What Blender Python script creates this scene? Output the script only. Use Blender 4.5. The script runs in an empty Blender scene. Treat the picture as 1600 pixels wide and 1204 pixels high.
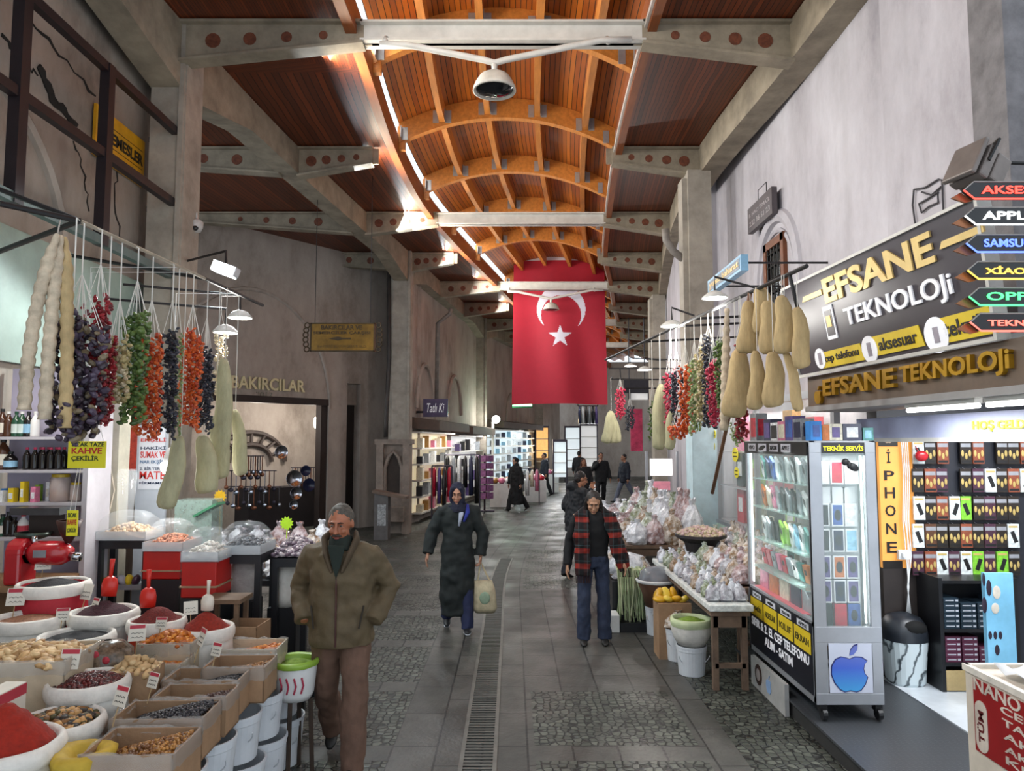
import bpy, math, random
from mathutils import Vector, Matrix, Euler
import numpy as np
random.seed(7)
SC = bpy.context.scene
COL = SC.collection
PI = math.pi
# ---------------------------------------------------------------- camera
F, CH = 1150.0, 2.1
PITCH = math.radians(4.38)
cam_d = bpy.data.cameras.new('camera')
cam_d.sensor_width = 36.0
cam_d.lens = F / 1600 * 36
cam_d.clip_end = 200
cam_d.clip_start = 0.05
cam = bpy.data.objects.new('camera', cam_d)
cam.location = (0, 0, CH)
cam.rotation_euler = (PI / 2 + PITCH, 0, 0)
COL.objects.link(cam)
SC.camera = cam
# ---------------------------------------------------------------- world, view
w = bpy.data.worlds.new('overcast_sky')
SC.world = w
w.use_nodes = True
bg = w.node_tree.nodes['Background']
bg.inputs[0].default_value = (0.80, 0.90, 1.0, 1)
bg.inputs[1].default_value = 1.6
SC.view_settings.view_transform = 'Standard'
SC.view_settings.look = 'None'
SC.view_settings.gamma = 1
SC.view_settings.use_curve_mapping = False
SC.view_settings.exposure = 0.0
SC.cycles.max_bounces = 5
SC.cycles.diffuse_bounces = 3
SC.cycles.glossy_bounces = 2
SC.cycles.transmission_bounces = 3
SC.cycles.transparent_max_bounces = 8
SC.cycles.caustics_reflective = False
SC.cycles.caustics_refractive = False
SC.cycles.sample_clamp_indirect = 4
SC.cycles.use_denoising = True

def light(name, kind, loc, energy, color=(1, 1, 1), size=.3, size_y=None, target=None, radius=.05, angle=.02, spread=None):
    d = bpy.data.lights.new(name, kind)
    d.energy = energy
    d.color = color
    if kind == 'AREA':
        d.size = size
        if size_y:
            d.shape = 'RECTANGLE'; d.size_y = size_y
        if spread: d.spread = spread
    elif kind == 'SUN':
        d.angle = angle
    else:
        d.shadow_soft_size = radius
    o = bpy.data.objects.new(name, d)
    o.location = loc
    if target is not None:
        o.rotation_euler = (Vector(target) - Vector(loc)).to_track_quat('-Z', 'Y').to_euler()
    COL.objects.link(o)
    return o

def curve_fn(pts, dy=0):
    xs = [p[0] + dy for p in pts]; ys = [p[1] for p in pts]
    n = len(xs)
    m = []
    for i in range(n):
        a, b = max(0, i - 1), min(n - 1, i + 1)
        m.append((ys[b] - ys[a]) / (xs[b] - xs[a]))
    def f(x):
        x = min(max(x, xs[0]), xs[-1])
        i = 0
        while i < n - 2 and x > xs[i + 1]: i += 1
        h = xs[i + 1] - xs[i]; t = (x - xs[i]) / h
        return ((2*t**3 - 3*t*t + 1) * ys[i] + (t**3 - 2*t*t + t) * h * m[i] + (-2*t**3 + 3*t*t) * ys[i+1] + (t**3 - t*t) * h * m[i+1])
    return f
# plan of the bazaar street: inner faces of the eaves beams, edges of the vault, middle of the paving
LX = curve_fn([(-2, -3.55), (8.4, -3.64), (18.2, -2.5), (28, -1.0), (38, 1.6), (48, 5.0)], -.35)
RX = curve_fn([(-2, 3.15), (8, 3.08), (11.7, 2.95), (15, 3.2), (21.4, 4.25), (28, 5.5), (38, 8.0), (48, 11.4)], -.35)
VL = curve_fn([(-2, -1.7), (8.2, -1.72), (11.7, -1.80), (15, -1.58), (21, -.5), (28, .9), (38, 3.6), (48, 7)], -.35)
VR = curve_fn([(-2, 1.4), (8.2, 1.5), (11.7, 1.64), (15, 1.92), (18.2, 2.26), (21, 2.75), (28, 4.0), (38, 6.5), (48, 10)], -.35)
CX = curve_fn([(-2, -.2), (8, -.2), (12, -.17), (16, .15), (22, .9), (28, 2.2), (38, 4.9), (48, 8.3)])

# daylight through the open strip along the left edge of the vault
for yy in (2.5, 5.5, 8.5, 11.5, 14.5, 17.5, 20.5, 24, 28, 33, 38):
    x = VL(yy) - .55
    light('clerestory_daylight', 'AREA', (x, yy, 6.98), 150 if yy < 16 else 110, (1.0, .86, .66), .35, 3.0, (x + 1, yy, 7.22))
    light('clerestory_sky', 'AREA', (x + .1, yy, 7.03), 190, (.86, .93, 1.0), .18, 3.0, (x + 4, yy, 5.4))

# ---------------------------------------------------------------- pixel helpers (photo 1600x1204)
def ray(px, py):
    dx, dy = (px - 800) / F, (602 - py) / F
    return Vector((dx, math.cos(PITCH) - dy * math.sin(PITCH), math.sin(PITCH) + dy * math.cos(PITCH)))
def atY(px, py, Y):
    r = ray(px, py); return Vector((0, 0, CH)) + r * (Y / r.y)
def atZ(px, py, z):
    r = ray(px, py); return Vector((0, 0, CH)) + r * ((z - CH) / r.z)
def atX(px, py, X):
    r = ray(px, py); return Vector((0, 0, CH)) + r * (X / r.x)

# ---------------------------------------------------------------- materials
MATS = {}
def lin(h):
    if isinstance(h, str):
        c = [int(h[i:i+2], 16) / 255 for i in (0, 2, 4)]
        return tuple(x / 12.92 if x <= .04045 else ((x + .055) / 1.055) ** 2.4 for x in c) + (1,)
    return tuple(h) + (1,)
def M(name, col='888888', rough=.6, metal=0, var=.12, scale=6, bump=0, bscale=40, emit=0, ecol=None, alpha=1, trans=0, sheen=0, stretch=None, col2=None, spec=.5, coat=0):
    if name in MATS: return MATS[name]
    m = bpy.data.materials.new(name); m.use_nodes = True
    nt = m.node_tree; N = nt.nodes; Lk = nt.links
    b = N['Principled BSDF']
    c = lin(col)
    b.inputs['Base Color'].default_value = c
    b.inputs['Roughness'].default_value = rough
    b.inputs['Metallic'].default_value = metal
    b.inputs['Specular IOR Level'].default_value = spec
    b.inputs['Coat Weight'].default_value = coat
    if sheen: b.inputs['Sheen Weight'].default_value = sheen
    if trans: b.inputs['Transmission Weight'].default_value = trans
    if alpha < 1: b.inputs['Alpha'].default_value = alpha
    if emit:
        b.inputs['Emission Color'].default_value = lin(ecol or col); b.inputs['Emission Strength'].default_value = emit
    if var or bump or col2:
        tc = N.new('ShaderNodeTexCoord'); src = tc.outputs['Object']
        if stretch:
            mp = N.new('ShaderNodeMapping'); mp.inputs['Scale'].default_value = stretch
            Lk.new(src, mp.inputs[0]); src = mp.outputs[0]
        if var or col2:
            n = N.new('ShaderNodeTexNoise'); n.inputs['Scale'].default_value = scale; n.inputs['Detail'].default_value = 5
            n.inputs['Roughness'].default_value = .65
            Lk.new(src, n.inputs['Vector'])
            r = N.new('ShaderNodeValToRGB')
            if col2:
                r.color_ramp.elements[0].color = c; r.color_ramp.elements[1].color = lin(col2)
                r.color_ramp.elements[0].position = .4; r.color_ramp.elements[1].position = .6
            else:
                r.color_ramp.elements[0].color = tuple(x * (1 - var * 2.2) for x in c[:3]) + (1,)
                r.color_ramp.elements[1].color = tuple(min(1, x * (1 + var * 1.8)) for x in c[:3]) + (1,)
                r.color_ramp.elements[0].position = .3; r.color_ramp.elements[1].position = .7
            Lk.new(n.outputs['Fac'], r.inputs[0]); Lk.new(r.outputs[0], b.inputs['Base Color'])
        if bump:
            n2 = N.new('ShaderNodeTexNoise'); n2.inputs['Scale'].default_value = bscale; n2.inputs['Detail'].default_value = 4
            Lk.new(src, n2.inputs['Vector'])
            bp = N.new('ShaderNodeBump'); bp.inputs['Strength'].default_value = bump; bp.inputs['Distance'].default_value = .01
            Lk.new(n2.outputs['Fac'], bp.inputs['Height']); Lk.new(bp.outputs[0], b.inputs['Normal'])
    MATS[name] = m
    return m

def nodes_of(m):
    nt = m.node_tree
    return nt, nt.nodes, nt.links, nt.nodes['Principled BSDF']
def math_node(nt, op, a, b=None):
    n = nt.nodes.new('ShaderNodeMath'); n.operation = op
    for i, x in enumerate((a, b)):
        if x is None: continue
        if isinstance(x, (int, float)): n.inputs[i].default_value = x
        else: nt.links.new(x, n.inputs[i])
    return n.outputs[0]
def wood_planks(name, dark, lightc, width=.09, rough=.45):
    if name in MATS: return MATS[name]
    m = bpy.data.materials.new(name); m.use_nodes = True
    nt, N, Lk, b = nodes_of(m)
    uv = N.new('ShaderNodeTexCoord').outputs['UV']
    sp = N.new('ShaderNodeSeparateXYZ'); Lk.new(uv, sp.inputs[0])
    q = math_node(nt, 'DIVIDE', sp.outputs[0], width)
    cell = math_node(nt, 'FLOOR', q); fr = math_node(nt, 'FRACT', q)
    wn = N.new('ShaderNodeTexWhiteNoise'); wn.noise_dimensions = '1D'; Lk.new(cell, wn.inputs['W'])
    mp = N.new('ShaderNodeMapping'); mp.inputs['Scale'].default_value = (14, 1.2, 1); Lk.new(uv, mp.inputs[0])
    ns = N.new('ShaderNodeTexNoise'); ns.inputs['Scale'].default_value = 3; ns.inputs['Detail'].default_value = 6; Lk.new(mp.outputs[0], ns.inputs['Vector'])
    fac = math_node(nt, 'ADD', math_node(nt, 'MULTIPLY', wn.outputs[0], .55), math_node(nt, 'MULTIPLY', ns.outputs[0], .45))
    r = N.new('ShaderNodeValToRGB'); r.color_ramp.elements[0].color = lin(dark); r.color_ramp.elements[1].color = lin(lightc)
    r.color_ramp.elements[0].position = .15; r.color_ramp.elements[1].position = .85
    Lk.new(fac, r.inputs[0])
    gr = math_node(nt, 'LESS_THAN', fr, .13)
    mx = N.new('ShaderNodeMix'); mx.data_type = 'RGBA'
    Lk.new(gr, mx.inputs[0]); Lk.new(r.outputs[0], mx.inputs[6]); mx.inputs[7].default_value = lin('1c0c05')
    Lk.new(mx.outputs[2], b.inputs['Base Color'])
    b.inputs['Roughness'].default_value = rough
    bp = N.new('ShaderNodeBump'); bp.inputs['Strength'].default_value = .5; bp.inputs['Distance'].default_value = .01
    Lk.new(math_node(nt, 'SUBTRACT', 1, gr), bp.inputs['Height']); Lk.new(bp.outputs[0], b.inputs['Normal'])
    MATS[name] = m
    return m
def plaster(name, base, stain, light_c, scale=.9, bump=.35):
    if name in MATS: return MATS[name]
    m = bpy.data.materials.new(name); m.use_nodes = True
    nt, N, Lk, b = nodes_of(m)
    ob = N.new('ShaderNodeTexCoord').outputs['Object']
    mp = N.new('ShaderNodeMapping'); mp.inputs['Scale'].default_value = (1, 1, .55); Lk.new(ob, mp.inputs[0])
    n1 = N.new('ShaderNodeTexNoise'); n1.inputs['Scale'].default_value = scale; n1.inputs['Detail'].default_value = 9; n1.inputs['Roughness'].default_value = .72
    Lk.new(mp.outputs[0], n1.inputs['Vector'])
    r = N.new('ShaderNodeValToRGB')
    e = r.color_ramp.elements; e[0].position = .28; e[0].color = lin(stain); e[1].position = .72; e[1].color = lin(light_c)
    k = e.new(.48); k.color = lin(base)
    Lk.new(n1.outputs[0], r.inputs[0])
    mp2 = N.new('ShaderNodeMapping'); mp2.inputs['Scale'].default_value = (2.2, 2.2, .3); Lk.new(ob, mp2.inputs[0])
    n2 = N.new('ShaderNodeTexNoise'); n2.inputs['Scale'].default_value = 1.2; n2.inputs['Detail'].default_value = 6; Lk.new(mp2.outputs[0], n2.inputs['Vector'])
    r2 = N.new('ShaderNodeValToRGB'); r2.color_ramp.elements[0].position = .28; r2.color_ramp.elements[0].color = (.62, .60, .58, 1)
    r2.color_ramp.elements[1].position = .5; r2.color_ramp.elements[1].color = (1, 1, 1, 1)
    Lk.new(n2.outputs[0], r2.inputs[0])
    mx = N.new('ShaderNodeMix'); mx.data_type = 'RGBA'; mx.blend_type = 'MULTIPLY'; mx.inputs[0].default_value = .3
    Lk.new(r.outputs[0], mx.inputs[6]); Lk.new(r2.outputs[0], mx.inputs[7]); Lk.new(mx.outputs[2], b.inputs['Base Color'])
    b.inputs['Roughness'].default_value = .85
    n3 = N.new('ShaderNodeTexNoise'); n3.inputs['Scale'].default_value = 5; n3.inputs['Detail'].default_value = 8; Lk.new(ob, n3.inputs['Vector'])
    bp = N.new('ShaderNodeBump'); bp.inputs['Strength'].default_value = bump; bp.inputs['Distance'].default_value = .03
    Lk.new(n3.outputs[0], bp.inputs['Height']); Lk.new(bp.outputs[0], b.inputs['Normal'])
    MATS[name] = m
    return m
def stone_floor(name, scale, c_dark, c_mid, c_light, joint, cobble=True):
    if name in MATS: return MATS[name]
    m = bpy.data.materials.new(name); m.use_nodes = True
    nt, N, Lk, b = nodes_of(m)
    uv = N.new('ShaderNodeTexCoord').outputs['UV']
    wob = N.new('ShaderNodeTexNoise'); wob.inputs['Scale'].default_value = 1.5; Lk.new(uv, wob.inputs['Vector'])
    r = N.new('ShaderNodeValToRGB')
    e = r.color_ramp.elements; e[0].position = .1; e[0].color = lin(c_dark); e[1].position = .9; e[1].color = lin(c_light)
    k = e.new(.5); k.color = lin(c_mid)
    if cobble:
        v = N.new('ShaderNodeTexVoronoi'); v.feature = 'F1'; v.inputs['Scale'].default_value = scale; v.inputs['Randomness'].default_value = .55; Lk.new(uv, v.inputs['Vector'])
        v2 = N.new('ShaderNodeTexVoronoi'); v2.feature = 'DISTANCE_TO_EDGE'; v2.inputs['Scale'].default_value = scale; v2.inputs['Randomness'].default_value = .55; Lk.new(uv, v2.inputs['Vector'])
        sc = N.new('ShaderNodeSeparateColor'); Lk.new(v.outputs['Color'], sc.inputs[0])
        fac = math_node(nt, 'ADD', math_node(nt, 'MULTIPLY', sc.outputs[0], .6), math_node(nt, 'MULTIPLY', wob.outputs[0], .4))
        edge = v2.outputs['Distance']; thr = .13
    else:
        bt = N.new('ShaderNodeTexBrick'); bt.inputs['Scale'].default_value = 1; bt.inputs['Brick Width'].default_value = scale; bt.inputs['Row Height'].default_value = scale * .5
        bt.inputs['Mortar Size'].default_value = .008; bt.inputs['Color1'].default_value = (0, 0, 0, 1); bt.inputs['Color2'].default_value = (1, 1, 1, 1); bt.inputs['Mortar'].default_value = (.5, .5, .5, 1)
        mpr = N.new('ShaderNodeMapping'); mpr.inputs['Rotation'].default_value = (0, 0, PI / 2); Lk.new(uv, mpr.inputs[0]); Lk.new(mpr.outputs[0], bt.inputs['Vector'])
        n2 = N.new('ShaderNodeTexNoise'); n2.inputs['Scale'].default_value = 7; n2.inputs['Detail'].default_value = 8; Lk.new(uv, n2.inputs['Vector'])
        bw = N.new('ShaderNodeRGBToBW'); Lk.new(bt.outputs['Color'], bw.inputs[0])
        fac = math_node(nt, 'ADD', math_node(nt, 'MULTIPLY', bw.outputs[0], .22), math_node(nt, 'ADD', math_node(nt, 'MULTIPLY', n2.outputs[0], .55), math_node(nt, 'MULTIPLY', wob.outputs[0], .3)))
        edge = math_node(nt, 'SUBTRACT', 1, bt.outputs['Fac']); thr = .5
    Lk.new(fac, r.inputs[0])
    sm = N.new('ShaderNodeMapRange'); sm.inputs[1].default_value = thr * .3; sm.inputs[2].default_value = thr; Lk.new(edge, sm.inputs[0])
    mx = N.new('ShaderNodeMix'); mx.data_type = 'RGBA'; Lk.new(sm.outputs[0], mx.inputs[0]); mx.inputs[6].default_value = lin(joint); Lk.new(r.outputs[0], mx.inputs[7])
    Lk.new(mx.outputs[2], b.inputs['Base Color'])
    rr = N.new('ShaderNodeMapRange'); rr.inputs[1].default_value = .35; rr.inputs[2].default_value = .65; rr.inputs[3].default_value = .36; rr.inputs[4].default_value = .6
    Lk.new(wob.outputs[0], rr.inputs[0]); Lk.new(rr.outputs[0], b.inputs['Roughness'])
    n4 = N.new('ShaderNodeTexNoise'); n4.inputs['Scale'].default_value = 30; n4.inputs['Detail'].default_value = 6; Lk.new(uv, n4.inputs['Vector'])
    hsum = math_node(nt, 'ADD', sm.outputs[0], math_node(nt, 'MULTIPLY', n4.outputs[0], .5))
    bp = N.new('ShaderNodeBump'); bp.inputs['Strength'].default_value = .6; bp.inputs['Distance'].default_value = .012
    Lk.new(hsum, bp.inputs['Height']); Lk.new(bp.outputs[0], b.inputs['Normal'])
    MATS[name] = m
    return m

# ---------------------------------------------------------------- mesh builder
class MB:
    def __init__(s): s.v = []; s.f = []; s.m = []; s.uv = []; s.mi = 0
    def add(s, vs, fs, mi=None, uvs=None):
        o = len(s.v); s.v.extend([tuple(v) for v in vs]); k = s.mi if mi is None else mi
        for i, f in enumerate(fs):
            s.f.append(tuple(o + j for j in f)); s.m.append(k)
            s.uv.append(uvs[i] if uvs else None)
        return s
    def hexa(s, p, mi=None):   # p: 4 bottom, 4 top, both counter-clockwise
        return s.add(p, [(3, 2, 1, 0), (4, 5, 6, 7), (0, 1, 5, 4), (1, 2, 6, 5), (2, 3, 7, 6), (3, 0, 4, 7)], mi)
    def box(s, c, d, rz=0, mi=None, rot=None):
        R = rot if rot is not None else Matrix.Rotation(rz, 3, 'Z'); c = Vector(c); h = [x / 2 for x in d]
        P = [c + R @ Vector((sx * h[0], sy * h[1], sz * h[2])) for sz in (-1, 1) for sx, sy in ((-1, -1), (1, -1), (1, 1), (-1, 1))]
        return s.hexa(P, mi)
    def b2(s, a, b, mi=None):
        return s.box([(a[i] + b[i]) / 2 for i in range(3)], [abs(b[i] - a[i]) for i in range(3)], mi=mi)
    def beam(s, p, q, wd, ht, mi=None, up=(0, 0, 1)):
        p, q = Vector(p), Vector(q); d = (q - p).normalized(); u = Vector(up)
        if abs(d.dot(u)) > .98: u = Vector((0, 1, 0))
        x = d.cross(u).normalized() * wd / 2; z = x.cross(d).normalized() * ht / 2
        return s.hexa([p - x - z, p + x - z, q + x - z, q - x - z, p - x + z, p + x + z, q + x + z, q - x + z], mi)
    def tube(s, path, r, n=8, mi=None, cap=True, ref=None):
        path = [Vector(p) for p in path]; k = len(path)
        rs = r if isinstance(r, list) else [r] * k
        vs = []; prev = Vector(ref) if ref else None
        for i in range(k):
            t = (path[min(i + 1, k - 1)] - path[max(i - 1, 0)])
            t = t.normalized() if t.length > 1e-9 else Vector((0, 0, 1))
            if prev is None:
                prev = Vector((1, 0, 0)) if abs(t.x) < .9 else Vector((0, 1, 0))
            x = (prev - t * prev.dot(t)).normalized(); y = t.cross(x); prev = x
            a, b = rs[i] if isinstance(rs[i], (list, tuple)) else (rs[i], rs[i])
            for j in range(n):
                th = 2 * PI * j / n
                vs.append(path[i] + x * a * math.cos(th) + y * b * math.sin(th))
        fs = [(i * n + j, i * n + (j + 1) % n, (i + 1) * n + (j + 1) % n, (i + 1) * n + j) for i in range(k - 1) for j in range(n)]
        if cap: fs += [tuple(reversed(range(n))), tuple(range((k - 1) * n, k * n))]
        return s.add(vs, fs, mi)
    def lathe(s, prof, c=(0, 0, 0), n=20, mi=None, capb=True, capt=False, sq=None, wob=0):
        c = Vector(c); vs = []
        for r, z in prof:
            for j in range(n):
                th = 2 * PI * j / n
                rr = r * (1 + wob * math.sin(3 * th + z * 9) * .6 + wob * math.sin(7 * th + 2 + z * 5) * .4) if wob else r
                if sq:
                    cs, sn = math.cos(th), math.sin(th); q = (abs(cs) ** sq + abs(sn) ** sq) ** (-1 / sq); rr *= q
                vs.append(c + Vector((rr * math.cos(th), rr * math.sin(th), z)))
        k = len(prof)
        fs = [(i * n + j, i * n + (j + 1) % n, (i + 1) * n + (j + 1) % n, (i + 1) * n + j) for i in range(k - 1) for j in range(n)]
        if capb: fs.append(tuple(reversed(range(n))))
        if capt: fs.append(tuple(range((k - 1) * n, k * n)))
        return s.add(vs, fs, mi)
    def ell(s, c, r, nu=12, nv=8, rot=None, mi=None):
        c = Vector(c); vs = [Vector((0, 0, -1))]
        for i in range(1, nv):
            ph = -PI / 2 + PI * i / nv
            for j in range(nu):
                th = 2 * PI * j / nu
                vs.append(Vector((math.cos(ph) * math.cos(th), math.cos(ph) * math.sin(th), math.sin(ph))))
        vs.append(Vector((0, 0, 1)))
        vs = [Vector((v.x * r[0], v.y * r[1], v.z * r[2])) for v in vs]
        if rot is not None: vs = [rot @ v for v in vs]
        vs = [v + c for v in vs]
        fs = [(0, 1 + (j + 1) % nu, 1 + j) for j in range(nu)]
        for i in range(nv - 2):
            a = 1 + i * nu
            fs += [(a + j, a + (j + 1) % nu, a + nu + (j + 1) % nu, a + nu + j) for j in range(nu)]
        a = 1 + (nv - 2) * nu; L = len(vs) - 1
        fs += [(a + j, a + (j + 1) % nu, L) for j in range(nu)]
        return s.add(vs, fs, mi)
    def prism(s, poly, O, U, V, t, mi=None, mis=None):   # poly (u,v) on plane O,U,V, extruded t along U x V
        O, U, V = Vector(O), Vector(U), Vector(V); W = U.cross(V).normalized()
        n = len(poly)
        a = [O + U * p[0] + V * p[1] for p in poly]; b = [p + W * t for p in a]
        s.add(a + b, [tuple(reversed(range(n)))] + [tuple(range(n, 2 * n))], mi)
        return s.add(a + b, [(i, (i + 1) % n, n + (i + 1) % n, n + i) for i in range(n)], mis if mis is not None else mi)
    def sweep(s, rows, us=None, closed=False, mi=None, cap=True):
        k = len(rows[0]); nr = len(rows); vs = [p for r in rows for p in r]
        S = [0]
        for i in range(1, nr): S.append(S[-1] + (Vector(rows[i][0]) - Vector(rows[i - 1][0])).length)
        fs = []; uvs = []; m = k if closed else k - 1
        if us is None:
            us = [0]
            for j in range(1, k + 1): us.append(us[-1] + (Vector(rows[0][j % k]) - Vector(rows[0][j - 1])).length)
        for i in range(nr - 1):
            for j in range(m):
                j2 = (j + 1) % k
                fs.append((i * k + j, i * k + j2, (i + 1) * k + j2, (i + 1) * k + j))
                uvs.append([(us[j], S[i]), (us[j + 1] if j + 1 < len(us) else us[j2], S[i]), (us[j + 1] if j + 1 < len(us) else us[j2], S[i + 1]), (us[j], S[i + 1])])
        if closed and cap:
            fs += [tuple(reversed(range(k))), tuple(range((nr - 1) * k, nr * k))]; uvs += [None, None]
        return s.add(vs, fs, mi, uvs)
    def build(s, name, mats, parent=None, smooth=False, loc=None, world=True, bevel=0, mods=None, rz=0):
        if not isinstance(mats, (list, tuple)): mats = [mats]
        vs = s.v
        if parent is not None:
            if world:
                q = parent; mat = Matrix.Identity(4)
                while q is not None:
                    mat = Matrix.Translation(q.location) @ q.rotation_euler.to_matrix().to_4x4() @ mat; q = q.parent
                inv = mat.inverted(); vs = [inv @ Vector(v) for v in vs]
            L = (0, 0, 0)
        elif loc is not None:
            L = loc
        elif vs:
            a = np.array(vs); mn = a.min(0); mx = a.max(0)
            L = (float((mn[0] + mx[0]) / 2), float((mn[1] + mx[1]) / 2), float(mn[2]))
            vs = [(v[0] - L[0], v[1] - L[1], v[2] - L[2]) for v in vs]
        else: L = (0, 0, 0)
        me = bpy.data.meshes.new(name)
        me.from_pydata([tuple(v) for v in vs], [], s.f)
        for m in mats: me.materials.append(m)
        me.polygons.foreach_set('material_index', s.m)
        if smooth: me.polygons.foreach_set('use_smooth', [True] * len(s.f))
        if any(u is not None for u in s.uv):
            ul = me.uv_layers.new(name='UVMap').data; i = 0
            for f, u in zip(s.f, s.uv):
                for j in range(len(f)):
                    if u is not None: ul[i].uv = u[j]
                    i += 1
        me.update()
        o = bpy.data.objects.new(name, me); COL.objects.link(o)
        o.location = L
        if rz: o.rotation_euler.z = rz
        if parent is not None: o.parent = parent
        if bevel:
            bm = o.modifiers.new('bevel', 'BEVEL'); bm.width = bevel; bm.segments = 2; bm.limit_method = 'ANGLE'
        return o

def tag(o, label, cat, group=None, kind=None):
    o['label'] = label; o['category'] = cat
    if group: o['group'] = group
    if kind: o['kind'] = kind
    return o
def thing(name, label, cat, loc=(0, 0, 0), rz=0, group=None):
    o = bpy.data.objects.new(name, None); COL.objects.link(o)
    o.empty_display_size = .1
    o.location = loc; o.rotation_euler = (0, 0, rz)
    return tag(o, label, cat, group)
def struct(o, label=None, cat=None):
    o['kind'] = 'structure'
    if label: o['label'] = label
    if cat: o['category'] = cat
    return o
def dup(root, loc, rz=None, label=None, group=None):
    r = root.copy(); COL.objects.link(r); r.location = loc
    if rz is not None: r.rotation_euler = (0, 0, rz)
    if label: r['label'] = label
    if group: r['group'] = group
    for ch in list(root.children):
        c = ch.copy(); COL.objects.link(c); c.parent = r
        for g in list(ch.children):
            d = g.copy(); COL.objects.link(d); d.parent = c
    return r
def text(s, O, U, V, wd, ht, mat, parent=None, name='lettering', depth=.004, bold=.0, shear=0, space=1.0, world=True, kind=None):
    """text fitted in a wd x ht rectangle whose lower left corner is O, on the plane U,V"""
    cu = bpy.data.curves.new('t', 'FONT'); cu.body = s; cu.size = 1; cu.offset = bold; cu.shear = shear; cu.space_character = space
    cu.resolution_u = 3
    ob = bpy.data.objects.new('t', cu)
    me = bpy.data.meshes.new_from_object(ob)
    vs = np.array([v.co[:] for v in me.vertices]) if len(me.vertices) else np.zeros((1, 3))
    fs = [tuple(p.vertices) for p in me.polygons]
    bpy.data.objects.remove(ob); bpy.data.curves.remove(cu); bpy.data.meshes.remove(me)
    mn = vs.min(0); mx = vs.max(0); sx = wd / max(1e-6, mx[0] - mn[0]); sy = ht / max(1e-6, mx[1] - mn[1])
    O, U, V = Vector(O), Vector(U).normalized(), Vector(V).normalized(); W = U.cross(V).normalized()
    P = [O + U * ((v[0] - mn[0]) * sx) + V * ((v[1] - mn[1]) * sy) for v in vs]
    mb = MB(); n = len(P)
    mb.add([p + W * depth for p in P], fs)
    # sides from boundary edges
    cnt = {}
    for f in fs:
        for i in range(len(f)):
            a, b = f[i], f[(i + 1) % len(f)]
            cnt[(a, b)] = 1
    side = [(a, b) for (a, b) in cnt if (b, a) not in cnt]
    mb.add(P + [p + W * depth for p in P], [(a, b, n + b, n + a) for a, b in side])
    o = mb.build(name, mat, parent, world=world)
    return o
ORD = ['first', 'second', 'third', 'fourth', 'fifth', 'sixth', 'seventh', 'eighth', 'ninth', 'tenth', 'eleventh', 'twelfth', 'thirteenth', 'fourteenth', 'fifteenth', 'sixteenth']
UX, UY, UZ = Vector((1, 0, 0)), Vector((0, 1, 0)), Vector((0, 0, 1))
def frange(a, b, st):
    n = max(1, int(round((b - a) / st)))
    return [a + (b - a) * i / n for i in range(n + 1)]
# ================================================================ the covered street: shell
PL_L = plaster('plaster_left', '968b80', '6a6057', 'aaa096')
PL_M = plaster('plaster_alley', 'a59a90', '7a6f66', 'b8aea5')
PL_R = plaster('plaster_right', 'aeaab0', '8a868c', 'c4c2c8', scale=.7)
CONC = M('painted_concrete', '8f8472', .75, var=.16, scale=3, bump=.25, bscale=12)
CONC2 = M('painted_concrete_light', '9a9286', .75, var=.14, scale=3, bump=.2, bscale=12)
STEELW = M('white_painted_steel', 'c9c6bf', .45, var=.06, scale=5)
RUST = M('rust_red_disc', '6b3a26', .7, var=.2, scale=20)
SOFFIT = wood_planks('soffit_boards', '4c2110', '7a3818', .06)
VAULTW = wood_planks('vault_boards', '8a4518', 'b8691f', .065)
GLULAM = M('glulam_beam', 'c07a35', .45, var=.12, scale=2, stretch=(8, 1, 8))
FASCIA = M('fascia_board', '8a4a22', .5, var=.15, scale=2, stretch=(6, .6, 6))
PLATE = M('galvanised_plate', 'a9adb0', .4, metal=.6, var=.08)
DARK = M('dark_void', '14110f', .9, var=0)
# ---- floor
SLAB = stone_floor('paving_slab', .62, '272724', '403f3b', '5c5a55', '1e1d1b', cobble=False)
COBB = stone_floor('cobble_fans', 17, '33352f', '474a42', '62655b', '080807')
GUT = stone_floor('gutter_slab', .45, '2a2a28', '44433f', '5e5c58', '181817', cobble=False)
fl = MB()
offs = [-9, -1.62, -.62, -.14, .10, .36, 1.5, 1.75, 9]
Y = 1.2; i = 0; edges = []
while Y < 50:
    st = .24 if i % 2 else 1.12
    if Y > 22: st *= 2.5
    edges.append((Y, Y + st, i % 2)); Y += st; i += 1
for y0, y1, k in edges:
    for j in range(len(offs) - 1):
        a, b = offs[j], offs[j + 1]
        cob = (k == 0 and j in (0, 1)) or (k == 0 and j == 5 and (int(y0 * 3) % 5) < 3) or j == 7
        mi = 1 if cob else (2 if j in (3,) else 0)
        A = [(CX(y0) + a, y0), (CX(y0) + b, y0), (CX(y1) + b, y1), (CX(y1) + a, y1)]
        fl.add([(p[0], p[1], 0) for p in A], [(0, 1, 2, 3)], mi, [[(a, y0), (b, y0), (b, y1), (a, y1)]])
struct(fl.build('floor', [SLAB, COBB, GUT], loc=(0, 0, 0)))
# slot drain running down the middle of the paving
GRATE = M('drain_iron', '64645f', .5, metal=.6, var=.1)
dr = thing('drain_grate', 'dark iron drain grate running along the middle of the stone paving', 'drain', (CX(5), 5, 0))
bars = MB(); fr_ = MB()
y = 1.3
while y < 13.5:
    c = CX(y) - .02
    bars.b2((c - .10, y, .001), (c + .10, y + .022, .007)); y += .05
for s in (-1, 1):
    rows = [[(CX(y) - .02 + s * .11 + d, y, z) for d, z in ((-.014, .001), (.014, .001), (.014, .009), (-.014, .009))] for y in frange(1.3, 13.5, .5)]
    fr_.sweep(rows, closed=True)
ob = bars.build('grate_bars', GRATE, dr)
fr_.build('grate_frame', M('drain_frame', '6c6a64', .5, metal=.4), dr)

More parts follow.
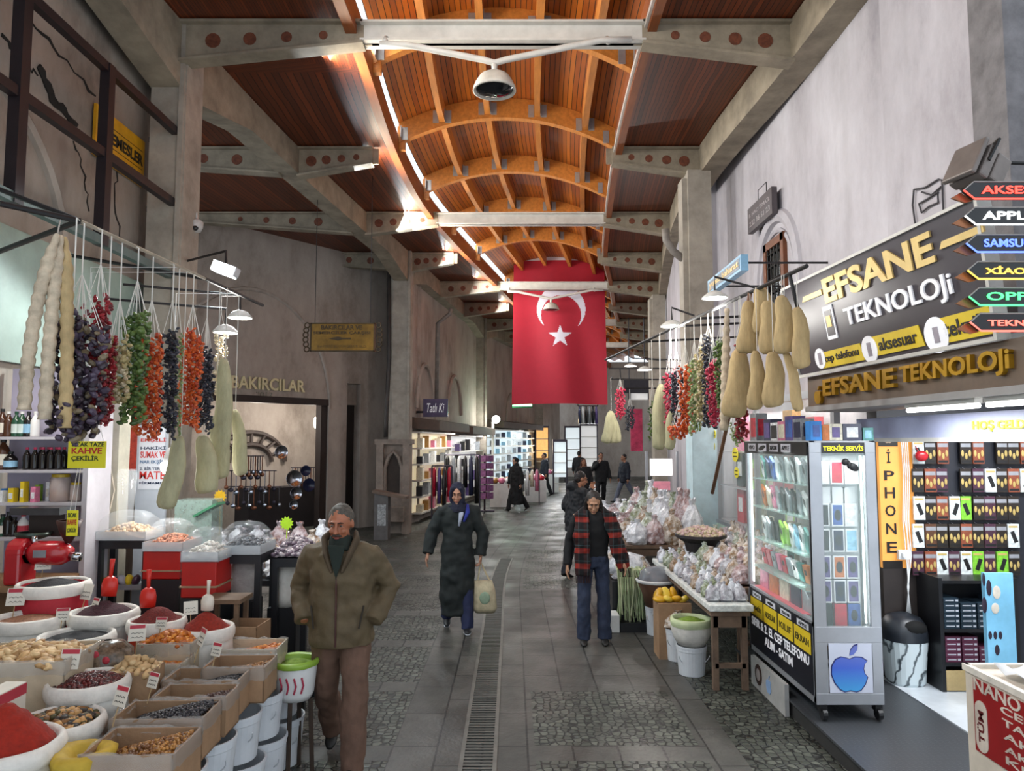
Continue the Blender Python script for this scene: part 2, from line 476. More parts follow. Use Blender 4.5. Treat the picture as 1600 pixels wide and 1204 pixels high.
# ---- ceiling: soffits, vault
YS = frange(-1.5, 46, .8)
so = MB()
so.sweep([[(LX(y) - (4.6 if 8.2 < y < 20 else .5), y, 6.75), (VL(y) - .02, y, 6.75)] for y in YS], us=[0, 4.2])
so.sweep([[(VR(y) + .02, y, 6.75), (RX(y) + .55, y, 6.75)] for y in YS], us=[0, 2.2])
# thickness above the boards
so.sweep([[(LX(y) - (4.6 if 8.2 < y < 20 else .5), y, 6.87), (VL(y) - .02, y, 6.87)] for y in YS], us=[0, 4.2])
so.sweep([[(VR(y) + .02, y, 6.87), (RX(y) + .55, y, 6.87)] for y in YS], us=[0, 2.2])
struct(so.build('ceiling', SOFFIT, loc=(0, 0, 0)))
def zv(t): return 7.14 * (1 - t) + 7.06 * t + .46 * 4 * t * (1 - t)
def vx(y, t): return VL(y) + (VR(y) - VL(y)) * t
TS = [k / 16 for k in range(17)]
va = MB()
va.sweep([[(vx(y, t), y, zv(t)) for t in TS] for y in YS], us=[t * 3.1 for t in TS])
va.sweep([[(vx(y, t), y, zv(t) + .1) for t in TS] for y in YS], us=[t * 3.1 for t in TS])
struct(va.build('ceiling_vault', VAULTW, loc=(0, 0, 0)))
# longitudinal ribs
for t in (.2, .41, .64, .86):
    mb = MB()
    mb.sweep([[(vx(y, t) - .045, y, zv(t) - .26), (vx(y, t) + .045, y, zv(t) - .26), (vx(y, t) + .045, y, zv(t) + .02), (vx(y, t) - .045, y, zv(t) + .02)] for y in YS], closed=True)
    struct(mb.build('ceiling_beam', GLULAM))
# arched ribs with steel plates
arch_y = [6.6, 8.95, 11.4, 13.75, 16.15, 18.5, 22.2, 23.9, 26, 29, 32, 35, 38]
for yc in arch_y:
    a = MB()
    rows = [[(vx(yc, t), yc - .06, zv(t) - .32), (vx(yc, t), yc + .06, zv(t) - .32), (vx(yc, t), yc + .06, zv(t) + .02), (vx(yc, t), yc - .06, zv(t) + .02)] for t in TS]
    a.sweep(rows, closed=True)
    a.b2((VL(yc) - .02, yc - .05, 6.72), (VL(yc) + .1, yc + .05, 7.1))
    o = struct(a.build('ceiling_rib', GLULAM))
    p = MB()
    for t in (.0, .2, .41, .64, .86, .985):
        for s in (-1, 1):
            x = vx(yc, t) + s * .1
            z = zv(t) - .17
            p.box((x, yc - .066, z), (.09, .012, .2))
        p.box((vx(yc, t) + .05, yc - .12, zv(t) - .17), (.012, .1, .18))
    p.build('fixing_plate', PLATE, o)
# fascia boards along the vault edges
fa = MB()
fa.sweep([[(VL(y) - .12, y, 6.60), (VL(y), y, 6.60), (VL(y), y, 6.93), (VL(y) - .12, y, 6.93)] for y in YS], closed=True)
struct(fa.build('trim_1', FASCIA))
fa = MB()
fa.sweep([[(VR(y), y, 6.62), (VR(y) + .1, y, 6.62), (VR(y) + .1, y, 7.1), (VR(y), y, 7.1)] for y in YS], closed=True)
struct(fa.build('trim_2', FASCIA))
fa = MB()
fa.sweep([[(VR(y) - .035, y, 6.66), (VR(y) - .003, y, 6.66), (VR(y) - .003, y, 6.72), (VR(y) - .035, y, 6.72)] for y in YS], closed=True)
struct(fa.build('trim_3', STEELW))
# clerestory: a pale sill and mullions in the open strip, pale roof sheet outside
cl = MB()
cl.sweep([[(VL(y) - .16, y, 6.93), (VL(y) - .01, y, 6.93), (VL(y) - .01, y, 6.97), (VL(y) - .16, y, 6.97)] for y in YS], closed=True)
struct(cl.build('window_sill', STEELW))

# ---- eaves beams with haunches at the columns
LCOL = [-1.7, 8.05, 17.85, 27.65, 37.4]
RCOL = [1.6, 11.35, 21.05, 30.75, 40.4]
def haunch(y, cols):
    d = min(abs(y - c) for c in cols)
    return .42 + max(0, .36 * (1 - d / 1.7))
YB = frange(-1.5, 44, .35)
eb = MB()
eb.sweep([[(LX(y) - .34, y, 6.74 - haunch(y, LCOL)), (LX(y), y, 6.74 - haunch(y, LCOL)), (LX(y), y, 6.74), (LX(y) - .34, y, 6.74)] for y in YB], closed=True)
struct(eb.build('ceiling_beam_left', CONC))
eb = MB()
eb.sweep([[(RX(y), y, 6.30), (RX(y) + .34, y, 6.30), (RX(y) + .34, y, 6.74), (RX(y), y, 6.74)] for y in YB], closed=True)
struct(eb.build('ceiling_beam_right', CONC))
# ---- columns
PALEBLUE = M('pale_blue_lit', 'bcd3da', .6, var=.06)  # blue-white light on the lower column, put into its colour
for i, y in enumerate(LCOL[1:], 1):
    x = LX(y) - .17
    c = MB()
    c.b2((x - (.17 if i == 1 else .22), y - .2, 0), (x + .22, y + .22, 6.745))
    c.b2((x + .15, y - .235, 0), (x + .205, y - .2, 6.74))
    if i > 1: c.b2((x - .30, y - .16, 0), (x - .22, y + .18, 6.4))
    struct(c.build('column', CONC2))
for i, y in enumerate(RCOL[1:], 1):
    x = RX(y)
    c = MB()
    c.b2((x - .22, y - .2, 0), (x + .14, y + .22, 6.32))
    c.b2((x - .30, y - .14, 2.6), (x - .22, y + .14, 6.2))
    if i == 1:
        c.b2((x - .225, y - .206, .6), (x + .145, y - .2, 2.45), 1)
        c.b2((x - .228, y - .206, .6), (x - .222, y + .2, 2.45), 1)
    struct(c.build('column', [CONC2, PALEBLUE]))

# ---- tapered brackets and full ties
def bracket(mb, xa, xb, y, up=6.73, da=.46, db=.25):
    """flanged web from wall end xa to tip xb"""
    n = 1 if xb > xa else -1
    for (t, d0, d1) in (('web', da, db),):
        mb.hexa([(xa, y - .03, up - da), (xb, y - .03, up - db), (xb, y + .03, up - db), (xa, y + .03, up - da), (xa, y - .03, up), (xb, y - .03, up), (xb, y + .03, up), (xa, y + .03, up)][::1] if n > 0 else
                [(xb, y - .03, up - db), (xa, y - .03, up - da), (xa, y + .03, up - da), (xb, y + .03, up - db), (xb, y - .03, up), (xa, y - .03, up), (xa, y + .03, up), (xb, y + .03, up)], 0)
    mb.beam((xa, y, up - .012), (xb, y, up - .012), .2, .03, 0)
    mb.beam((xa, y, up - da), (xb, y, up - db), .2, .03, 0)
    L = abs(xb - xa)
    for k in range(4):
        t = .18 + k * .2 if L < 2.4 else .22 + k * .17
        x = xa + (xb - xa) * t; d = da + (db - da) * t
        r = .085 - k * .012
        mb.tube([(x, y - .036, up - d / 2), (x, y - .022, up - d / 2)], r, 14, 1)
    mb.beam((xb, y, up), (xb, y, up - db), .18, .02, 0, up=(0, 1, 0))
ties = [1.4, 7.85, 14.65, 21.1, 27.6, 34.1]
brks = [4.65, 11.35, 17.85, 24.4, 30.8, 37.1]
for y in ties + brks:
    mb = MB(); bracket(mb, LX(y) - .02, VL(y) + (.08 if y in ties else -.4), y)
    if 9 < y < 19: bracket(mb, LX(y) - .3, LX(y) - 3.4, y, da=.42, db=.2)
    struct(mb.build('ceiling_bracket', [CONC, RUST]))
    mb = MB(); bracket(mb, RX(y) + .02, VR(y) - .06, y)
    struct(mb.build('ceiling_bracket', [CONC, RUST]))
for y in ties:
    mb = MB(); a, b = VL(y) + .05, VR(y) - .03
    mb.b2((a, y - .025, 6.49), (b, y + .025, 6.72))
    mb.b2((a, y - .1, 6.49), (b, y + .1, 6.515)); mb.b2((a, y - .1, 6.70), (b, y + .1, 6.725))
    struct(mb.build('ceiling_tie', STEELW))
# ---- V-shaped pipe hangers with a bell lamp under the ties
LAMPW = M('lamp_white_metal', 'b9b4aa', .5, var=.1)
LAMPD = M('lamp_dark_glass', '15181b', .08, var=0)
def bell(y, label):
    a, b = VL(y) + .28, VR(y) - .2; m = (a + b) / 2 - .12; z = 6.44
    t = thing('pendant_lamp', label, 'lamp', (m, y - .12, 5.85))
    p = MB(); yy = y - .14
    p.tube([(a, yy, z - .02), (a + .3, yy, z - .03), (m - .12, yy, z - .2), (m, yy, z - .235), (m + .12, yy, z - .2), (b - .35, yy, z + .02), (b, yy, z + .03)], .035, 10)
    for x in (a + .05, b - .25): p.tube([(x, yy, z), (x, yy + .1, z + .1)], .03, 8)
    p.tube([(m, yy, z - .24), (m, yy, z - .36)], .032, 10)
    p.build('hanger_pipe', STEELW, t, smooth=True)
    s = MB()
    s.lathe([(.02, .18), (.09, .17), (.16, .13), (.205, .06), (.23, 0), (.235, -.03), (.215, -.035), (.2, -.01)], (m, yy, z - .52), 28, capb=False)
    s.build('lamp_shade', LAMPW, t, smooth=True)
    g = MB(); g.lathe([(.2, -.015), (.12, -.05), (.01, -.06)], (m, yy, z - .52), 24, capb=False)
    g.build('lamp_glass', LAMPD, t, smooth=True)
bell(7.85, 'white bell lamp under the nearest tie beam, in front of the wooden vault')
bell(21.1, 'white bell lamp hanging in front of the red flag')

# ---- walls
def wall_sweep(name, fn, y0, y1, z0, z1, mat, side, thick=.3, step=.8):
    mb = MB(); s = side
    mb.sweep([[(fn(y), y, z0), (fn(y) + s * thick, y, z0), (fn(y) + s * thick, y, z1), (fn(y), y, z1)] for y in frange(y0, y1, step)], closed=True)
    return struct(mb.build(name, mat))
wall_sweep('wall_left', lambda y: -4.15, -.5, 8.7, 0, 7.4, PL_L, -1)
wall_sweep('wall_left_far', lambda y: LX(y) - .30, 18.3, 42, 0, 6.75, PL_M, -1)
wall_sweep('wall_right', lambda y: 3.46 + (12 - y) * -.012, 6.52, 12.2, 0, 7.6, PL_R, 1)
wall_sweep('wall_right_upper', lambda y: 3.46 + (12 - y) * -.012, 5.0, 6.52, 2.87, 7.6, PL_R, 1)
wall_sweep('wall_right_far', lambda y: RX(y) + .22, 12.2, 42, 0, 6.75, PL_R, 1)
mb = MB(); mb.b2((3.28, 4.72, 2.87), (3.9, 5.08, 7.6)); struct(mb.build('wall_pier', M('grey_pier', '6d6a6c', .8, var=.15, bump=.3)))
mb = MB(); mb.b2((-2, 45, 0), (16, 45.3, 7)); struct(mb.build('wall_back', PL_M))
# relief arch on the near left wall, cracks
mb = MB()
def arc_yz(x, yc, zc, r, a0, a1, n=24): return [(x, yc + r * math.cos(a0 + (a1 - a0) * k / n), zc + r * math.sin(a0 + (a1 - a0) * k / n)) for k in range(n + 1)]
mb.tube(arc_yz(-4.13, 5.2, 3.6, 1.5, 0, PI), .05, 6)
struct(mb.build('trim_4', PL_L))
CR = M('crack_dark', '241f1b', .95, var=0)
def crack(x, pts, r=.012):
    mb = MB(); rnd = random.Random(int(abs(pts[0][0]) * 100)); path = []
    for (a, b) in zip(pts[:-1], pts[1:]):
        for k in range(5):
            t = k / 5
            path.append((x, a[0] + (b[0] - a[0]) * t + rnd.uniform(-.03, .03), a[1] + (b[1] - a[1]) * t + rnd.uniform(-.03, .03)))
    path.append((x, pts[-1][0], pts[-1][1]))
    mb.tube(path, [r * rnd.uniform(.5, 1.4) for _ in path], 5)
    return struct(mb.build('wall_crack', CR))
def lp(px, py): v = atX(px, py, -4.14); return (v.y, v.z)
crack(-4.147, [lp(45, 30), lp(95, 85), lp(150, 150)], .014)
crack(-4.147, [lp(5, 60), lp(40, 100), lp(60, 118)], .014)
crack(-4.147, [lp(62, 105), lp(80, 155), lp(118, 195)], .035)
crack(-4.147, [lp(82, 150), lp(105, 180), lp(112, 192)], .02)
crack(-4.147, [lp(118, 220), lp(132, 270), lp(140, 330)], .009)
crack(-4.147, [lp(183, 270), lp(180, 320), lp(192, 380)], .008)
# ---- the wall of the alley with its blind arch and gateway
A0, B0 = Vector((-7.9, 13.2, 0)), Vector((-2.85, 19.35, 0))
D0 = (B0 - A0).normalized(); N0 = Vector((D0.y, -D0.x, 0))    # N0 looks to the street
def onwall(px, py, off=0):
    r = ray(px, py); O = Vector((0, 0, CH)); t = (A0 + N0 * off - O).dot(N0) / r.dot(N0); p = O + r * t
    return (p - A0).dot(D0), p.z
def wp(s, z, off=0): return A0 + D0 * s + N0 * off + Vector((0, 0, z))
sO, zO = onwall(514, 630); zL = onwall(420, 628)[1]
sR0, _ = onwall(541, 700); sR1, zN = onwall(564, 600)
LW = (B0 - A0).length
mb = MB()
def wslab(s0, s1, z0, z1, f=0, bk=-.45, mi=0):
    P = [wp(s0, z0, bk), wp(s0, z0, f), wp(s1, z0, f), wp(s1, z0, bk)]
    mb.hexa(P + [p + Vector((0, 0, z1 - z0)) for p in P], mi)
sG = 1.2
wslab(-.5, sG, 0, 6.75); wslab(sG, sO, zL, 6.75); wslab(sO, sR0, 0, 6.75); wslab(sR1, LW + .6, 0, 6.75); wslab(sR0, sR1, zN, 6.75)
wslab(sR0, sR1, onwall(552, 632)[1], zN, -.18, -.45)
struct(mb.build('wall_alley', PL_M))
mb = MB(); wslab(sR0, sR1, 0, onwall(552, 632)[1], -.25, -.3)
struct(mb.build('door_1', M('dark_door', '1d1714', .8)))
mb = MB(); wslab(sG - .1, sO + .02, zL - .02, zL + .13, .03, -.1); wslab(sO - .18, sO + .02, 0, zL, -.05, -.25)
struct(mb.build('door_2', M('dark_brown_frame', '2a1d17', .7)))
# raised edge of the blind arch
sa, za = onwall(398, 452); se, ze = onwall(516, 560)
R = se - sa; pts = []
for k in range(25):
    a = PI * k / 24
    pts.append(wp(sa - R * math.cos(a) * -1 * -1, za - R + R * math.sin(a), .0))
pts = [wp(sa + R * math.cos(a), za - 1.25 * R + 1.25 * R * math.sin(a), .01) for a in [PI * k / 24 for k in range(25)]]
pts = [wp(se, zL, .01)] + pts + [wp(sa - R, zL, .01)]
mb = MB(); mb.tube(pts, .045, 6); struct(mb.build('trim_5', PL_M))
BRASSL = M('pale_gold_letters', 'd0c39a', .5, metal=.2, var=.05)
s0, z0 = onwall(360, 606); s1, _ = onwall(475, 608); _, z1 = onwall(362, 586)
tag(text('BAKIRCILAR', wp(s0, z0, .005), D0, UZ, s1 - s0, z1 - z0, BRASSL, depth=.04, bold=.02, name='wall_lettering'), 'large pale gold raised letters on the wall above the gateway', 'lettering')
s0, z0 = onwall(400, 622); s1, _ = onwall(425, 622); _, z1 = onwall(400, 611)
tag(text('2013', wp(s0, z0, .003), D0, UZ, s1 - s0, z1 - z0, M('dim_letters', '8f877a', .6), depth=.02, name='wall_lettering'), 'small dull figures of a year under the gold letters above the gateway', 'lettering')
# inside of the gateway: back wall of the copper shop
mb = MB(); wslab(-1.5, LW + 1.2, 0, 5, -2.4, -2.6)
struct(mb.build('wall_gateway', PL_M))
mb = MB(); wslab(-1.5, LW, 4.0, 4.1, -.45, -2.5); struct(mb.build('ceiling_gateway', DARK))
# ---- arched niche with a grilled window on the right wall
XR = 3.40
v = atX(1211, 400, XR); yn = v.y
zb = 3.55; rr = .62
mb = MB()
def arch_path(r, zs, x): return [(x, yn - r, zb)] + [(x, yn - r * math.cos(PI * k / 20), zs + r * 1.15 * math.sin(PI * k / 20)) for k in range(21)] + [(x, yn + r, zb)]
mb.tube(arch_path(.74, 4.15, XR + .05), .10, 8)
mb.tube(arch_path(.58, 4.15, XR + .02), .035, 6)
struct(mb.build('trim_6', PL_R))
wnd = MB()
for a, b in (((yn - .36, 3.5), (yn + .36, 3.62)), ((yn - .36, 4.62), (yn + .36, 4.72))): wnd.b2((XR - .03, a[0], a[1]), (XR + .1, b[0], b[1]))
for s in (-1, 1): wnd.b2((XR - .03, yn + s * .31 - .05, 3.5), (XR + .1, yn + s * .31 + .05, 4.72))
wo = struct(wnd.build('window_1', M('brown_window_frame', '6a3c22', .6)))
g = MB(); g.b2((XR + .01, yn - .3, 3.6), (XR + .03, yn + .3, 4.65)); g.build('pane', M('dark_pane', '17191d', .15), wo)
g = MB()
for k in range(5): g.tube([(XR - .01, yn - .24 + k * .12, 3.6), (XR - .01, yn - .24 + k * .12, 4.65)], .012, 6)
for k in range(6): g.tube([(XR - .01, yn - .3, 3.7 + k * .17), (XR - .01, yn + .3, 3.7 + k * .17)], .012, 6)
g.build('window_grille', M('iron_black', '1b1a1a', .5, metal=.5), wo)
# scratched outline in the plaster above the fascia sign
def rp(px, py): return atX(px, py, 3.37)
mb = MB()
for loop in ([(1428, 296), (1445, 293), (1466, 280), (1472, 282), (1474, 330), (1448, 342), (1430, 350), (1426, 320), (1428, 296)], [(1436, 318), (1450, 310), (1465, 300), (1466, 316), (1452, 322), (1440, 332), (1436, 318)], [(1440, 300), (1455, 305), (1470, 292)]):
    mb.tube([rp(*p) for p in loop], .008, 5)
struct(mb.build('wall_scratch', M('scratch_grey', '4a484b', .9)))
# pipes: downpipe at the far left column, bent pipe at the right column
GP = M('grey_pipe', '78716a', .6, var=.15)
DP = M('dark_pipe', '3a3532', .6, var=.15)
def pipe(pts, r, m, label):
    mb = MB(); mb.tube(pts, r, 10); return tag(mb.build('downpipe', m, smooth=True), label, 'pipe')
pipe([atY(608, 378, 17.7), atY(608, 560, 17.7), atY(603, 660, 17.7), atY(603, 683, 17.7)], .055, DP, 'dark downpipe running down beside the column to the fountain')
pipe([atY(704, 482, 20.4), atY(703, 490, 20.4), atY(684, 505, 20.4), atY(682, 632, 20.4)], .06, GP, 'grey downpipe with a bend on the far left plaster wall')
pipe([atY(1040, 358, 11.3), atY(1041, 375, 11.3), atY(1052, 392, 11.3), atY(1064, 402, 11.3), (2.82, 11.52, atY(1064, 404, 11.3).z)], .06, GP, 'short bent grey pipe under the right eaves beam')
# ================================================================ the phone shop on the right
ALU = M('brushed_aluminium', 'a9acb2', .35, metal=.55, var=.05, scale=3)
BLK = M('black_plastic', '17171a', .4, var=.1)
WHT = M('white_card', 'e6e8ea', .5, var=.03)
GLS = M('clear_glass', 'dff2ee', .03, var=0, alpha=.10, spec=.8)
GOLD = M('gold_letter', 'c79a2e', .3, metal=.75, var=.1)
GOLDF = M('gold_print', 'd8bb78', .45, metal=.25, var=.06)
SIGNB = M('sign_anthracite', '3a343b', .35, var=.05)
BRN = M('fascia_brown', '5d4a3a', .5, var=.1)
YEL = M('yellow_print', 'd9bc22', .5, var=.05)
WTX = M('white_print', 'ececf0', .5, var=.02, emit=.15)
U = Vector((.06, -1, 0)).normalized(); NS = U.cross(UZ) * 1.0      # NS points to the street
def splane(px, py, A, V=UZ):
    n = U.cross(V); r = ray(px, py); O = Vector((0, 0, CH)); t = (A - O).dot(n) / r.dot(n); p = O + r * t - A
    return p.dot(U), p.dot(V)
AB = Vector((2.56, 6.5, 2.69)); VB = Vector((-.13, 0, .76)).normalized()
sg = thing('shop_sign', 'large dark tilted sign board with gold and white lettering over the phone shop', 'sign', AB)
def P3(s, v, o=0): return AB + U * s + VB * v + U.cross(VB) * o
mb = MB(); mb.prism([(0, 0), (2.42, 0), (2.5, .77), (0, .77)], P3(0, 0, -.06), U, VB, .06); mb.build('board', SIGNB, sg)
mb = MB()
for a, b in (((0, -.025), (2.42, .0)), ((0, .77), (2.5, .79))): mb.prism([(a[0], a[1]), (b[0], a[1]), (b[0], b[1]), (a[0], b[1])], P3(0, 0, -.07), U, VB, .085)
mb.prism([(2.42, -.025), (2.445, -.025), (2.525, .79), (2.5, .79)], P3(0, 0, -.07), U, VB, .085); mb.prism([(-.025, -.025), (0, -.025), (0, .79), (-.025, .79)], P3(0, 0, -.07), U, VB, .085)
mb.build('frame', STEELW, sg)
def sbox(p0, p1):   # pixel corners lower-left, upper-right on the board -> s0,v0,s1,v1
    a = splane(*p0, AB, VB); b = splane(*p1, AB, VB); return a[0], a[1], b[0], b[1]
# lettering heights measured on the left end of each word
def btext(s, pl, pr, ptop, mat, bold=.02, shear=0, nm='lettering', depth=.012):
    a = splane(*pl, AB, VB); b = splane(*pr, AB, VB); c = splane(*ptop, AB, VB)
    return text(s, P3(a[0], a[1], .002), U, VB, b[0] - a[0], c[1] - a[1], mat, sg, nm, depth, bold, shear)
btext('EFSANE', (1293, 473), (1466, 408), (1287, 434), GOLDF, .03)
btext('TEKNOLOJi', (1326, 515), (1495, 466), (1314, 482), WTX, .015)
for pa, pb in (((1256, 470), (1286, 455)), ((1470, 379), (1540, 352))):
    a = splane(*pa, AB, VB); b = splane(*pb, AB, VB)
    mb = MB(); v = (a[1] + b[1]) / 2
    mb.prism([(a[0], v - .012), (b[0], v - .012), (b[0], v + .03), (a[0] + .03, v + .03)], P3(0, 0, .001), U, VB, .012); mb.build('gold_dash', GOLDF, sg)
# phone pictogram
a = splane(1296, 530, AB, VB); mb = MB()
mb.prism([(a[0], a[1]), (a[0] + .15, a[1]), (a[0] + .15, a[1] + .27), (a[0], a[1] + .27)], P3(0, 0, .001), U, VB, .008, 0)
mb.prism([(a[0] + .018, a[1] + .03), (a[0] + .132, a[1] + .03), (a[0] + .132, a[1] + .235), (a[0] + .018, a[1] + .235)], P3(0, 0, .006), U, VB, .006, 1)
mb.prism([(a[0] + .04, a[1] + .1), (a[0] + .11, a[1] + .1), (a[0] + .11, a[1] + .19), (a[0] + .04, a[1] + .19)], P3(0, 0, .009), U, VB, .006, 2)
mb.build('phone_pictogram', [WTX, SIGNB, GOLDF], sg)
for word, pc, r, pl, pr, ptop in (('cep telefonu', (1283, 559), .085, (1292, 568), (1344, 552), (1290, 553)), ('aksesuar', (1360, 543), .10, (1376, 545), (1436, 531), (1374, 526)), ('teknik', (1464, 518), .115, (1478, 522), (1545, 503), (1477, 497))):
    c = splane(*pc, AB, VB); a = splane(*pl, AB, VB); b = splane(*pr, AB, VB); t = splane(*ptop, AB, VB)
    mb = MB(); h = t[1] - a[1]
    mb.prism([(c[0], a[1] - h * .35), (b[0] + .06, a[1] - h * .35), (b[0] + .03, t[1] + h * .3), (c[0], t[1] + h * .3)], P3(0, 0, .001), U, VB, .006)
    mb.build('yellow_label', YEL, sg)
    mb = MB(); mb.prism([(c[0] + r * math.cos(2 * PI * k / 24), c[1] + r * math.sin(2 * PI * k / 24)) for k in range(24)], P3(0, 0, .003), U, VB, .008, 0)
    mb.prism([(c[0] - .02, c[1] - .05), (c[0] + .03, c[1] - .05), (c[0] + .03, c[1] + .05), (c[0] - .02, c[1] + .05)], P3(0, 0, .008), U, VB, .006, 1)
    mb.build('round_badge', [WTX, M('badge_dark', '9a929c', .5)], sg)
    text(word, P3(a[0], a[1], .007), U, VB, b[0] - a[0], h, BLK, sg, depth=.004, bold=.02)
# brown fascia with raised gold letters
AF = Vector((2.60, 6.45, 2.36))
def PF(s, v, o=0): return AF + U * s + UZ * v + NS * o
ff = thing('shop_fascia', 'brown fascia with raised gold letters directly under the dark sign board', 'sign', AF)
mb = MB(); mb.prism([(0, .04), (2.7, .04), (2.7, .305), (0, .305)], PF(0, 0, -.1), U, UZ, .1); mb.build('board', BRN, ff)
mb = MB(); mb.prism([(0, 0), (2.7, 0), (2.7, .045), (0, .045)], PF(0, 0, -.5), U, UZ, .53); mb.build('soffit_strip', M('fascia_grey', '8d8a88', .5, var=.05), ff)
for s_, pl, pr, pt in (('EFSANE', (1291, 619), (1403, 603), (1290, 593)), ('TEKNOLOJi', (1412, 606), (1586, 584), (1412, 572))):
    n = NS; a = splane(*pl, AF); b = splane(*pr, AF); c = splane(*pt, AF)
    text(s_, PF(a[0], a[1], .0), U, UZ, b[0] - a[0], c[1] - a[1], GOLD, ff, 'lettering', .03, .03)
def apple(mb, O, Ux, Vx, h, t, mi=0, leaf=None):
    """an apple outline with a bite and a leaf, h tall"""
    pts = [(.0, .70), (.12, .75), (.28, .74), (.40, .66)]
    bite = [(.335, .58), (.315, .48), (.335, .38), (.40, .30)]
    low = [(.34, .14), (.24, .01), (.13, -.03), (.0, .0), (-.13, -.03), (-.25, .03), (-.36, .17), (-.43, .36), (-.42, .54), (-.33, .69), (-.2, .75), (-.08, .73)]
    mb.prism([(p[0] * h, p[1] * h) for p in reversed(pts[::-1] and (pts + bite + low)[::-1])][::-1], O, Ux, Vx, t, mi)
    mb.prism([(p[0] * h, p[1] * h) for p in [(.0, .79), (.02, .90), (.10, 1.0), (.19, 1.03), (.18, .92), (.1, .82)]][::-1], O, Ux, Vx, t, mi if leaf is None else leaf)
a = splane(1283, 630, AF); mb = MB(); apple(mb, PF(a[0], a[1], 0), U, UZ, .14, .03); mb.build('emblem', GOLD, ff)
# fluorescent tubes under the fascia
TUBE = M('tube_glow', 'ffffff', .5, var=0, emit=9)
def tube_light(p, q, label, e=9, col=(.93, .97, 1)):
    t = thing('tube_light', label, 'lamp', [(p[i] + q[i]) / 2 for i in range(3)])
    mb = MB(); mb.tube([p, q], .016, 8); mb.build('tube', TUBE, t)
    mb = MB(); mb.beam(Vector(p) + Vector((0, 0, .03)), Vector(q) + Vector((0, 0, .03)), .05, .03); mb.build('batten', STEELW, t)
    m = (Vector(p) + Vector(q)) / 2; d = (Vector(q) - Vector(p)).length
    l = light('tube_glow', 'AREA', m - Vector((0, 0, .03)), e, col, d, .05)
    l.rotation_euler = (0, 0, math.atan2(q[1] - p[1], q[0] - p[0]))
tube_light((2.72, 5.05, 2.315), (2.76, 4.35, 2.315), 'white tube light under the shop fascia, farther one above the cabinet end')
tube_light((2.77, 4.28, 2.315), (2.82, 3.4, 2.315), 'white tube light under the shop fascia, nearer one by the frame edge')
# lintel with the welcome text
AL = Vector((2.9, 6.2, 2.13))
ln = thing('shop_lintel', 'pale blue grey lintel with yellow lettering over the shop opening', 'sign', AL)
mb = MB(); mb.prism([(0, 0), (3.2, 0), (3.2, .16), (0, .16)], AL - NS * .1, U, UZ, .1); mb.build('panel', M('lintel_blue_grey', 'a9aecb', .4, var=.04), ln)
mb = MB(); mb.prism([(0, -.03), (3.2, -.03), (3.2, 0), (0, 0)], AL - NS * .14, U, UZ, .14); mb.build('edge_strip', STEELW, ln)
a = splane(1520, 654, AL); b = splane(1598, 652, AL)
text('HOŞ GELDİNİZ', AL + U * a[0] + UZ * .035 + NS * .0, U, UZ, (b[0] - a[0]) * 1.55, .085, M('yellow_letters', 'e6e04a', .5, emit=.4, var=0), ln, depth=.01, bold=.02)
light('shop_ceiling_lamp', 'AREA', (3.9, 5.2, 2.6), 60, (.95, .97, 1), 1.2, .5)
light('shop_ceiling_lamp', 'AREA', (3.7, 3.6, 2.6), 40, (.95, .97, 1), 1.0, .5)
# shop interior shell
SHW = M('shop_dark_board', '20222a', .5, var=.1)
mb = MB(); mb.b2((3.13, 6.32, 0), (5.2, 6.5, 2.9)); struct(mb.build('wall_shop_back', SHW))
mb = MB(); mb.b2((5.0, 2.2, 0), (5.2, 6.4, 2.9)); struct(mb.build('wall_shop_side', M('shop_wall', 'a8a8ac', .6)))
mb = MB(); mb.b2((3.0, 2.0, 2.75), (5.2, 6.5, 2.85)); struct(mb.build('ceiling_shop', M('shop_ceiling', 'c8c8c8', .6)))
MARB = M('marble_white', 'c9d0d6', .18, var=.10, scale=1.6, col2=None)
mb = MB(); mb.b2((3.09, 2.0, 0), (5.2, 6.35, .14)); struct(mb.build('floor_shop', MARB))
# tread-plate platform
m = M('tread_plate', '6f757c', .4, metal=.25, var=.12, scale=3)
nt, N, Lk, b = nodes_of(m)
ob = N.new('ShaderNodeTexCoord').outputs['Object']
mp = N.new('ShaderNodeMapping'); mp.inputs['Scale'].default_value = (9, 9, 9); mp.inputs['Rotation'].default_value = (0, 0, .78); Lk.new(ob, mp.inputs[0])
ck = N.new('ShaderNodeTexBrick'); ck.inputs['Scale'].default_value = 1; ck.inputs['Mortar Size'].default_value = .12; ck.inputs['Color1'].default_value = ck.inputs['Color2'].default_value = lin('6d7278'); ck.inputs['Mortar'].default_value = lin('45484c'); Lk.new(ck.outputs['Color'], b.inputs['Base Color']); Lk.new(mp.outputs[0], ck.inputs['Vector'])
bp = N.new('ShaderNodeBump'); bp.inputs['Strength'].default_value = .9; bp.inputs['Distance'].default_value = .01; bp.invert = True
Lk.new(ck.outputs['Fac'], bp.inputs['Height']); Lk.new(bp.outputs[0], b.inputs['Normal'])
pf = thing('shop_platform', 'grey tread plate step in front of the phone shop', 'step', (2.6, 4.2, 0))
mb = MB(); mb.hexa([(2.13, 2.2, .10), (3.088, 2.2, .10), (3.088, 7.2, .12), (2.13, 7.2, .12)] + [(2.13, 2.2, .118), (3.088, 2.2, .118), (3.088, 7.2, .138), (2.13, 7.2, .138)]); mb.build('tread_plate', m, pf)
mb = MB(); mb.b2((2.15, 2.2, 0), (3.08, 7.2, .10)); mb.build('kerb_block', M('kerb_dark', '2c2b2a', .8, var=.15), pf)

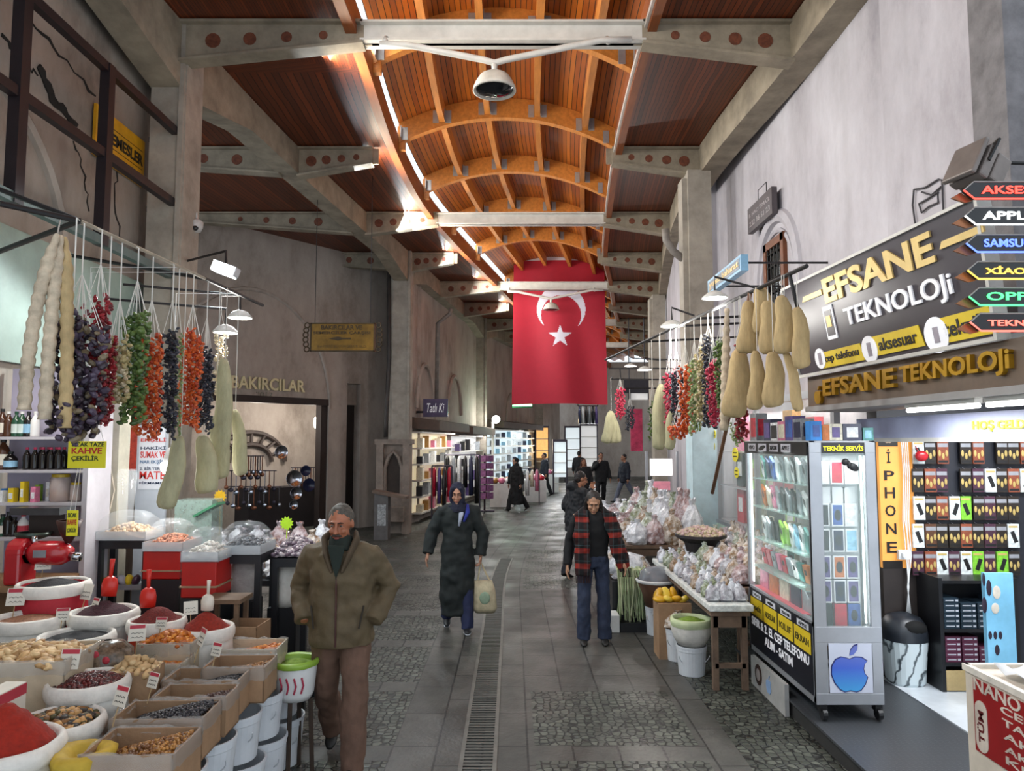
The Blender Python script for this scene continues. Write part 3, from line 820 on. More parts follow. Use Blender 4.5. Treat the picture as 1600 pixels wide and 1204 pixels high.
# ---------------- phone cabinet
cx0, cx1, cy0, cy1 = 2.15, 2.63, 5.35, 6.81
cab = thing('phone_cabinet', 'tall aluminium and glass phone cabinet on casters outside the shop', 'cabinet', (2.39, 6.08, .138))
mb = MB(); pw = .045
for x in (cx0, cx1 - pw):
    for y in (cy0, cy1 - pw): mb.b2((x, y, .25), (x + pw, y + pw, 2.1))
for z in (.25, .66, 2.06):
    h = .05 if z != .66 else .06
    mb.b2((cx0, cy0, z), (cx1, cy0 + pw, z + h)); mb.b2((cx0, cy1 - pw, z), (cx1, cy1, z + h))
    mb.b2((cx0, cy0, z if z != .66 else .78), (cx0 + pw, cy1, z + h if z != .66 else .82)); mb.b2((cx1 - pw, cy0, z), (cx1, cy1, z + h))
mb.b2((cx0 + .02, cy0 + .02, 2.09), (cx1 - .02, cy1 - .02, 2.105)); mb.b2((cx0 + .02, cy0 + .02, .26), (cx1 - .02, cy1 - .02, .275))
mb.b2((cx0, cy0 - .001, .25), (cx0 + .09, cy0 + .03, 2.1)); mb.b2((cx1 - .075, cy0 - .001, .25), (cx1, cy0 + .03, 2.1))
mb.b2((cx0 + .001, cy0 - .002, .68), (cx1, cy0 + .03, .79)); mb.b2((cx0 + .001, cy0 - .002, 2.02), (cx1, cy0 + .03, 2.1)); mb.b2((cx0 + .001, cy0 - .002, .25), (cx1, cy0 + .03, .33))
mb.build('frame', ALU, cab, bevel=.004)
mb = MB(); mb.b2((cx1 - .04, cy0 + .05, .66), (cx1 - .03, cy1 - .05, 2.06)); mb.build('back_panel', M('cabinet_white_back', 'dfe6e6', .4), cab)
zsh = [.81, 1.0, 1.25, 1.53, 1.78]
SHG = M('shelf_glass', 'b9d8d2', .08, var=0, alpha=.55)
for z in zsh:
    mb = MB(); mb.b2((cx0 + .03, cy0 + .2, z - .008), (cx1 - .05, cy1 - .04, z)); mb.build('glass_shelf', SHG, cab)
mb = MB(); mb.b2((cx0 + .004, cy0 + .05, .83), (cx0 + .009, cy1 - .05, 2.0)); mb.build('side_pane', GLS, cab)
mb = MB(); mb.b2((cx0 + .09, cy0 + .008, .79), (cx1 - .075, cy0 + .012, 2.02)); mb.build('front_pane', GLS, cab)
mb = MB(); mb.b2((cx0 + .08, cy0 + .19, .70), (cx1 - .05, cy0 + .2, 2.04)); mb.build('inner_board', M('cabinet_inner', 'd9dde0', .5), cab)
LEDM = M('led_strip', 'f4ffff', .5, var=0, emit=5)
mb = MB(); mb.b2((cx0 + .03, cy1 - .06, .85), (cx0 + .04, cy1 - .05, 2.0)); mb.b2((cx0 + .05, cy0 + .2, 2.03), (cx0 + .07, cy1 - .1, 2.04)); mb.b2((cx1 - .09, cy0 + .05, .8), (cx1 - .08, cy0 + .06, 2.0)); mb.build('led_strip', LEDM, cab)
for yy in (5.8, 6.4): light('cabinet_led', 'AREA', (cx0 + .2, yy, 2.02), 1.8, (.88, 1, .98), .5, .1)
for zz in (1.75, 1.5, 1.22): light('cabinet_shelf_led', 'AREA', (cx0 + .08, 6.1, zz - .02), .9, (.88, 1, .98), 1.1, .04).rotation_euler = (0, -.5, PI / 2)
light('cabinet_front_led', 'AREA', (2.4, cy0 + .06, 2.0), 1.2, (.95, 1, 1), .3, .05)
# header strips
mb = MB(); mb.b2((cx0 - .008, cy0 + .03, 2.0), (cx0, cy1, 2.1)); hs = mb.build('header_strip', BLK, cab)
for k, lg in enumerate(['VIVO', None, 'XIAOMI', 'APPLE']):
    y1 = cy1 - .12 - k * .27; mb = MB(); mb.b2((cx0 - .011, y1 - .2, 2.02), (cx0 - .008, y1, 2.085)); mb.build('logo_plate', M('logo_plate_grey', 'b9b6bd', .5), hs)
    if lg: text(lg, (cx0 - .0112, y1 - .02, 2.035), -UY, UZ, .16, .035, BLK, hs, depth=.002, bold=.02)
    else:
        mb = MB(); mb.prism([(.1 + .085 * math.cos(q) , .03 + .018 * math.sin(q) + .012 * math.cos(q)) for q in [2 * PI * j / 16 for j in range(16)]], (cx0 - .011, y1, 2.02), -UY, UZ, .002); mb.build('oval_mark', BLK, hs)
mb = MB(); mb.b2((cx0 + .09, cy0 - .008, 2.02), (cx1 - .08, cy0 - .001, 2.095)); h2 = mb.build('service_strip', BLK, cab)
text('TEKNİK SERVİS', (cx0 + .1, cy0 - .008, 2.035), UX, UZ, .29, .046, M('yellow_glow', 'e8e12a', .5, emit=.5, var=0), h2, depth=.003, bold=.03)
# lower advertising panel on the street side
mb = MB(); mb.b2((cx0 - .004, cy0 + .04, .30), (cx0, cy1 - .03, .80)); ap = mb.build('advert_panel', M('navy_panel', '10131f', .35), cab)
# panel grid: s runs from far (0) to near (1.38)
def AP(s, z): return Vector((cx0 - .0045, cy1 - .04 - s, z))
for k, (wrd, lg) in enumerate(zip(['TAMİR', 'AKSESUAR', 'KILIF', 'EKRAN'], ['VIVO', '~', 'XIAOMI', 'APPLE'])):
    s0 = .03 + k * .34
    mb = MB(); mb.prism([(0, 0), (.31, 0), (.31, .15), (0, .15)], AP(s0, .575), -UY, UZ, .002); o = mb.build('yellow_plate', YEL, ap)
    text(wrd, AP(s0 + .03, .625) - UX * .002, -UY, UZ, .25, .05, M('dark_olive_print', '3a3208', .6), o, depth=.002, bold=.02)
    mb = MB(); mb.prism([(0, 0), (.22, 0), (.22, .045), (0, .045)], AP(s0 + .06, .737), -UY, UZ, .002); o = mb.build('logo_plate', M('logo_plate_grey2', 'c9ccd2', .5), ap)
    if lg != '~': text(lg, AP(s0 + .09, .747) - UX * .002, -UY, UZ, .16, .024, BLK, o, depth=.002, bold=.01)
    else:
        mb = MB(); mb.prism([(.11 + .07 * math.cos(q), .022 + .012 * math.sin(q)) for q in [2 * PI * j / 14 for j in range(14)]], AP(s0 + .06, .737) - UX * .002, -UY, UZ, .002); mb.build('oval_mark', BLK, o)
text('SIFIR & 2. EL CEP TELEFONU', AP(.05, .485), -UY, UZ, 1.27, .07, WTX, ap, depth=.003, bold=.015)
text('ALIM - SATIM', AP(.38, .385), -UY, UZ, .62, .07, WTX, ap, depth=.003, bold=.015)
# apple poster on the cabinet end
mb = MB(); mb.b2((cx0 + .095, cy0 - .006, .335), (cx1 - .08, cy0 - .001, .675)); ps = mb.build('emblem_panel', M('poster_white', 'c9cede', .4, var=.02), cab)
APB = M('apple_blue', '3a5fd0', .25, var=0)
nt, N, Lk, b = nodes_of(APB)
tcg = N.new('ShaderNodeTexCoord'); spz = N.new('ShaderNodeSeparateXYZ'); Lk.new(tcg.outputs['Generated'], spz.inputs[0])
rp_ = N.new('ShaderNodeValToRGB'); rp_.color_ramp.elements[0].color = lin('4aa0dc'); rp_.color_ramp.elements[1].color = lin('6a74b8')
k_ = rp_.color_ramp.elements.new(.5); k_.color = lin('4668cc'); Lk.new(spz.outputs[2], rp_.inputs[0]); Lk.new(rp_.outputs[0], b.inputs['Base Color'])
mb = MB(); apple(mb, (2.39, cy0 - .0062, .355), UX, UZ, .30, .004); mb.build('emblem', APB, ps)
mb = MB(); apple(mb, (2.39, cy0 - .0055, .348), UX * 1.06, UZ * 1.06, .30, .003); mb.build('emblem_outline', M('apple_edge', '2a2f6e', .4), ps)
# casters
for x in (cx0 + .06, cx1 - .03):
    for y in (cy0 + .05, cy1 - .06):
        mb = MB(); mb.tube([(x - .016, y - .02, .18), (x + .016, y - .02, .18)], .042, 14); mb.b2((x - .025, y - .03, .2), (x + .025, y + .03, .252))
        mb.build('caster', BLK, cab)
# low poster box under the far end of the cabinet
pb = thing('poster_box', 'low white poster box with earphone and emblem prints at the foot of the cabinet', 'box', (2.1, 6.2, 0))
mb = MB(); mb.b2((2.095, 5.82, .0), (2.128, 6.62, .24)); mb.build('panel', M('poster_dull', 'a9a8a6', .5, var=.08), pb)
mb = MB(); mb.tube([(2.094, 6.42, .13), (2.09, 6.42, .13)], .085, 18, 0); mb.tube([(2.0905, 6.42, .13), (2.0885, 6.42, .13)], .05, 16, 1); apple(mb, (2.0935, 6.17, .06), -UY, UZ, .14, .003, 2)
mb.build('print', [M('print_dark', '3a2a24', .6), M('print_pale', '9a9492', .6), M('print_blue', '8aa6cc', .6)], pb)

# ---------------- boxed phones
def phone_box(name, c, d, body, art, label, cat='phone box', group=None, ax='y', rot=None, spot=True, parent=None):
    mb = MB(); R = rot if rot is not None else Matrix.Identity(3)
    mb.box((0, 0, 0), d, mi=0)
    if ax == 'y':
        mb.box((0, -d[1] / 2 - .0006, 0), (d[0] * .8, .0012, d[2] * .88), mi=1)
        if spot: mb.ell((0, -d[1] / 2 - .001, -.0), (d[0] * .3, .0012, d[2] * .26), 12, 6, mi=2)
    else:
        mb.box((-d[0] / 2 - .0006, 0, 0), (.0012, d[1] * .8, d[2] * .88), mi=1)
        if spot: mb.box((-d[0] / 2 - .001, 0, d[2] * .1), (.0014, d[1] * .5, d[2] * .3), mi=2)
    mb.v = [tuple(R @ Vector(v)) for v in mb.v]
    o = mb.build(name, [body, art, M('art_spot', '15121c', .4)], loc=c)
    return tag(o, label, cat, group)
ART = {k: M('art_' + k, v, .35, var=.15, scale=30) for k, v in dict(dark='1d1b22', blue='3d5fa8', navy='262b4a', purple='5b4a86', sky='8fc4e0', white='e3e5e8', red='c2203a', black='121216', orange='c8702a', gold='a87a3a', green='6fae52', lime='9fd04a', grey='8d9298', teal='4f8f8a', pink='d77a9a', cream='d8d2bc').items()}
cols_x = [2.297, 2.402, 2.500]
rows_ = [(805, ['dark', 'blue', 'white']), (845, ['black', 'navy', 'sky']), (887, ['purple', 'orange', 'purple']), (925, ['purple', 'navy', 'purple']), (963, ['black', 'red', 'blue'])]
RW = ['upper', 'second', 'third', 'fourth', 'bottom']; CW = ['left', 'middle', 'right']
for r, (py, arts) in enumerate(rows_):
    z = atY(1300, py, cy0 + .1).z
    for c in range(3):
        phone_box('phone_box', (cols_x[c], cy0 + .16, z), (.088, .05, .165), WHT if r < 4 else ART[arts[c]], ART[arts[c]],
                  f'boxed {arts[c]} phone at the {CW[c]} of the {RW[r]} row in the narrow cabinet end', group='boxed phones in the cabinet end', spot=arts[c] not in ('white', 'red', 'sky', 'black'))
for c, (nm, wd) in enumerate([('white', .10), ('red', .095), ('white', .10)]):
    phone_box('phone_box', (2.29 + c * .108, cy0 + .14, atY(1300, 738, cy0 + .1).z), (wd, .05, .17), WHT, ART[nm], f'{nm} boxed phone at the {CW[c]} of the top row above the framed white cards', group='boxed phones in the cabinet end', spot=False)
for c in range(3):
    x = (2.315, 2.43, 2.5)[c]
    phone_box('display_card', (x, cy0 + .17, atY(1300, 775, cy0 + .1).z), (.10, .01, .13), WHT, WHT, f'plain white card with a small red mark at the {CW[c]} behind the cabinet glass', 'card', spot=False)
    mb = MB()
# dark bow hanging on the cabinet front
bw = thing('cloth_bow', 'black cloth bow stuck on the glass at the top of the cabinet end', 'bow', (2.44, cy0 - .01, 1.93))
mb = MB(); mb.ell((2.405, cy0 - .014, 1.955), (.03, .012, .026), 10, 8); mb.ell((2.46, cy0 - .014, 1.92), (.045, .012, .028), 10, 8, Matrix.Rotation(.5, 3, 'Y')); mb.ell((2.43, cy0 - .016, 1.935), (.018, .012, .03), 8, 6); mb.build('bow_loops', BLK, bw, smooth=True)
# leaning phones on the side shelves
pal = [['teal', 'navy', 'blue', 'white', 'grey', 'white', 'black', 'white', 'grey'], ['orange', 'cream', 'pink', 'grey', 'dark', 'grey', 'dark', 'grey', 'white'], ['white', 'grey', 'dark', 'dark', 'lime', 'lime', 'white', 'sky', 'white', 'teal'], ['red', 'red', 'grey', 'pink', 'red', 'grey', 'white', 'teal', 'orange']]
SW = {1.78: 'top', 1.53: 'second', 1.25: 'third', 1.0: 'fourth'}
for si, z in enumerate([1.78, 1.53, 1.25, 1.0]):
    L = pal[si]
    for k, cn in enumerate(L):
        y = cy1 - .14 - k * (1.05 / len(L))
        rot = Matrix.Rotation(.55, 3, 'X') @ Matrix.Rotation(-.25, 3, 'Y') if si < 3 else Matrix.Rotation(-.2, 3, 'Y')
        d = (.02, .1, .2) if si < 3 else (.03, .09, .14)
        phone_box('display_phone', (cx0 + .12, y, z + .088), d, ART[cn], ART[cn if si else ('white' if k % 3 == 0 else cn)], f'{cn} phone, {ORD[k]} from the far end of the {SW[z]} shelf in the glass cabinet side', 'phone', 'phones leaning on the cabinet shelves', ax='x', rot=rot, spot=(k % 2 == 0))
    for k in range(4):
        y = cy1 - .25 - k * .3
        phone_box('boxed_stock', (cx0 + .33, y, z + .075), (.06, .2, .14), WHT if k % 2 else ART['cream'], ART['white' if k % 2 else 'teal'], f'boxed stock at the back of the {SW[z]} cabinet shelf, {ORD[k]} from the far end', 'box', 'boxes at the back of the cabinet shelves', ax='x')
for k, cn in enumerate(['pink', 'orange', 'cream', 'navy', 'grey']):
    phone_box('leaflet', (cx0 + .08, cy1 - .2 - k * .24, .90), (.01, .2, .16), ART[cn], ART[cn], f'{cn} card leaning on the lowest cabinet shelf, {ORD[k]} from the far end', 'card', ax='x', spot=False)
mb = MB(); mb.b2((cx0 + .02, cy0 + .25, .812), (cx1 - .06, cy1 - .08, .822)); tag(mb.build('shelf_mat', M('pink_mat', 'd95a6a', .5, emit=.12)), 'pink mat on the lowest shelf of the phone cabinet', 'mat')
# product cartons standing on top of the cabinet
cart = [(1186, 1193 + 8, 646, 'grey', 'tall grey carton with a red curl'), (1208, 1203, 655, 'navy', 'dark carton'), (1219, 0, 660, 'white', 'white carton'), (1231, 0, 658, 'pink', 'pinkish carton'), (1243, 0, 650, 'purple', 'lilac carton'), (1256, 0, 654, 'grey', 'pale grey carton')]
yy = cy1 - .08
for k, (px, _, pt, cn, lb) in enumerate(cart):
    y = atX(px, 690, cx0 + .1).y; zt = atY(px, pt, y).z
    mb = MB(); mb.box((0, 0, (zt - 2.107) / 2), (.1, .17, zt - 2.107), mi=0); mb.box((-.051, 0, (zt - 2.107) * .5), (.002, .13, (zt - 2.107) * .7), mi=1); mb.box((0, -.086, (zt - 2.107) * .5), (.07, .002, (zt - 2.107) * .6), mi=1)
    tag(mb.build('product_carton', [ART[cn], ART[['red', 'purple', 'dark', 'cream', 'blue', 'navy'][k]]], loc=(cx0 + .1, y, 2.107)), lb + ' on the cabinet top, ' + ORD[k] + ' from the far end', 'carton', 'cartons on top of the cabinet')
for k, (x0, x1, pt, cn, c2, lb) in enumerate([(1263, 1280, 658, 'sky', 'blue', 'bright blue carton'), (1281, 1292, 664, 'orange', 'orange', 'narrow orange carton'), (1292, 1312, 662, 'cream', 'purple', 'beige and purple carton'), (1313, 1342, 662, 'navy', 'white', 'dark carton with a white egg shape'), (1344, 1360, 668, 'teal', 'sky', 'turquoise carton')]):
    a = atY(x0, 690, cy0 + .06); c = atY(x1, 690, cy0 + .06); zt = atY(x0, pt, cy0 + .06).z - 2.107
    mb = MB(); mb.box((0, 0, zt / 2), (c.x - a.x, .1, zt), mi=0); mb.box((0, -.051, zt * .5), ((c.x - a.x) * .6, .002, zt * .6), mi=1)
    tag(mb.build('product_carton', [ART[cn] if cn != 'sky' else M('bright_blue', '2a86d6', .4), ART[c2]], loc=((a.x + c.x) / 2, cy0 + .06, 2.107)), lb + ' on the front edge of the cabinet top', 'carton', 'cartons on top of the cabinet')

# ---------------- glowing letter column and accessory wall
YI = 6.28
a = atY(1372, 690, YI); b = atY(1425, 690, YI)
ORG = M('orange_backlit', 'e09a4a', .5, var=.12, scale=2, emit=.55)
ip = thing('letter_column', 'orange backlit upright panel with black letters at the shop corner', 'sign', ((a.x + b.x) / 2, YI, .14))
zt, zb_ = atY(1390, 664, YI).z, atY(1390, 887, YI).z
mb = MB(); mb.b2((a.x, YI, zb_), (b.x, YI + .04, zt)); mb.build('panel', ORG, ip)
mb = MB(); mb.b2((a.x, YI, .14), (b.x, YI + .04, zb_)); mb.build('lower_board', M('dark_base_board', '2b2422', .5, var=.1), ip)
z2 = atY(1390, 697, YI).z; xm = (a.x + atY(1402, 690, YI).x) / 2; wl = atY(1402, 690, YI).x - a.x
mb = MB(); mb.b2((a.x, YI - .006, z2), (a.x + wl, YI, zt)); hb = mb.build('head_plate', M('dark_head', '1a1410', .4), ip)
mb = MB(); apple(mb, (xm, YI - .007, z2 + .03), UX, UZ, .1, .003); mb.build('emblem', M('emblem_tan', 'a08a74', .4, emit=.2), hb)
mb = MB(); mb.b2((a.x, YI - .006, zb_), (a.x + wl, YI, zb_ + .06)); mb.build('foot_plate', M('dark_head', '1a1410'), ip)
for ch, py0, py1 in (('İ', 723, 701), ('P', 750, 735), ('H', 778, 761), ('O', 806, 789), ('N', 834, 817), ('E', 863, 846)):
    z0 = atY(1388, py0, YI).z; z1 = atY(1388, py1, YI).z
    wq = .03 if ch == 'İ' else .085
    text(ch, (xm - wq / 2, YI - .001, z0), UX, UZ, wq, z1 - z0, BLK, ip, depth=.006, bold=.01)
# cables and socket by the column
mb = MB()
for k in range(4):
    x = atY(1405 + k * 3, 690, YI).x
    mb.tube([(x, YI - .03, 2.2), (x + .01, YI - .03, 1.8), (x - .012, YI - .03, 1.45), (x + .02 * math.sin(k * 2), YI - .04, 1.15), (x - .02 * k, YI - .06, .9), (x - .03, YI - .05, .62)], .005, 5)
cb = tag(mb.build('cable_bundle', WHT, smooth=True), 'white cables hanging beside the orange letter column', 'cables')
mb = MB(); x = atY(1402, 690, YI).x; mb.b2((x - .05, YI - .05, 1.12), (x + .05, YI - .01, 1.2)); mb.b2((x - .03, YI - .08, 1.14), (x + .0, YI - .05, 1.18))
tag(mb.build('wall_socket', WHT, bevel=.006), 'white multi socket with plugs beside the orange letter column', 'socket')
# accessory wall: hooks and hanging packs
x0 = atY(1424, 690, YI).x
mb = MB(); mb.b2((x0, YI - .0, .14), (4.9, YI + .03, 2.2)); wl_ = struct(mb.build('trim_7', SHW))
PK = dict(b=('pack_brown', '5a3a28'), d=('pack_dark', '2c241e'), r=('pack_rust', '8a4a34'), w=('pack_white', 'd5dcdc'), g=('pack_green', '7cc23a'), p=('pack_plum', '4a2c3c'))
prow = [(688, 'wdrxdrxddr'), (732, 'drpxdpwdrw'), (775, 'wdrwgdpdd'), (818, 'wbddrdpdw'), (861, 'prwpwgpgd')]
PN = dict(b='brown', d='dark', r='rust red', w='white', g='green', p='plum')
for r, (py, code) in enumerate(prow):
    for c, ch in enumerate(code):
        if ch == 'x': continue
        px = 1434 + c * 18.6
        p = atY(px, py, YI - .04); h = .195; wd = .094
        mb = MB(); j = random.uniform(-.006, .006)
        mb.box((0, 0, -h / 2), (wd, .018, h), mi=0)
        if ch in 'dbrp':
            mb.box((0, -.0095, -h * .2), (wd * .9, .001, h * .16), mi=3)
            for q in range(3): mb.ell((-.03 + q * .03, -.011, -h * (.55 + .12 * (q % 2))), (.012, .004, .028), 8, 5, mi=1)
            mb.box((0, -.0095, -h * .9), (wd * .9, .001, h * .1), mi=2)
        else:
            mb.box((0.004, -.0095, -h * .55), (wd * .36, .001, h * .5), rot=Matrix.Rotation(.35 * ((c % 2) * 2 - 1), 3, 'Y'), mi=2)
            mb.box((0, -.0095, -h * .12), (wd * .8, .001, h * .08), mi=1)
        mb.tube([(0, .0, -.004), (0, .04, .01)], .003, 5, 3)
        o = mb.build('accessory_pack', [M(PK[ch][0], PK[ch][1], .35, var=.15, scale=30), M('pack_gold', 'b8a060', .4), M('pack_black', '1a1a1c', .4), M('pack_label', '8e9096', .4)], loc=(p.x + j, YI - .04, p.z))
        tag(o, f'{PN[ch]} accessory pack, {ORD[c]} from the left in the {["top", "second", "third", "fourth", "lowest"][r]} row on the shop wall', 'accessory pack', 'accessory packs on the shop wall')
hk = MB()
mb = MB(); p = atY(1440, 712, YI - .1); mb.ell((p.x, YI - .1, p.z), (.055, .03, .045), 14, 10); mb.tube([(p.x - .02, YI - .1, p.z + .03), (p.x - .02, YI - .01, p.z + .12)], .004, 5)
tag(mb.build('red_pouch', M('red_gloss', 'b3202a', .25), smooth=True), 'glossy red round pouch hanging in front of the top row of packs', 'pouch')
# low shelves with stacked dark cartons
mb = MB()
sx0, sx1 = x0 + .02, atY(1532, 690, YI).x
zl = [.36, .62, 1.0]
rk = thing('low_rack', 'black low rack of stacked dark cartons below the hanging packs', 'rack', ((sx0 + sx1) / 2, YI - .2, .14))
for z in zl:
    mb = MB(); mb.b2((sx0, YI - .32, z - .025), (sx1, YI - .01, z)); mb.build('shelf', BLK, rk)
for q in (sx0 - .03, sx1): mb = MB(); mb.b2((q, YI - .33, .14), (q + .03, YI - .01, 1.02)); mb.build('upright', BLK, rk)
mb = MB(); mb.b2((sx0, YI - .325, .15), (sx1, YI - .30, .30)); mb.build('plinth', M('pale_wood', 'b8a070', .5, var=.1), rk)
pw_ = (sx1 - sx0 - .03) / 4
for lv, (z, cn, hts) in enumerate([(.62, 'carton_slate', [6, 5, 5, 6]), (.36, 'carton_plum', [5, 5, 3, 2]), (.30, 'carton_black', [0, 0, 0, 0])]):
    if lv == 2: continue
    zz = z
    for c in range(4):
        for k in range(hts[c]):
            mb = MB(); dh = .04
            mb.box((0, 0, dh / 2), (pw_ - .012, .2, dh - .003), mi=0)
            mb.box((-.012, -.1005, dh / 2), (pw_ * .5, .001, .008), mi=1); mb.box((pw_ * .33, -.1005, dh / 2), (.022, .001, .014), mi=1)
            o = mb.build('small_carton', [M(cn, '20303c' if lv == 0 else '5a2a40', .45, var=.1), M('carton_label', 'b8bcc4', .5)], loc=(sx0 + .015 + pw_ * (c + .5), YI - .2, zz + k * dh))
            tag(o, f'flat {"slate" if lv == 0 else "plum"} carton, {ORD[k]} from below in the {ORD[c]} stack on the {"upper" if lv == 0 else "middle"} rack shelf', 'carton', 'flat cartons stacked on the low rack')
# upright advert panel with watches, glass counter behind the red box
a = atY(1528, 690, 5.6); b = atY(1572, 690, 5.6)
wa = thing('advert_board', 'pale blue upright board with watch and earphone pictures in the shop', 'advert', ((a.x + b.x) / 2, 5.6, .14))
mb = MB(); mb.b2((a.x, 5.6, .14), (b.x, 5.64, atY(1550, 895, 5.6).z)); 
SKYB = M('advert_sky', '7fc0e2', .4, var=.12, scale=2)
mb.build('panel', SKYB, wa)
mb = MB()
for px, py, rx, rz_, m_ in ((1537, 905, .012, .05, 0), (1545, 918, .02, .06, 0), (1557, 925, .03, .05, 1), (1538, 945, .02, .06, 0), (1555, 950, .03, .04, 1), (1547, 992, .014, .03, 0), (1555, 992, .014, .03, 0), (1563, 992, .014, .03, 0), (1558, 1015, .018, .04, 0)):
    p = atY(px, py, 5.6); mb.ell((p.x, 5.598, p.z), (rx, .003, rz_), 10, 6, mi=m_)
mb.build('picture', [M('watch_dark', '2a2030', .4), M('watch_cream', 'cfc8bc', .4)], wa)
gc = thing('glass_counter', 'glass counter with yellow goods at the right edge behind the red box', 'counter', (4.1, 5.0, .14))
mb = MB(); mb.b2((3.7, 4.75, 1.12), (4.8, 5.3, 1.135)); mb.build('top_pane', GLS, gc)
mb = MB()
for z in (.14, .6, .85): mb.b2((3.7, 4.75, z), (4.8, 5.3, z + .02))
for x in (3.7, 4.77): mb.b2((x, 4.75, .14), (x + .03, 4.78, 1.12)); mb.b2((x, 5.27, .14), (x + .03, 5.3, 1.12))
mb.build('frame', BLK, gc)
for k in range(6):
    mb = MB(); mb.b2((3.78 + k * .16, 4.85, .871), (3.9 + k * .16, 5.1, 1.0)); tag(mb.build('goods_box', ART['lime'] if k % 3 == 2 else YEL), f'yellow box on the glass counter shelf, {ORD[k]} from the left', 'box', 'yellow boxes in the glass counter')
mb = MB(); p = atY(1590, 960, 5.0); mb.ell((3.86, 4.9, .73), (.07, .02, .11), 14, 10); tag(mb.build('headphones', M('rose_pink', 'c58a92', .4), smooth=True), 'rose pink headphones on the lower shelf of the glass counter', 'headphones')
# red box counter in the lower right corner
XN = 2.25
def np_(px, py): r = atX(px, py, XN); return r
nb = thing('red_counter_box', 'cream box counter with a red printed front in the lower right corner', 'counter', (2.55, 3.1, .138))
yA = np_(1507, 1036).y; ztop = np_(1507, 1036).z
mb = MB(); mb.b2((XN + .002, 2.2, .125), (2.95, yA, ztop - .02)); mb.build('body', M('cream_box', 'cfc4b4', .5, var=.06), nb)
mb = MB(); mb.b2((XN - .008, 2.2, ztop - .03), (XN + .02, yA + .01, ztop)); mb.b2((XN, yA - .02, ztop - .03), (2.95, yA + .01, ztop)); mb.build('rim', M('cream_rim', 'd9d2c6', .4), nb)
REDP = M('red_print', '8e1216', .4, var=.05)
fp = np_(1518, 1180)
mb = MB(); mb.b2((XN - .006, 2.2, np_(1526, 1170).z), (XN + .0, yA - .07, ztop - .045)); rd = mb.build('red_front', REDP, nb)
def ntext(s, pl, pr, pt, mat=None, Uv=None):
    a, b, c = np_(*pl), np_(*pr), np_(*pt)
    text(s, Vector((XN - .006, a.y, a.z)), -UY, UZ, a.y - b.y, c.z - a.z, mat or M('cream_text', 'cbbfb2', .5), rd, depth=.003, bold=.012)
ntext('NANO', (1524, 1076), (1597, 1103), (1524, 1057))
for wd_, py, x_ in (('CEP', 1112, 1566), ('TAB', 1132, 1569), ('AKI', 1153, 1571), ('AKS', 1174, 1573), ('KIL', 1192, 1575)):
    ntext(wd_, (x_, py), (x_ + 52, py + 20), (x_, py - 11))
# pill with vertical word
pa, pb_ = np_(1534, 1088), np_(1545, 1183)
yc = np_(1536, 1130).y; w2 = .045; zc0, zc1 = pa.z - .02, np_(1545, 1180).z
mb = MB(); poly = [(w2 * math.cos(q), (zc1 - zc0) / 2 - w2 + w2 * math.sin(q) if False else 0) for q in []]
H2 = abs(zc1 - zc0) / 2; zm = (zc0 + zc1) / 2
poly = [(w2 * math.cos(PI * k / 10), H2 - w2 + w2 * math.sin(PI * k / 10)) for k in range(11)] + [(-w2 * math.cos(PI * k / 10), -H2 + w2 - w2 * math.sin(PI * k / 10)) for k in range(11)]
mb.prism(poly, (XN - .006, yc, zm), -UY, UZ, .003); pl_ = mb.build('pill_label', M('cream_text', 'cbbfb2'), rd)
text('TÜM', Vector((XN - .0095, yc - .022, zm - H2 * .62)), UZ, UY, H2 * 1.24, .05, M('dark_red_text', '5a0f14', .5), rd, depth=.002, bold=.02)
# thin white cloth or plastic on top of the box
mb = MB(); gx, gy = 14, 14
hf = lambda i, j: .02 + .17 * max(0, 1 - ((i - 8) / 7) ** 2) * max(0, 1 - ((j - 6) / 7) ** 2) + .02 * math.sin(i * 1.7 + j * 2.3)
vs = [(XN + .08 + .6 * i / gx, 2.5 + (yA - .1 - 2.5) * j / gy, ztop + hf(i, j)) for i in range(gx + 1) for j in range(gy + 1)]
mb.add(vs, [(i * (gy + 1) + j, (i + 1) * (gy + 1) + j, (i + 1) * (gy + 1) + j + 1, i * (gy + 1) + j + 1) for i in range(gx) for j in range(gy)])
o = tag(mb.build('plastic_sheet', M('plastic_bag_white', 'dadde2', .3, alpha=.75, var=.03), smooth=True), 'crumpled translucent white plastic on the red counter box', 'plastic bag')
sd = o.modifiers.new('solid', 'SOLIDIFY'); sd.thickness = .003
# marble-patterned bin
MB_ = M('bin_marble', 'cfdbdf', .35, var=0, scale=5)
nt, N, Lk, b = nodes_of(MB_)
tc = N.new('ShaderNodeTexCoord'); wv = N.new('ShaderNodeTexWave'); wv.inputs['Scale'].default_value = 2.2; wv.inputs['Distortion'].default_value = 14; wv.inputs['Detail'].default_value = 4
Lk.new(tc.outputs['Object'], wv.inputs[0]); rr_ = N.new('ShaderNodeValToRGB'); rr_.color_ramp.elements[0].color = lin('3d484e'); rr_.color_ramp.elements[1].color = lin('cfdbdf'); rr_.color_ramp.elements[1].position = .12
Lk.new(wv.outputs['Fac'], rr_.inputs[0]); Lk.new(rr_.outputs[0], b.inputs['Base Color'])
p = atZ(1403, 1058, .14); p.y -= .12
bn = thing('waste_bin', 'marble patterned waste bin with a dark scoop lid below the orange letters', 'bin', (p.x, p.y, .14))
mb = MB(); mb.lathe([(.13, 0), (.14, .02), (.165, .34), (.165, .36)], (p.x, p.y, .14), 28, capt=True, sq=2.6); mb.build('body', MB_, bn, smooth=False)
mb = MB(); n = 24; prof = []
mb.lathe([(.168, .35), (.17, .40), (.16, .47), (.12, .53), (.04, .56), (.0, .56)], (p.x, p.y, .14), 24, capb=False, sq=2.6)
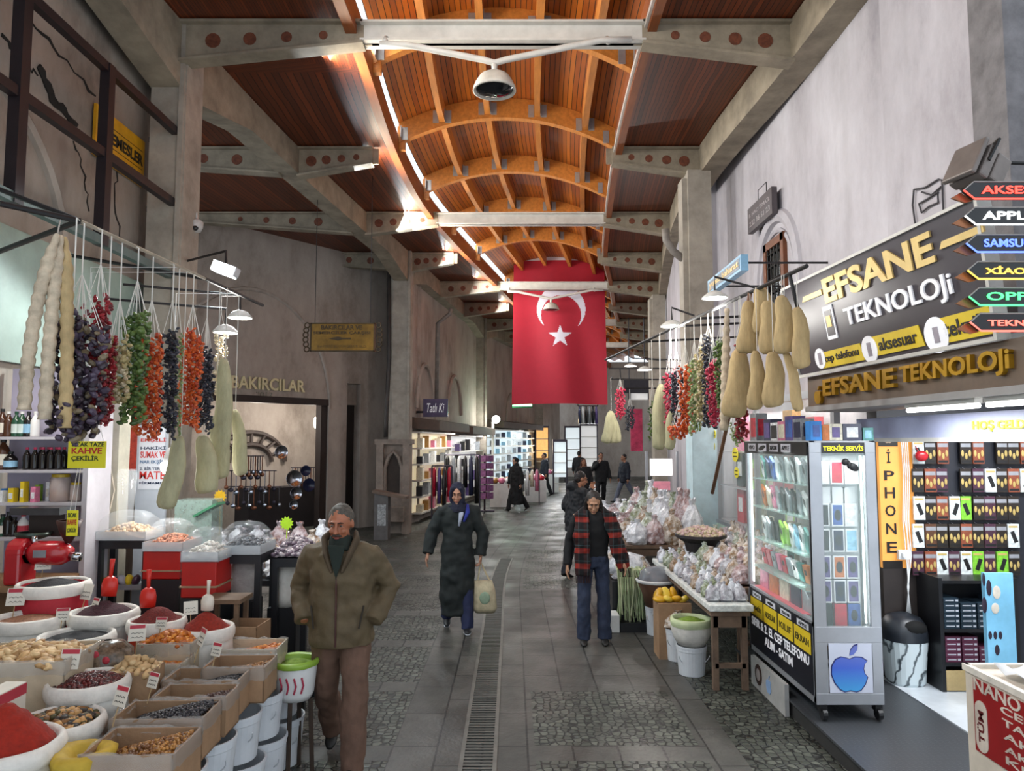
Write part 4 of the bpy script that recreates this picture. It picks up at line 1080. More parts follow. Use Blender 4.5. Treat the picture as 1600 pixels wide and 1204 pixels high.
lid = mb.build('lid', M('bin_lid_dark', '23272e', .35), bn, smooth=True)
mb = MB(); mb.ell((p.x + .02, p.y - .11, .14 + .45), (.11, .06, .075), 16, 10, Matrix.Rotation(.5, 3, 'X')); mb.build('lid_opening', M('void_black', '060607', .9), bn, smooth=True)

# ---------------- arrow signs on a post at the frame edge
YA = 3.7
aw = [('AKSESUAR', 297, 'ff4a3c', 'dark red'), ('APPLE', 337, 'f0f4f4', 'white'), ('SAMSUNG', 380, '5f7cff', 'blue'), ('XİAOMİ', 422, 'f2c24a', 'amber'), ('OPPO', 463, '4ae07a', 'green'), ('TEKNİK SERVİS', 503, 'ff6a5a', 'pale red')]
xl = atY(1512, 400, YA).x
POSTM = M('dark_post', '1d1b1b', .5, metal=.3)
mb = MB(); mb.b2((3.02, YA + .05, 2.62), (3.07, YA + .1, 3.85)); mb.beam((3.05, YA + .075, 2.7), (3.45, YA + .9, 2.7), .05, .05); mb.beam((3.05, YA + .075, 3.7), (3.45, YA + .9, 3.7), .05, .05)
tag(mb.build('sign_post', POSTM), 'dark post carrying the stack of glowing arrow signs at the right edge', 'post')
COPP = M('copper_edge', '8a5a3e', .35, metal=.6)
for wd_, py, hx, cn in aw:
    z = atY(1540, py, YA).z; hh = .042; L = 2.98 - xl; off = .02 if cn in ('dark red', 'white') else 0
    t = thing('arrow_sign', f'arrow sign with glowing {cn} lettering in the stack at the right edge', 'sign', (xl + .4, YA, z), group='glowing arrow signs on the post')
    poly = [(0, 0), (.05, -hh), (L, -hh), (L, hh), (.05, hh)]
    mb = MB(); mb.prism(poly, (xl, YA + .03, z), UX, UZ, .03); mb.build('board', BLK, t)
    mb = MB(); gl = M('neon_' + cn.replace(' ', '_'), hx, .4, var=0, emit=2.2)
    mb.tube([(xl - .004, YA + .0, z), (xl + .05, YA, z - hh - .003), (xl + L, YA, z - hh - .003)], .005, 6)
    mb.build('neon_edge', gl, t)
    mb = MB(); mb.tube([(xl - .004, YA + .0, z), (xl + .05, YA, z + hh + .003), (xl + L, YA, z + hh + .003)], .004, 6); mb.build('top_edge', M('edge_pale', '8f8a86', .4, metal=.4), t)
    mb = MB(); mb.prism([(-.05, -.03), (.02, -.055), (.06, -.045), (.0, .0)], (xl, YA + .045, z), UX, UZ, .012); mb.build('copper_tip', COPP, t)
    wl2 = {'AKSESUAR': .44, 'APPLE': .27, 'SAMSUNG': .3, 'XİAOMİ': .3, 'OPPO': .3, 'TEKNİK SERVİS': .52}[wd_]
    text(wd_, (xl + .085, YA - .001, z - .02), UX, UZ, wl2, .042, gl, t, depth=.006, bold=.01)
# flood light above the arrows (seen from behind)
p = atY(1530, 268, YA + .1)
fl_ = thing('flood_light', 'brown grey flood light seen from behind above the arrow signs', 'lamp', p)
R = Matrix.Rotation(.25, 3, 'Z') @ Matrix.Rotation(.5, 3, 'Y')
mb = MB()
for dx, wz, ln_ in ((-.10, .22, .03), (-.04, .19, .06), (.04, .16, .09)): mb.box(p + R @ Vector((dx, 0, 0)), (ln_, .2, wz), rot=R)
mb.build('housing', M('lamp_brown_grey', '6e6560', .5, metal=.3, var=.1), fl_, bevel=.01)
mb = MB(); mb.tube([p + Vector((-.02, -.11, .02)), p + Vector((.04, -.11, .13)), p + Vector((.07, .0, .14)), p + Vector((.1, .0, .05)), p + Vector((.6, .0, .03))], .01, 6); mb.build('bracket', POSTM, fl_)

# ---------------- plaque and small signs on the right wall, lamps, rods
X = 3.30
a, b, c = atX(1170, 366, X), atX(1208, 347, X), atX(1170, 327, X)
pq = thing('wall_plaque', 'small dark plaque with two lines of pale letters on the plaster wall above the arch', 'sign', ((a + b) / 2))
mb = MB(); mb.hexa([(X - .01, a.y, a.z), (X - .01, b.y, a.z), (X + .06, b.y, a.z), (X + .06, a.y, a.z), (X - .01, a.y, c.z), (X - .01, b.y, c.z), (X + .06, b.y, c.z), (X + .06, a.y, c.z)]); mb.build('board', M('plaque_dark', '4a4347', .5, var=.08), pq)
hgt = c.z - a.z; wdt = a.y - b.y
text('F. HACI İSMAİL', Vector((X - .011, a.y - wdt * .08, a.z + hgt * .58)), -UY, UZ, wdt * .84, hgt * .2, M('plaque_text', 'a9a2a4', .5), pq, depth=.003)
text('232 36 51 23', Vector((X - .011, a.y - wdt * .08, a.z + hgt * .2)), -UY, UZ, wdt * .84, hgt * .2, M('plaque_text', 'a9a2a4'), pq, depth=.003)
mb = MB(); q = atX(1185, 318, X); q2 = atX(1198, 310, X); mb.tube([q, q + Vector((0, 0, .18)), Vector((X, q2.y, q.z + .18)), Vector((X, q2.y, q.z))], .006, 5); mb.build('hanger_wire', BLK, pq)
# sign of the spice shop
X = 2.45
a, b, c = atX(1106, 461, X), atX(1158, 431, X), atX(1106, 439, X)
sp = thing('spice_shop_sign', 'blue framed shop sign with gold lettering above the hanging pepper strings', 'sign', ((a + b) / 2))
def sl(p, q, t): return p + (q - p) * t
hgt = c.z - a.z
mb = MB(); mb.hexa([(X, a.y, a.z), (X, b.y, a.z), (X + .08, b.y, a.z), (X + .08, a.y, a.z), (X, a.y, c.z), (X, b.y, c.z), (X + .08, b.y, c.z), (X + .08, a.y, c.z)]); mb.build('board', M('sign_blue_edge', '7aa6c4', .4), sp)
for q in (a, b): mb = MB(); mb.tube([(X + .08, q.y * .9 + (a.y + b.y) * .05, a.z + .1), (3.42, q.y * .9 + (a.y + b.y) * .05, a.z + .1)], .012, 6); mb.build('stay', BLK, sp)
mb = MB(); wdt = a.y - b.y
mb.prism([(.04, .03), (wdt - .04, .03), (wdt - .04, hgt - .03), (.04, hgt - .03)], Vector((X - .001, a.y, a.z)), -UY, UZ, .003); mb.build('field', M('sign_slate', '5a6672', .4), sp)
text('yunus baharat', Vector((X - .005, a.y - .1, a.z + hgt * .22)), -UY, UZ, wdt - .18, hgt * .55, M('sign_gold', 'd8b878', .4, emit=.1), sp, depth=.004, bold=.02)
# ================================================================ the spice stall on the left
CLOTH = M('sack_white', 'd6d2ca', .85, var=.1, scale=7, bump=.5, bscale=18)
CLOTHR = M('sack_red', 'b01c2c', .6, var=.12, scale=6, bump=.3, bscale=18)
CLOTHO = M('bucket_red', 'b83418', .5, var=.1)
CUFF = M('sack_cuff', 'ddd8cf', .85, var=.08, scale=9, bump=.5, bscale=25)
CARD = M('cardboard', '9a7a5c', .8, var=.1, scale=5, bump=.2)
CARDL = M('cardboard_pale', 'bfae94', .8, var=.1, scale=5)
LINER = M('clear_liner', 'c8c4be', .2, var=.1, alpha=.3)
PLW = M('white_plastic', 'dcdcda', .4, var=.04)
PLAST = M('clear_plastic', 'e8eef2', .08, var=0, alpha=.13, spec=.9)
PAPER = M('tag_paper', 'd8d2c4', .7, var=.05)
TREDM = M('tag_red', 'b03040', .6, var=.05)
INK = M('ink', '33302e', .7, var=0)
rnd = random.Random(3)
RLa, RLb = atZ(125, 345, 3.3), atZ(320, 435, 3.3); RRa, RRb = Vector((1.72, 7.6, 3.3)), Vector((1.99, 5.2, 3.3))
def rod_l(y): return RLa.lerp(RLb, min(1.7, max(0, (y - RLa.y) / (RLb.y - RLa.y))))
def hook(x, y):
    if x < 0 and y < 6.4: return rod_l(y)
    if x > 0 and y < 10.8: return RRa.lerp(RRb, min(1.08, max(-1.28, (y - RRa.y) / (RRb.y - RRa.y))))
def pieces(mb, fn, n, size, mi_n=1, nu=6, nv=4, jit=.35, flat=1.0):
    for _ in range(n):
        p, k = fn(), rnd.randrange(mi_n)
        s = 1 + rnd.uniform(-jit, jit)
        R = Euler((rnd.uniform(-.7, .7) * flat, rnd.uniform(-.7, .7) * flat, rnd.uniform(0, 6.28))).to_matrix()
        mb.ell(p, (size[0] * s, size[1] * s, size[2] * s), nu, nv, R, mi=k)
def dome_z(u, v, h, sq):   # u,v in -1..1
    d = max(abs(u), abs(v)) if sq else math.hypot(u, v)
    return h * max(0, 1 - d ** 1.6)
def heap(name, c, rx, ry, h, mats, size, n, label, cat, sq=False, tilt=0, slope=0, smooth=False, noise=.006):
    c = Vector(c); mb = MB(); G = 16
    if sq:
        vs = [(c.x + rx * (2 * i / G - 1), c.y + ry * (2 * j / G - 1), c.z + dome_z(2 * i / G - 1, 2 * j / G - 1, h, 1) + slope * (2 * j / G - 1) + tilt * (2 * i / G - 1) + rnd.uniform(-1, 1) * noise) for i in range(G + 1) for j in range(G + 1)]
        mb.add(vs, [(i * (G + 1) + j, (i + 1) * (G + 1) + j, (i + 1) * (G + 1) + j + 1, i * (G + 1) + j + 1) for i in range(G) for j in range(G)], 0)
    else:
        prof = [(1 - k / 12) for k in range(13)]
        mb.lathe([(max(.001, rx * r), h * max(0, 1 - r ** 1.5) + rnd.uniform(-1, 1) * noise) for r in prof], c, 26, 0, capb=False, wob=noise * 3)
    m = len(mats) if isinstance(mats, list) else 1
    if n:
        def f():
            while 1:
                u, v = rnd.uniform(-.97, .97), rnd.uniform(-.97, .97)
                if sq or math.hypot(u, v) < .97: break
            return c + Vector((u * rx, v * ry, dome_z(u, v, h, sq) + slope * v * sq + tilt * u * sq + size[2] * .5))
        pieces(mb, f, n, size, m)
    o = mb.build(name, mats, smooth=smooth or bool(n))
    return tag(o, label, cat, kind='stuff')
def sack(c, r, h, label, body=CLOTH, cuff=CUFF, name='spice_sack', cat='sack', group='spice sacks'):
    """c = centre of the rim"""
    c = Vector(c); t = thing(name, label, cat, (c.x, c.y, c.z - h), group=group)
    mb = MB(); b = (c.x, c.y, c.z - h)
    mb.lathe([(r * .80, 0), (r * .98, .03), (r * 1.03, h * .35), (r * 1.04, h * .6), (r * 1.0, h * .86), (r * .98, h - .005), (r * .9, h - .02), (r * .88, h - .06)], b, 30, wob=.025)
    mb.build('bag', body, t, smooth=True)
    mb = MB(); mb.lathe([(r * 1.06, h - .075), (r * 1.10, h - .06), (r * 1.11, h - .03), (r * 1.06, h - .002), (r * .99, h + .006), (r * .93, h - .008), (r * .91, h - .03)], b, 36, capb=False, wob=.035)
    mb.build('rolled_cuff', cuff, t, smooth=True)
    return t
def carton(c, w, d, h, label, mat=CARD, rz=0, liner=True, name='cardboard_box', group='cardboard boxes of dried fruit'):
    """open carton, c = centre of the rim"""
    c = Vector(c); t = thing(name, label, 'box', (c.x, c.y, c.z - h), rz, group)
    R = Matrix.Rotation(rz, 3, 'Z'); o = Vector((c.x, c.y, c.z - h)); e = .008
    mb = MB()
    def B(a, b):
        ctr = [(a[i] + b[i]) / 2 for i in range(3)]; mb.box(o + R @ Vector(ctr), [abs(b[i] - a[i]) for i in range(3)], rot=R)
    B((-w / 2, -d / 2, 0), (w / 2, d / 2, e)); B((-w / 2, -d / 2, 0), (w / 2, -d / 2 + e, h)); B((-w / 2, d / 2 - e, 0), (w / 2, d / 2, h)); B((-w / 2, -d / 2, 0), (-w / 2 + e, d / 2, h)); B((w / 2 - e, -d / 2, 0), (w / 2, d / 2, h))
    mb.build('walls', mat, t)
    if liner:
        mb = MB(); q = .012; n = 10
        loop = [(-w / 2, -d / 2), (w / 2, -d / 2), (w / 2, d / 2), (-w / 2, d / 2)]
        ring = []
        for i in range(4):
            a, b = loop[i], loop[(i + 1) % 4]
            for k in range(n): ring.append((a[0] + (b[0] - a[0]) * k / n, a[1] + (b[1] - a[1]) * k / n))
        rows = []
        for sc_, z in ((1.012, h - .07), (1.018, h - .03), (1.012, h + .006), (.985, h + .008), (.955, h - .03)):
            rows.append([o + R @ Vector((p[0] * sc_ + rnd.uniform(-.003, .003), p[1] * sc_ + rnd.uniform(-.003, .003), z + rnd.uniform(-.01, .01))) for p in ring])
        mb.sweep(rows, closed=True, cap=False); mb.build('plastic_liner', LINER, t, smooth=True)
    return t
def price_tag(p, label, rz=0, tilt=.35, s=1.0, red=True):
    p = Vector(p); t = thing('price_tag', label, 'price tag', p, group='paper price tags')
    R = Matrix.Rotation(rz, 3, 'Z') @ Matrix.Rotation(-tilt, 3, 'X')
    mb = MB(); mb.box(p + R @ Vector((0, 0, .055 * s)), (.085 * s, .002, .085 * s), rot=R, mi=0)
    if red: mb.box(p + R @ Vector((0, -.002, .085 * s)), (.075 * s, .0015, .018 * s), rot=R, mi=1)
    mb.build('card', [PAPER, TREDM], t)
    mb = MB()
    for k in range(2): mb.tube([p + R @ Vector(((-.03 + .01 * j) * s, -.002, (.05 - .022 * k + .006 * (j % 2)) * s)) for j in range(7)], .0016, 4)
    mb.build('scribble', INK, t)
    mb = MB(); mb.tube([p + R @ Vector((0, .002, -.07 * s)), p + R @ Vector((0, .002, .05 * s))], .003, 5); mb.build('stick', M('stick_wood', 'a58a62', .7), t)
def scoop(p, label, d=(0, .3, 1), mat=None, s=1.0):
    p = Vector(p); d = Vector(d).normalized(); t = thing('spice_scoop', label, 'scoop', p, group='spice scoops')
    m = mat or M('scoop_red', 'c8281c', .35, var=.05)
    mb = MB(); mb.tube([p - d * .04 * s, p + d * .03 * s, p + d * .07 * s, p + d * .09 * s], [(.05 * s, .03 * s), (.055 * s, .035 * s), (.045 * s, .03 * s), (.015 * s, .012 * s)], 12); mb.build('bowl', m, t, smooth=True)
    mb = MB(); mb.tube([p + d * .08 * s, p + d * .15 * s, p + d * .2 * s], [.012 * s, .014 * s, .017 * s], 8); mb.build('handle', m, t, smooth=True)

# ---- stepped stand under the sacks
STW = M('stand_dark_wood', '3a2c22', .8, var=.2, scale=4)
for nm, a, b, lb in (('display_step', (-2.0, 2.2, 0), (-1.42, 5.15, .34), 'low dark wooden step carrying the cardboard boxes'), ('display_step', (-2.5, 2.2, 0), (-2.02, 5.3, .42), 'middle dark wooden step under the spice sacks'), ('display_step', (-3.6, 2.2, 0), (-2.52, 5.4, .52), 'rear dark wooden step under the red and white sacks')):
    t = thing(nm, lb, 'display stand', ((a[0] + b[0]) / 2, (a[1] + b[1]) / 2, 0))
    if b[0] > -1.5: a = (-1.98, 2.2, 0); b = (-1.72, 5.0, .34)
    mb = MB(); mb.b2((a[0], a[1], b[2] - .03), b); mb.build('top_board', STW, t)
    mb = MB()
    mb.b2((a[0] + .01, a[1] + .01, 0), (b[0] - .01, b[1] - .01, b[2] - .03)); mb.build('carcass', STW, t)
def zsack(px, py, z): return atZ(px, py, z)
RAIS = [M('raisin_black', '17161a', .4, var=.2, scale=60), M('raisin_black2', '232027', .35)]
GOLDR = [M('raisin_gold', '8a5a24', .4, var=.2, scale=50), M('raisin_gold2', 'a87432', .4), M('raisin_gold3', '6a4018', .4)]
BRNR = [M('raisin_brown', '4a2418', .4, var=.2), M('raisin_brown2', '351a14', .4)]
APRI = [M('apricot', 'c8701c', .45, var=.15, scale=30), M('apricot2', 'd88a30', .45), M('apricot3', 'b05c18', .45)]
HIP = [M('rosehip', '5e1c18', .35, var=.2), M('rosehip2', '3c1414', .35)]
FIG = [M('dried_beige', 'c09a68', .6, var=.15, scale=20), M('dried_beige2', 'd4b484', .6), M('dried_beige3', 'a07a4c', .6)]
MIX = [M('mix_brown', '7a5228', .6), M('mix_dark', '2e2218', .6), M('mix_tan', 'b88a50', .6), M('mix_olive', '4a4420', .6)]
GING = [M('ginger', 'cdb083', .7, var=.12, scale=20), M('ginger2', 'b8976a', .7)]
PAPR = M('paprika', '8e1d08', .9, var=.12, scale=30, bump=.5, bscale=60)
CHIL = M('chilli_flakes', '6a1710', .9, var=.25, scale=90, bump=.8, bscale=120)
SUMC = M('sumac', '3a1620', .9, var=.25, scale=90, bump=.8, bscale=120)
BLKS = M('black_seed', '16151a', .8, var=.3, scale=110, bump=.6, bscale=150)
HENN = M('green_powder', '6f8a2c', .9, var=.1, scale=30, bump=.4, bscale=60)
# sacks: (px,py,z,r,h,...)
c = zsack(6, 1158, .80); sack(c, .22, .42, 'white sack of bright red ground pepper in the lower left corner'); heap('pepper_heap', c - Vector((0, 0, .03)), .205, .205, .19, [PAPR], (0, 0, 0), 0, 'steep heap of bright red ground pepper in the lower left corner', 'ground pepper', smooth=True)
mb = MB(); q = c + Vector((.16, -.195, -.17)); mb.tube([q + Vector((.045 * math.cos(k * PI / 8), .03 * math.cos(k * PI / 8), .028 * math.sin(k * PI / 8))) for k in range(17)], .007, 5)
c = zsack(92, 1122, .78); sack(c, .19, .4, 'white lined bag of dried mushroom mix behind the red pepper sack'); heap('dried_mix_heap', c - Vector((0, 0, .03)), .175, .175, .05, MIX, (.022, .018, .012), 330, 'heap of brown and tan dried mix behind the red pepper', 'dried mix')
c = zsack(139, 1060, .86); sack(c, .185, .42, 'white sack of dark red dried rosehips in the middle of the stall'); heap('rosehip_heap', c - Vector((0, 0, .03)), .17, .17, .05, HIP, (.011, .009, .009), 620, 'heap of dark red dried rosehips in a white sack', 'rosehips')
c = zsack(48, 1018, .97); carton(c, .55, .42, .34, 'wide cream lined box of dried beige fruit at the left edge', CARDL, .1); heap('dried_fruit_heap', c - Vector((0, 0, .04)), .25, .19, .07, FIG, (.034, .028, .014), 300, 'heap of beige dried fruit slices at the left edge', 'dried fruit', sq=True)
c = zsack(212, 1042, .86); carton(c, .24, .2, .2, 'small brown box heaped with ginger roots beside the rosehip sack', CARD, .1, False); heap('ginger_heap', c - Vector((0, 0, .03)), .11, .09, .07, GING, (.032, .018, .016), 70, 'heap of pale ginger roots in a small brown box', 'ginger', sq=True)
c = zsack(46, 962, 1.0); sack(c, .20, .46, 'white sack with red and green stripes behind the beige dried fruit'); heap('seed_heap', c - Vector((0, 0, .03)), .18, .18, .03, [M('seed_brown', '8a5e44', .8, var=.25, scale=80, bump=.5)], (0, 0, 0), 0, 'low heap of brown seeds in the striped white sack', 'seeds', smooth=True)
mb = MB()
for k, zz in enumerate((.10, .135, .19)): mb.lathe([(.2235, -zz), (.2235, -zz + .014)], c, 30, k, capb=False)
o = None
c = zsack(83, 909, 1.15); sack(c, .21, .6, 'big red sack of black seeds at the back of the stall', CLOTHR); heap('black_seed_heap', c - Vector((0, 0, .03)), .19, .19, .05, [BLKS], (0, 0, 0), 0, 'heap of small black seeds in the big red sack', 'seeds', smooth=True)
c = zsack(163, 953, 1.0); sack(c, .195, .46, 'white sack of dark purple sumac with a red scoop'); heap('sumac_heap', c - Vector((0, 0, .03)), .18, .18, .09, [SUMC], (0, 0, 0), 0, 'heap of dark purple sumac in a white sack', 'sumac', smooth=True)
scoop(c + Vector((-.005, .06, .12)), 'red plastic scoop standing in the dark purple sumac', (0.02, .1, 1))
c = zsack(120, 990, .93); sack(c, .2, .42, 'white sack of black spice in front of the sumac'); heap('black_spice_heap', c - Vector((0, 0, .03)), .185, .185, .04, [BLKS], (0, 0, 0), 0, 'heap of black spice in a white sack in front of the sumac', 'spice', smooth=True)
c = zsack(246, 966, .96); sack(c, .165, .42, 'red sack of dark red chilli flakes with a white cuff', CLOTHO); heap('chilli_heap', c - Vector((0, 0, .02)), .155, .155, .10, [CHIL], (0, 0, 0), 0, 'heap of dark red chilli flakes in the red sack', 'chilli flakes', smooth=True)
scoop(c + Vector((-.09, .05, .10)), 'red plastic scoop standing at the left of the dark chilli flakes', (-.05, .1, 1))
c = zsack(321, 978, .90); sack(c, .17, .42, 'white sack of brick red pepper with a white handled scoop'); heap('pepper_heap', c - Vector((0, 0, .02)), .158, .158, .11, [M('pepper_brick', '84200e', .9, var=.15, scale=60, bump=.6, bscale=90)], (0, 0, 0), 0, 'heap of brick red pepper in a white sack', 'ground pepper', smooth=True)
scoop(c + Vector((.0, .02, .13)), 'white handled scoop standing in the brick red pepper', (.02, .05, 1), M('scoop_white', 'd8cfc0', .4), .8)
c = zsack(268, 998, .87); carton(c, .33, .24, .26, 'cream box heaped with orange apricots', CARDL, .05); heap('apricot_heap', c - Vector((0, 0, .02)), .15, .11, .06, APRI, (.022, .018, .012), 260, 'heap of orange dried apricots in the cream box', 'apricots', sq=True)
c = zsack(264, 1030, .80); carton(c, .22, .2, .18, 'small grey box of orange bits below the apricots', CARDL, .05, True); heap('apricot_bit_heap', c - Vector((0, 0, .05)), .1, .085, .02, APRI, (.014, .012, .01), 140, 'orange dried bits in the small grey box', 'dried fruit', sq=True)
c = zsack(383, 972, .84); carton(c, .27, .26, .2, 'half empty brown box of pale seeds at the back corner', CARD, -.05, False); heap('pale_seed_heap', c - Vector((0.0, 0, .12)), .12, .11, .03, GING, (.014, .012, .008), 120, 'pale seeds at the bottom of the half empty brown box', 'seeds', sq=True, tilt=-.03)
# the row of cardboard boxes along the street edge
row = [(224, 1157, .76, .40, .32, GOLDR, 'golden brown raisins', 'nearest', .05), (262, 1108, .77, .44, .26, RAIS, 'glossy black raisins', 'second', .10), (308, 1079, .77, .38, .22, BRNR, 'dark brown raisins', 'third', .0), (325, 1053, .78, .42, .24, RAIS, 'black raisins', 'fourth', .0), (376, 1033, .79, .36, .26, GOLDR, 'yellow brown raisins', 'fifth', .0), (392, 1006, .80, .40, .26, APRI, 'orange dried apricots', 'farthest', .0)]
for k, (px, py, z, w_, d_, mats, nm, wh, fill) in enumerate(row):
    c = zsack(px, py, z)
    carton(c, w_, d_, .2, f'cardboard box of {nm}, {wh} of the row along the street edge', CARD if k not in (5,) else CARDL, .03)
    heap('raisin_heap' if k < 5 else 'apricot_heap', c - Vector((0, 0, .075 - fill * .35)), w_ / 2 - .015, d_ / 2 - .015, .03, mats, (.010, .008, .008) if k < 5 else (.02, .016, .012), 620 if k < 5 else 150, f'{nm} in the {wh} cardboard box of the row', 'raisins' if k < 5 else 'apricots', sq=True, tilt=.045)
    # white bucket below each box
# buckets
BUCK = M('bucket_white', 'cfd3d8', .4, var=.05, scale=4)
def bucket(x, y, z, r, h, label, mat=BUCK, group='white buckets'):
    t = thing('bucket', label, 'bucket', (x, y, z), group=group)
    mb = MB(); mb.lathe([(r * .84, 0), (r * .86, .004), (r * .98, h - .05), (r, h - .045), (r, h - .02), (r * 1.03, h - .018), (r * 1.03, h), (r * .97, h), (r * .95, h - .03), (r * .82, .02)], (x, y, z), 28); mb.build('shell', mat, t, smooth=False)
    mb = MB(); mb.tube([(x + r * math.cos(a), y - .0 + r * .4 * math.sin(a) - r * .8, z + h * .72 - .1 * math.sin(a)) for a in [PI * k / 12 for k in range(13)]], .004, 5); mb.build('handle', mat, t)
    return t
bpos = [(-1.60, 3.25), (-1.60, 3.62), (-1.59, 3.98), (-1.58, 4.34), (-1.56, 4.68), (-1.55, 5.02)]
bn_ = ['nearest', 'second', 'third', 'fourth', 'fifth', 'farthest']
for k, (x, y) in enumerate(bpos):
    bucket(x, y, 0 if k < 3 else 0.0, .17, .30, f'white bucket on the paving under the boxes, {bn_[k]} of the lower row')
    bucket(x - .02, y + .02, .301, .155, .255, f'white bucket stacked under a box of dried fruit, {bn_[k]} of the upper row')
YELP = M('yellow_tub', 'b89a1c', .4, var=.08)
for k, (px, py) in enumerate(((428, 1128), (393, 1172), (453, 1100))):
    p = atZ(px, py, .14); mb = MB(); mb.lathe([(.05, -.13), (.06, -.02), (.064, 0), (.05, 0), (.045, -.02)], p, 20); tag(mb.build('yellow_tub', [YELP]), f'small yellow tub at the foot of the white buckets, {("middle", "nearest", "farthest")[k]} one', 'tub')
# lime green bag in a small white bucket on legs
p = zsack(462, 1030, .70)
t = thing('henna_bucket', 'small white bucket with a lime green rim and pink print at the stall corner', 'bucket', (p.x, p.y, 0))
mb = MB(); mb.lathe([(.10, -.24), (.12, -.2), (.135, -.05), (.135, 0)], p, 24); mb.build('shell', PLW, t, smooth=True)
mb = MB(); mb.lathe([(.142, -.03), (.15, -.01), (.14, .012), (.12, .0), (.115, -.03)], p, 28, capb=False, wob=.05); mb.build('green_cuff', M('lime_plastic', '8cae3e', .4, var=.1), t, smooth=True)
mb = MB()
for k in range(4):
    a = -1.0 - .35 * k; mb.tube([p + Vector((.137 * math.cos(a), .137 * math.sin(a), -.08)), p + Vector((.133 * math.cos(a + .1), .133 * math.sin(a + .1), -.13)), p + Vector((.125 * math.cos(a), .125 * math.sin(a), -.18))], .006, 5)
mb.build('print', M('pink_print', 'a8344c', .5), t)
mb = MB()
for a in (0, 1.57, 3.14, 4.71): mb.tube([p + Vector((.1 * math.cos(a), .1 * math.sin(a), -.24)), (p.x + .12 * math.cos(a), p.y + .12 * math.sin(a), 0)], .015, 6)
mb.build('leg', STW, t)
heap('henna_heap', p - Vector((0, 0, .03)), .115, .115, .03, [HENN], (0, 0, 0), 0, 'lime green powder in the small white bucket at the stall corner', 'powder', smooth=True)
# yellow cloth bag in front
p = zsack(128, 1176, .74); t = thing('yellow_bag', 'crumpled yellow cloth bag between the red pepper and the raisin box', 'bag', (p.x, p.y, .34))
mb = MB(); mb.lathe([(.1, -.38), (.125, -.2), (.12, -.05), (.135, .0), (.11, .02), (.07, .01), (.03, -.03), (.0, -.05)], p, 24, wob=.12); mb.build('cloth', M('yellow_cloth', 'b8982c', .7, var=.12, bump=.5, bscale=12), t, smooth=True)
# packets bag in the middle
p = zsack(168, 1016, .9); t = thing('spice_packet_bag', 'clear bag of brown herbs with red stickers between the sacks', 'bag', (p.x, p.y, .5))
mb = MB(); mb.lathe([(.12, -.4), (.14, -.1), (.13, 0), (.08, .05), (.02, .06)], p, 18, wob=.1); mb.build('bag', M('herb_bag', '6a5a4a', .25, var=.35, scale=40), t, smooth=True)
mb = MB()
for dx, dz in ((-.07, 0), (.0, .01), (.06, -.02)): mb.ell(p + Vector((dx, -.125, dz)), (.022, .012, .022), 8, 6)
mb.build('sticker', TREDM, t)
# white and red box at left edge
p = atZ(4, 1068, .95); mb = MB(); mb.box((p.x, p.y, .72), (.1, .2, .42), mi=0); mb.box((p.x + .0, p.y, .9), (.103, .203, .05), mi=1); tag(mb.build('card_box', [PAPER, TREDM]), 'white card box with a red band at the left edge', 'box')
# price tags
tg = [(22, 950, 1.03, .2, 1.3, 'on the striped white sack'), (66, 893, 1.19, .3, 1.2, 'standing in the black seeds of the red sack'), (131, 940, 1.03, -.4, 1.2, 'leaning between the red sack and the sumac'), (96, 972, .97, .2, .9, 'beside the black spice sack'), (105, 1050, .9, 0, 1.2, 'at the back of the rosehips'), (213, 1005, .92, .3, 1.1, 'left of the apricot box'), (145, 955, 1.0, -.6, .9, 'red one tilted in front of the sumac'), (183, 1108, .82, -.5, 1.1, 'at the left of the glossy black raisins'), (235, 1078, .82, -.5, .9, 'at the left of the dark brown raisins'), (335, 1028, .84, -.5, .9, 'at the left of the yellow brown raisins'), (298, 963, .97, .5, 1.0, 'grey one between the two red heaps'), (250, 984, .93, 0, .8, 'on the front of the red chilli sack'), (310, 1012, .86, -.9, 1.2, 'red one on the side of the apricot box')]
for k, (px, py, z, rz, s, lb) in enumerate(tg): price_tag(atZ(px, py, z), f'paper price tag {lb}', rz, .3, s, k not in (1, 2, 10))

# ---- shelf unit
SHELF = M('shelf_grey', 'b5b2b8', .5, var=.05)
YS_ = 5.72; xa, xb = -4.1, -3.30
su = thing('wall_shelf', 'pale grey wall shelves with bottles and packets at the left edge', 'shelf', ((xa + xb) / 2, YS_ + .15, 0))
mb = MB(); mb.b2((xa, YS_ + .3, .9), (xb, YS_ + .32, 2.7)); mb.build('back_board', M('shelf_back', 'b9b2c6', .6, var=.04), su)
zz = [atY(40, v, YS_).z for v in (682, 734, 785, 840)]
for z in zz:
    mb = MB(); mb.b2((xa, YS_, z - .022), (xb, YS_ + .3, z)); mb.build('shelf_board', SHELF, su)
mb = MB(); mb.b2((xb - .01, YS_ - .01, .0), (xb + .03, YS_ + .32, 2.7)); mb.build('side_board', SHELF, su)
zc = atY(40, 906, YS_ - .3).z
mb = MB(); mb.b2((xa, YS_ - .55, zc - .04), (xb, YS_ - .012, zc)); mb.b2((xa, YS_ - .02, 0), (xb - .015, YS_ - .0, zc)); 
t = thing('stall_ledge', 'brown wooden ledge under the red coffee grinder', 'ledge', ((xa + xb) / 2, YS_ - .3, 0)); mb.build('board', M('ledge_brown', '8a6a4a', .6, var=.12), t)
light('shelf_lamp', 'AREA', (-3.6, 5.3, 2.75), 9, (1, .96, .9), .8, .2)
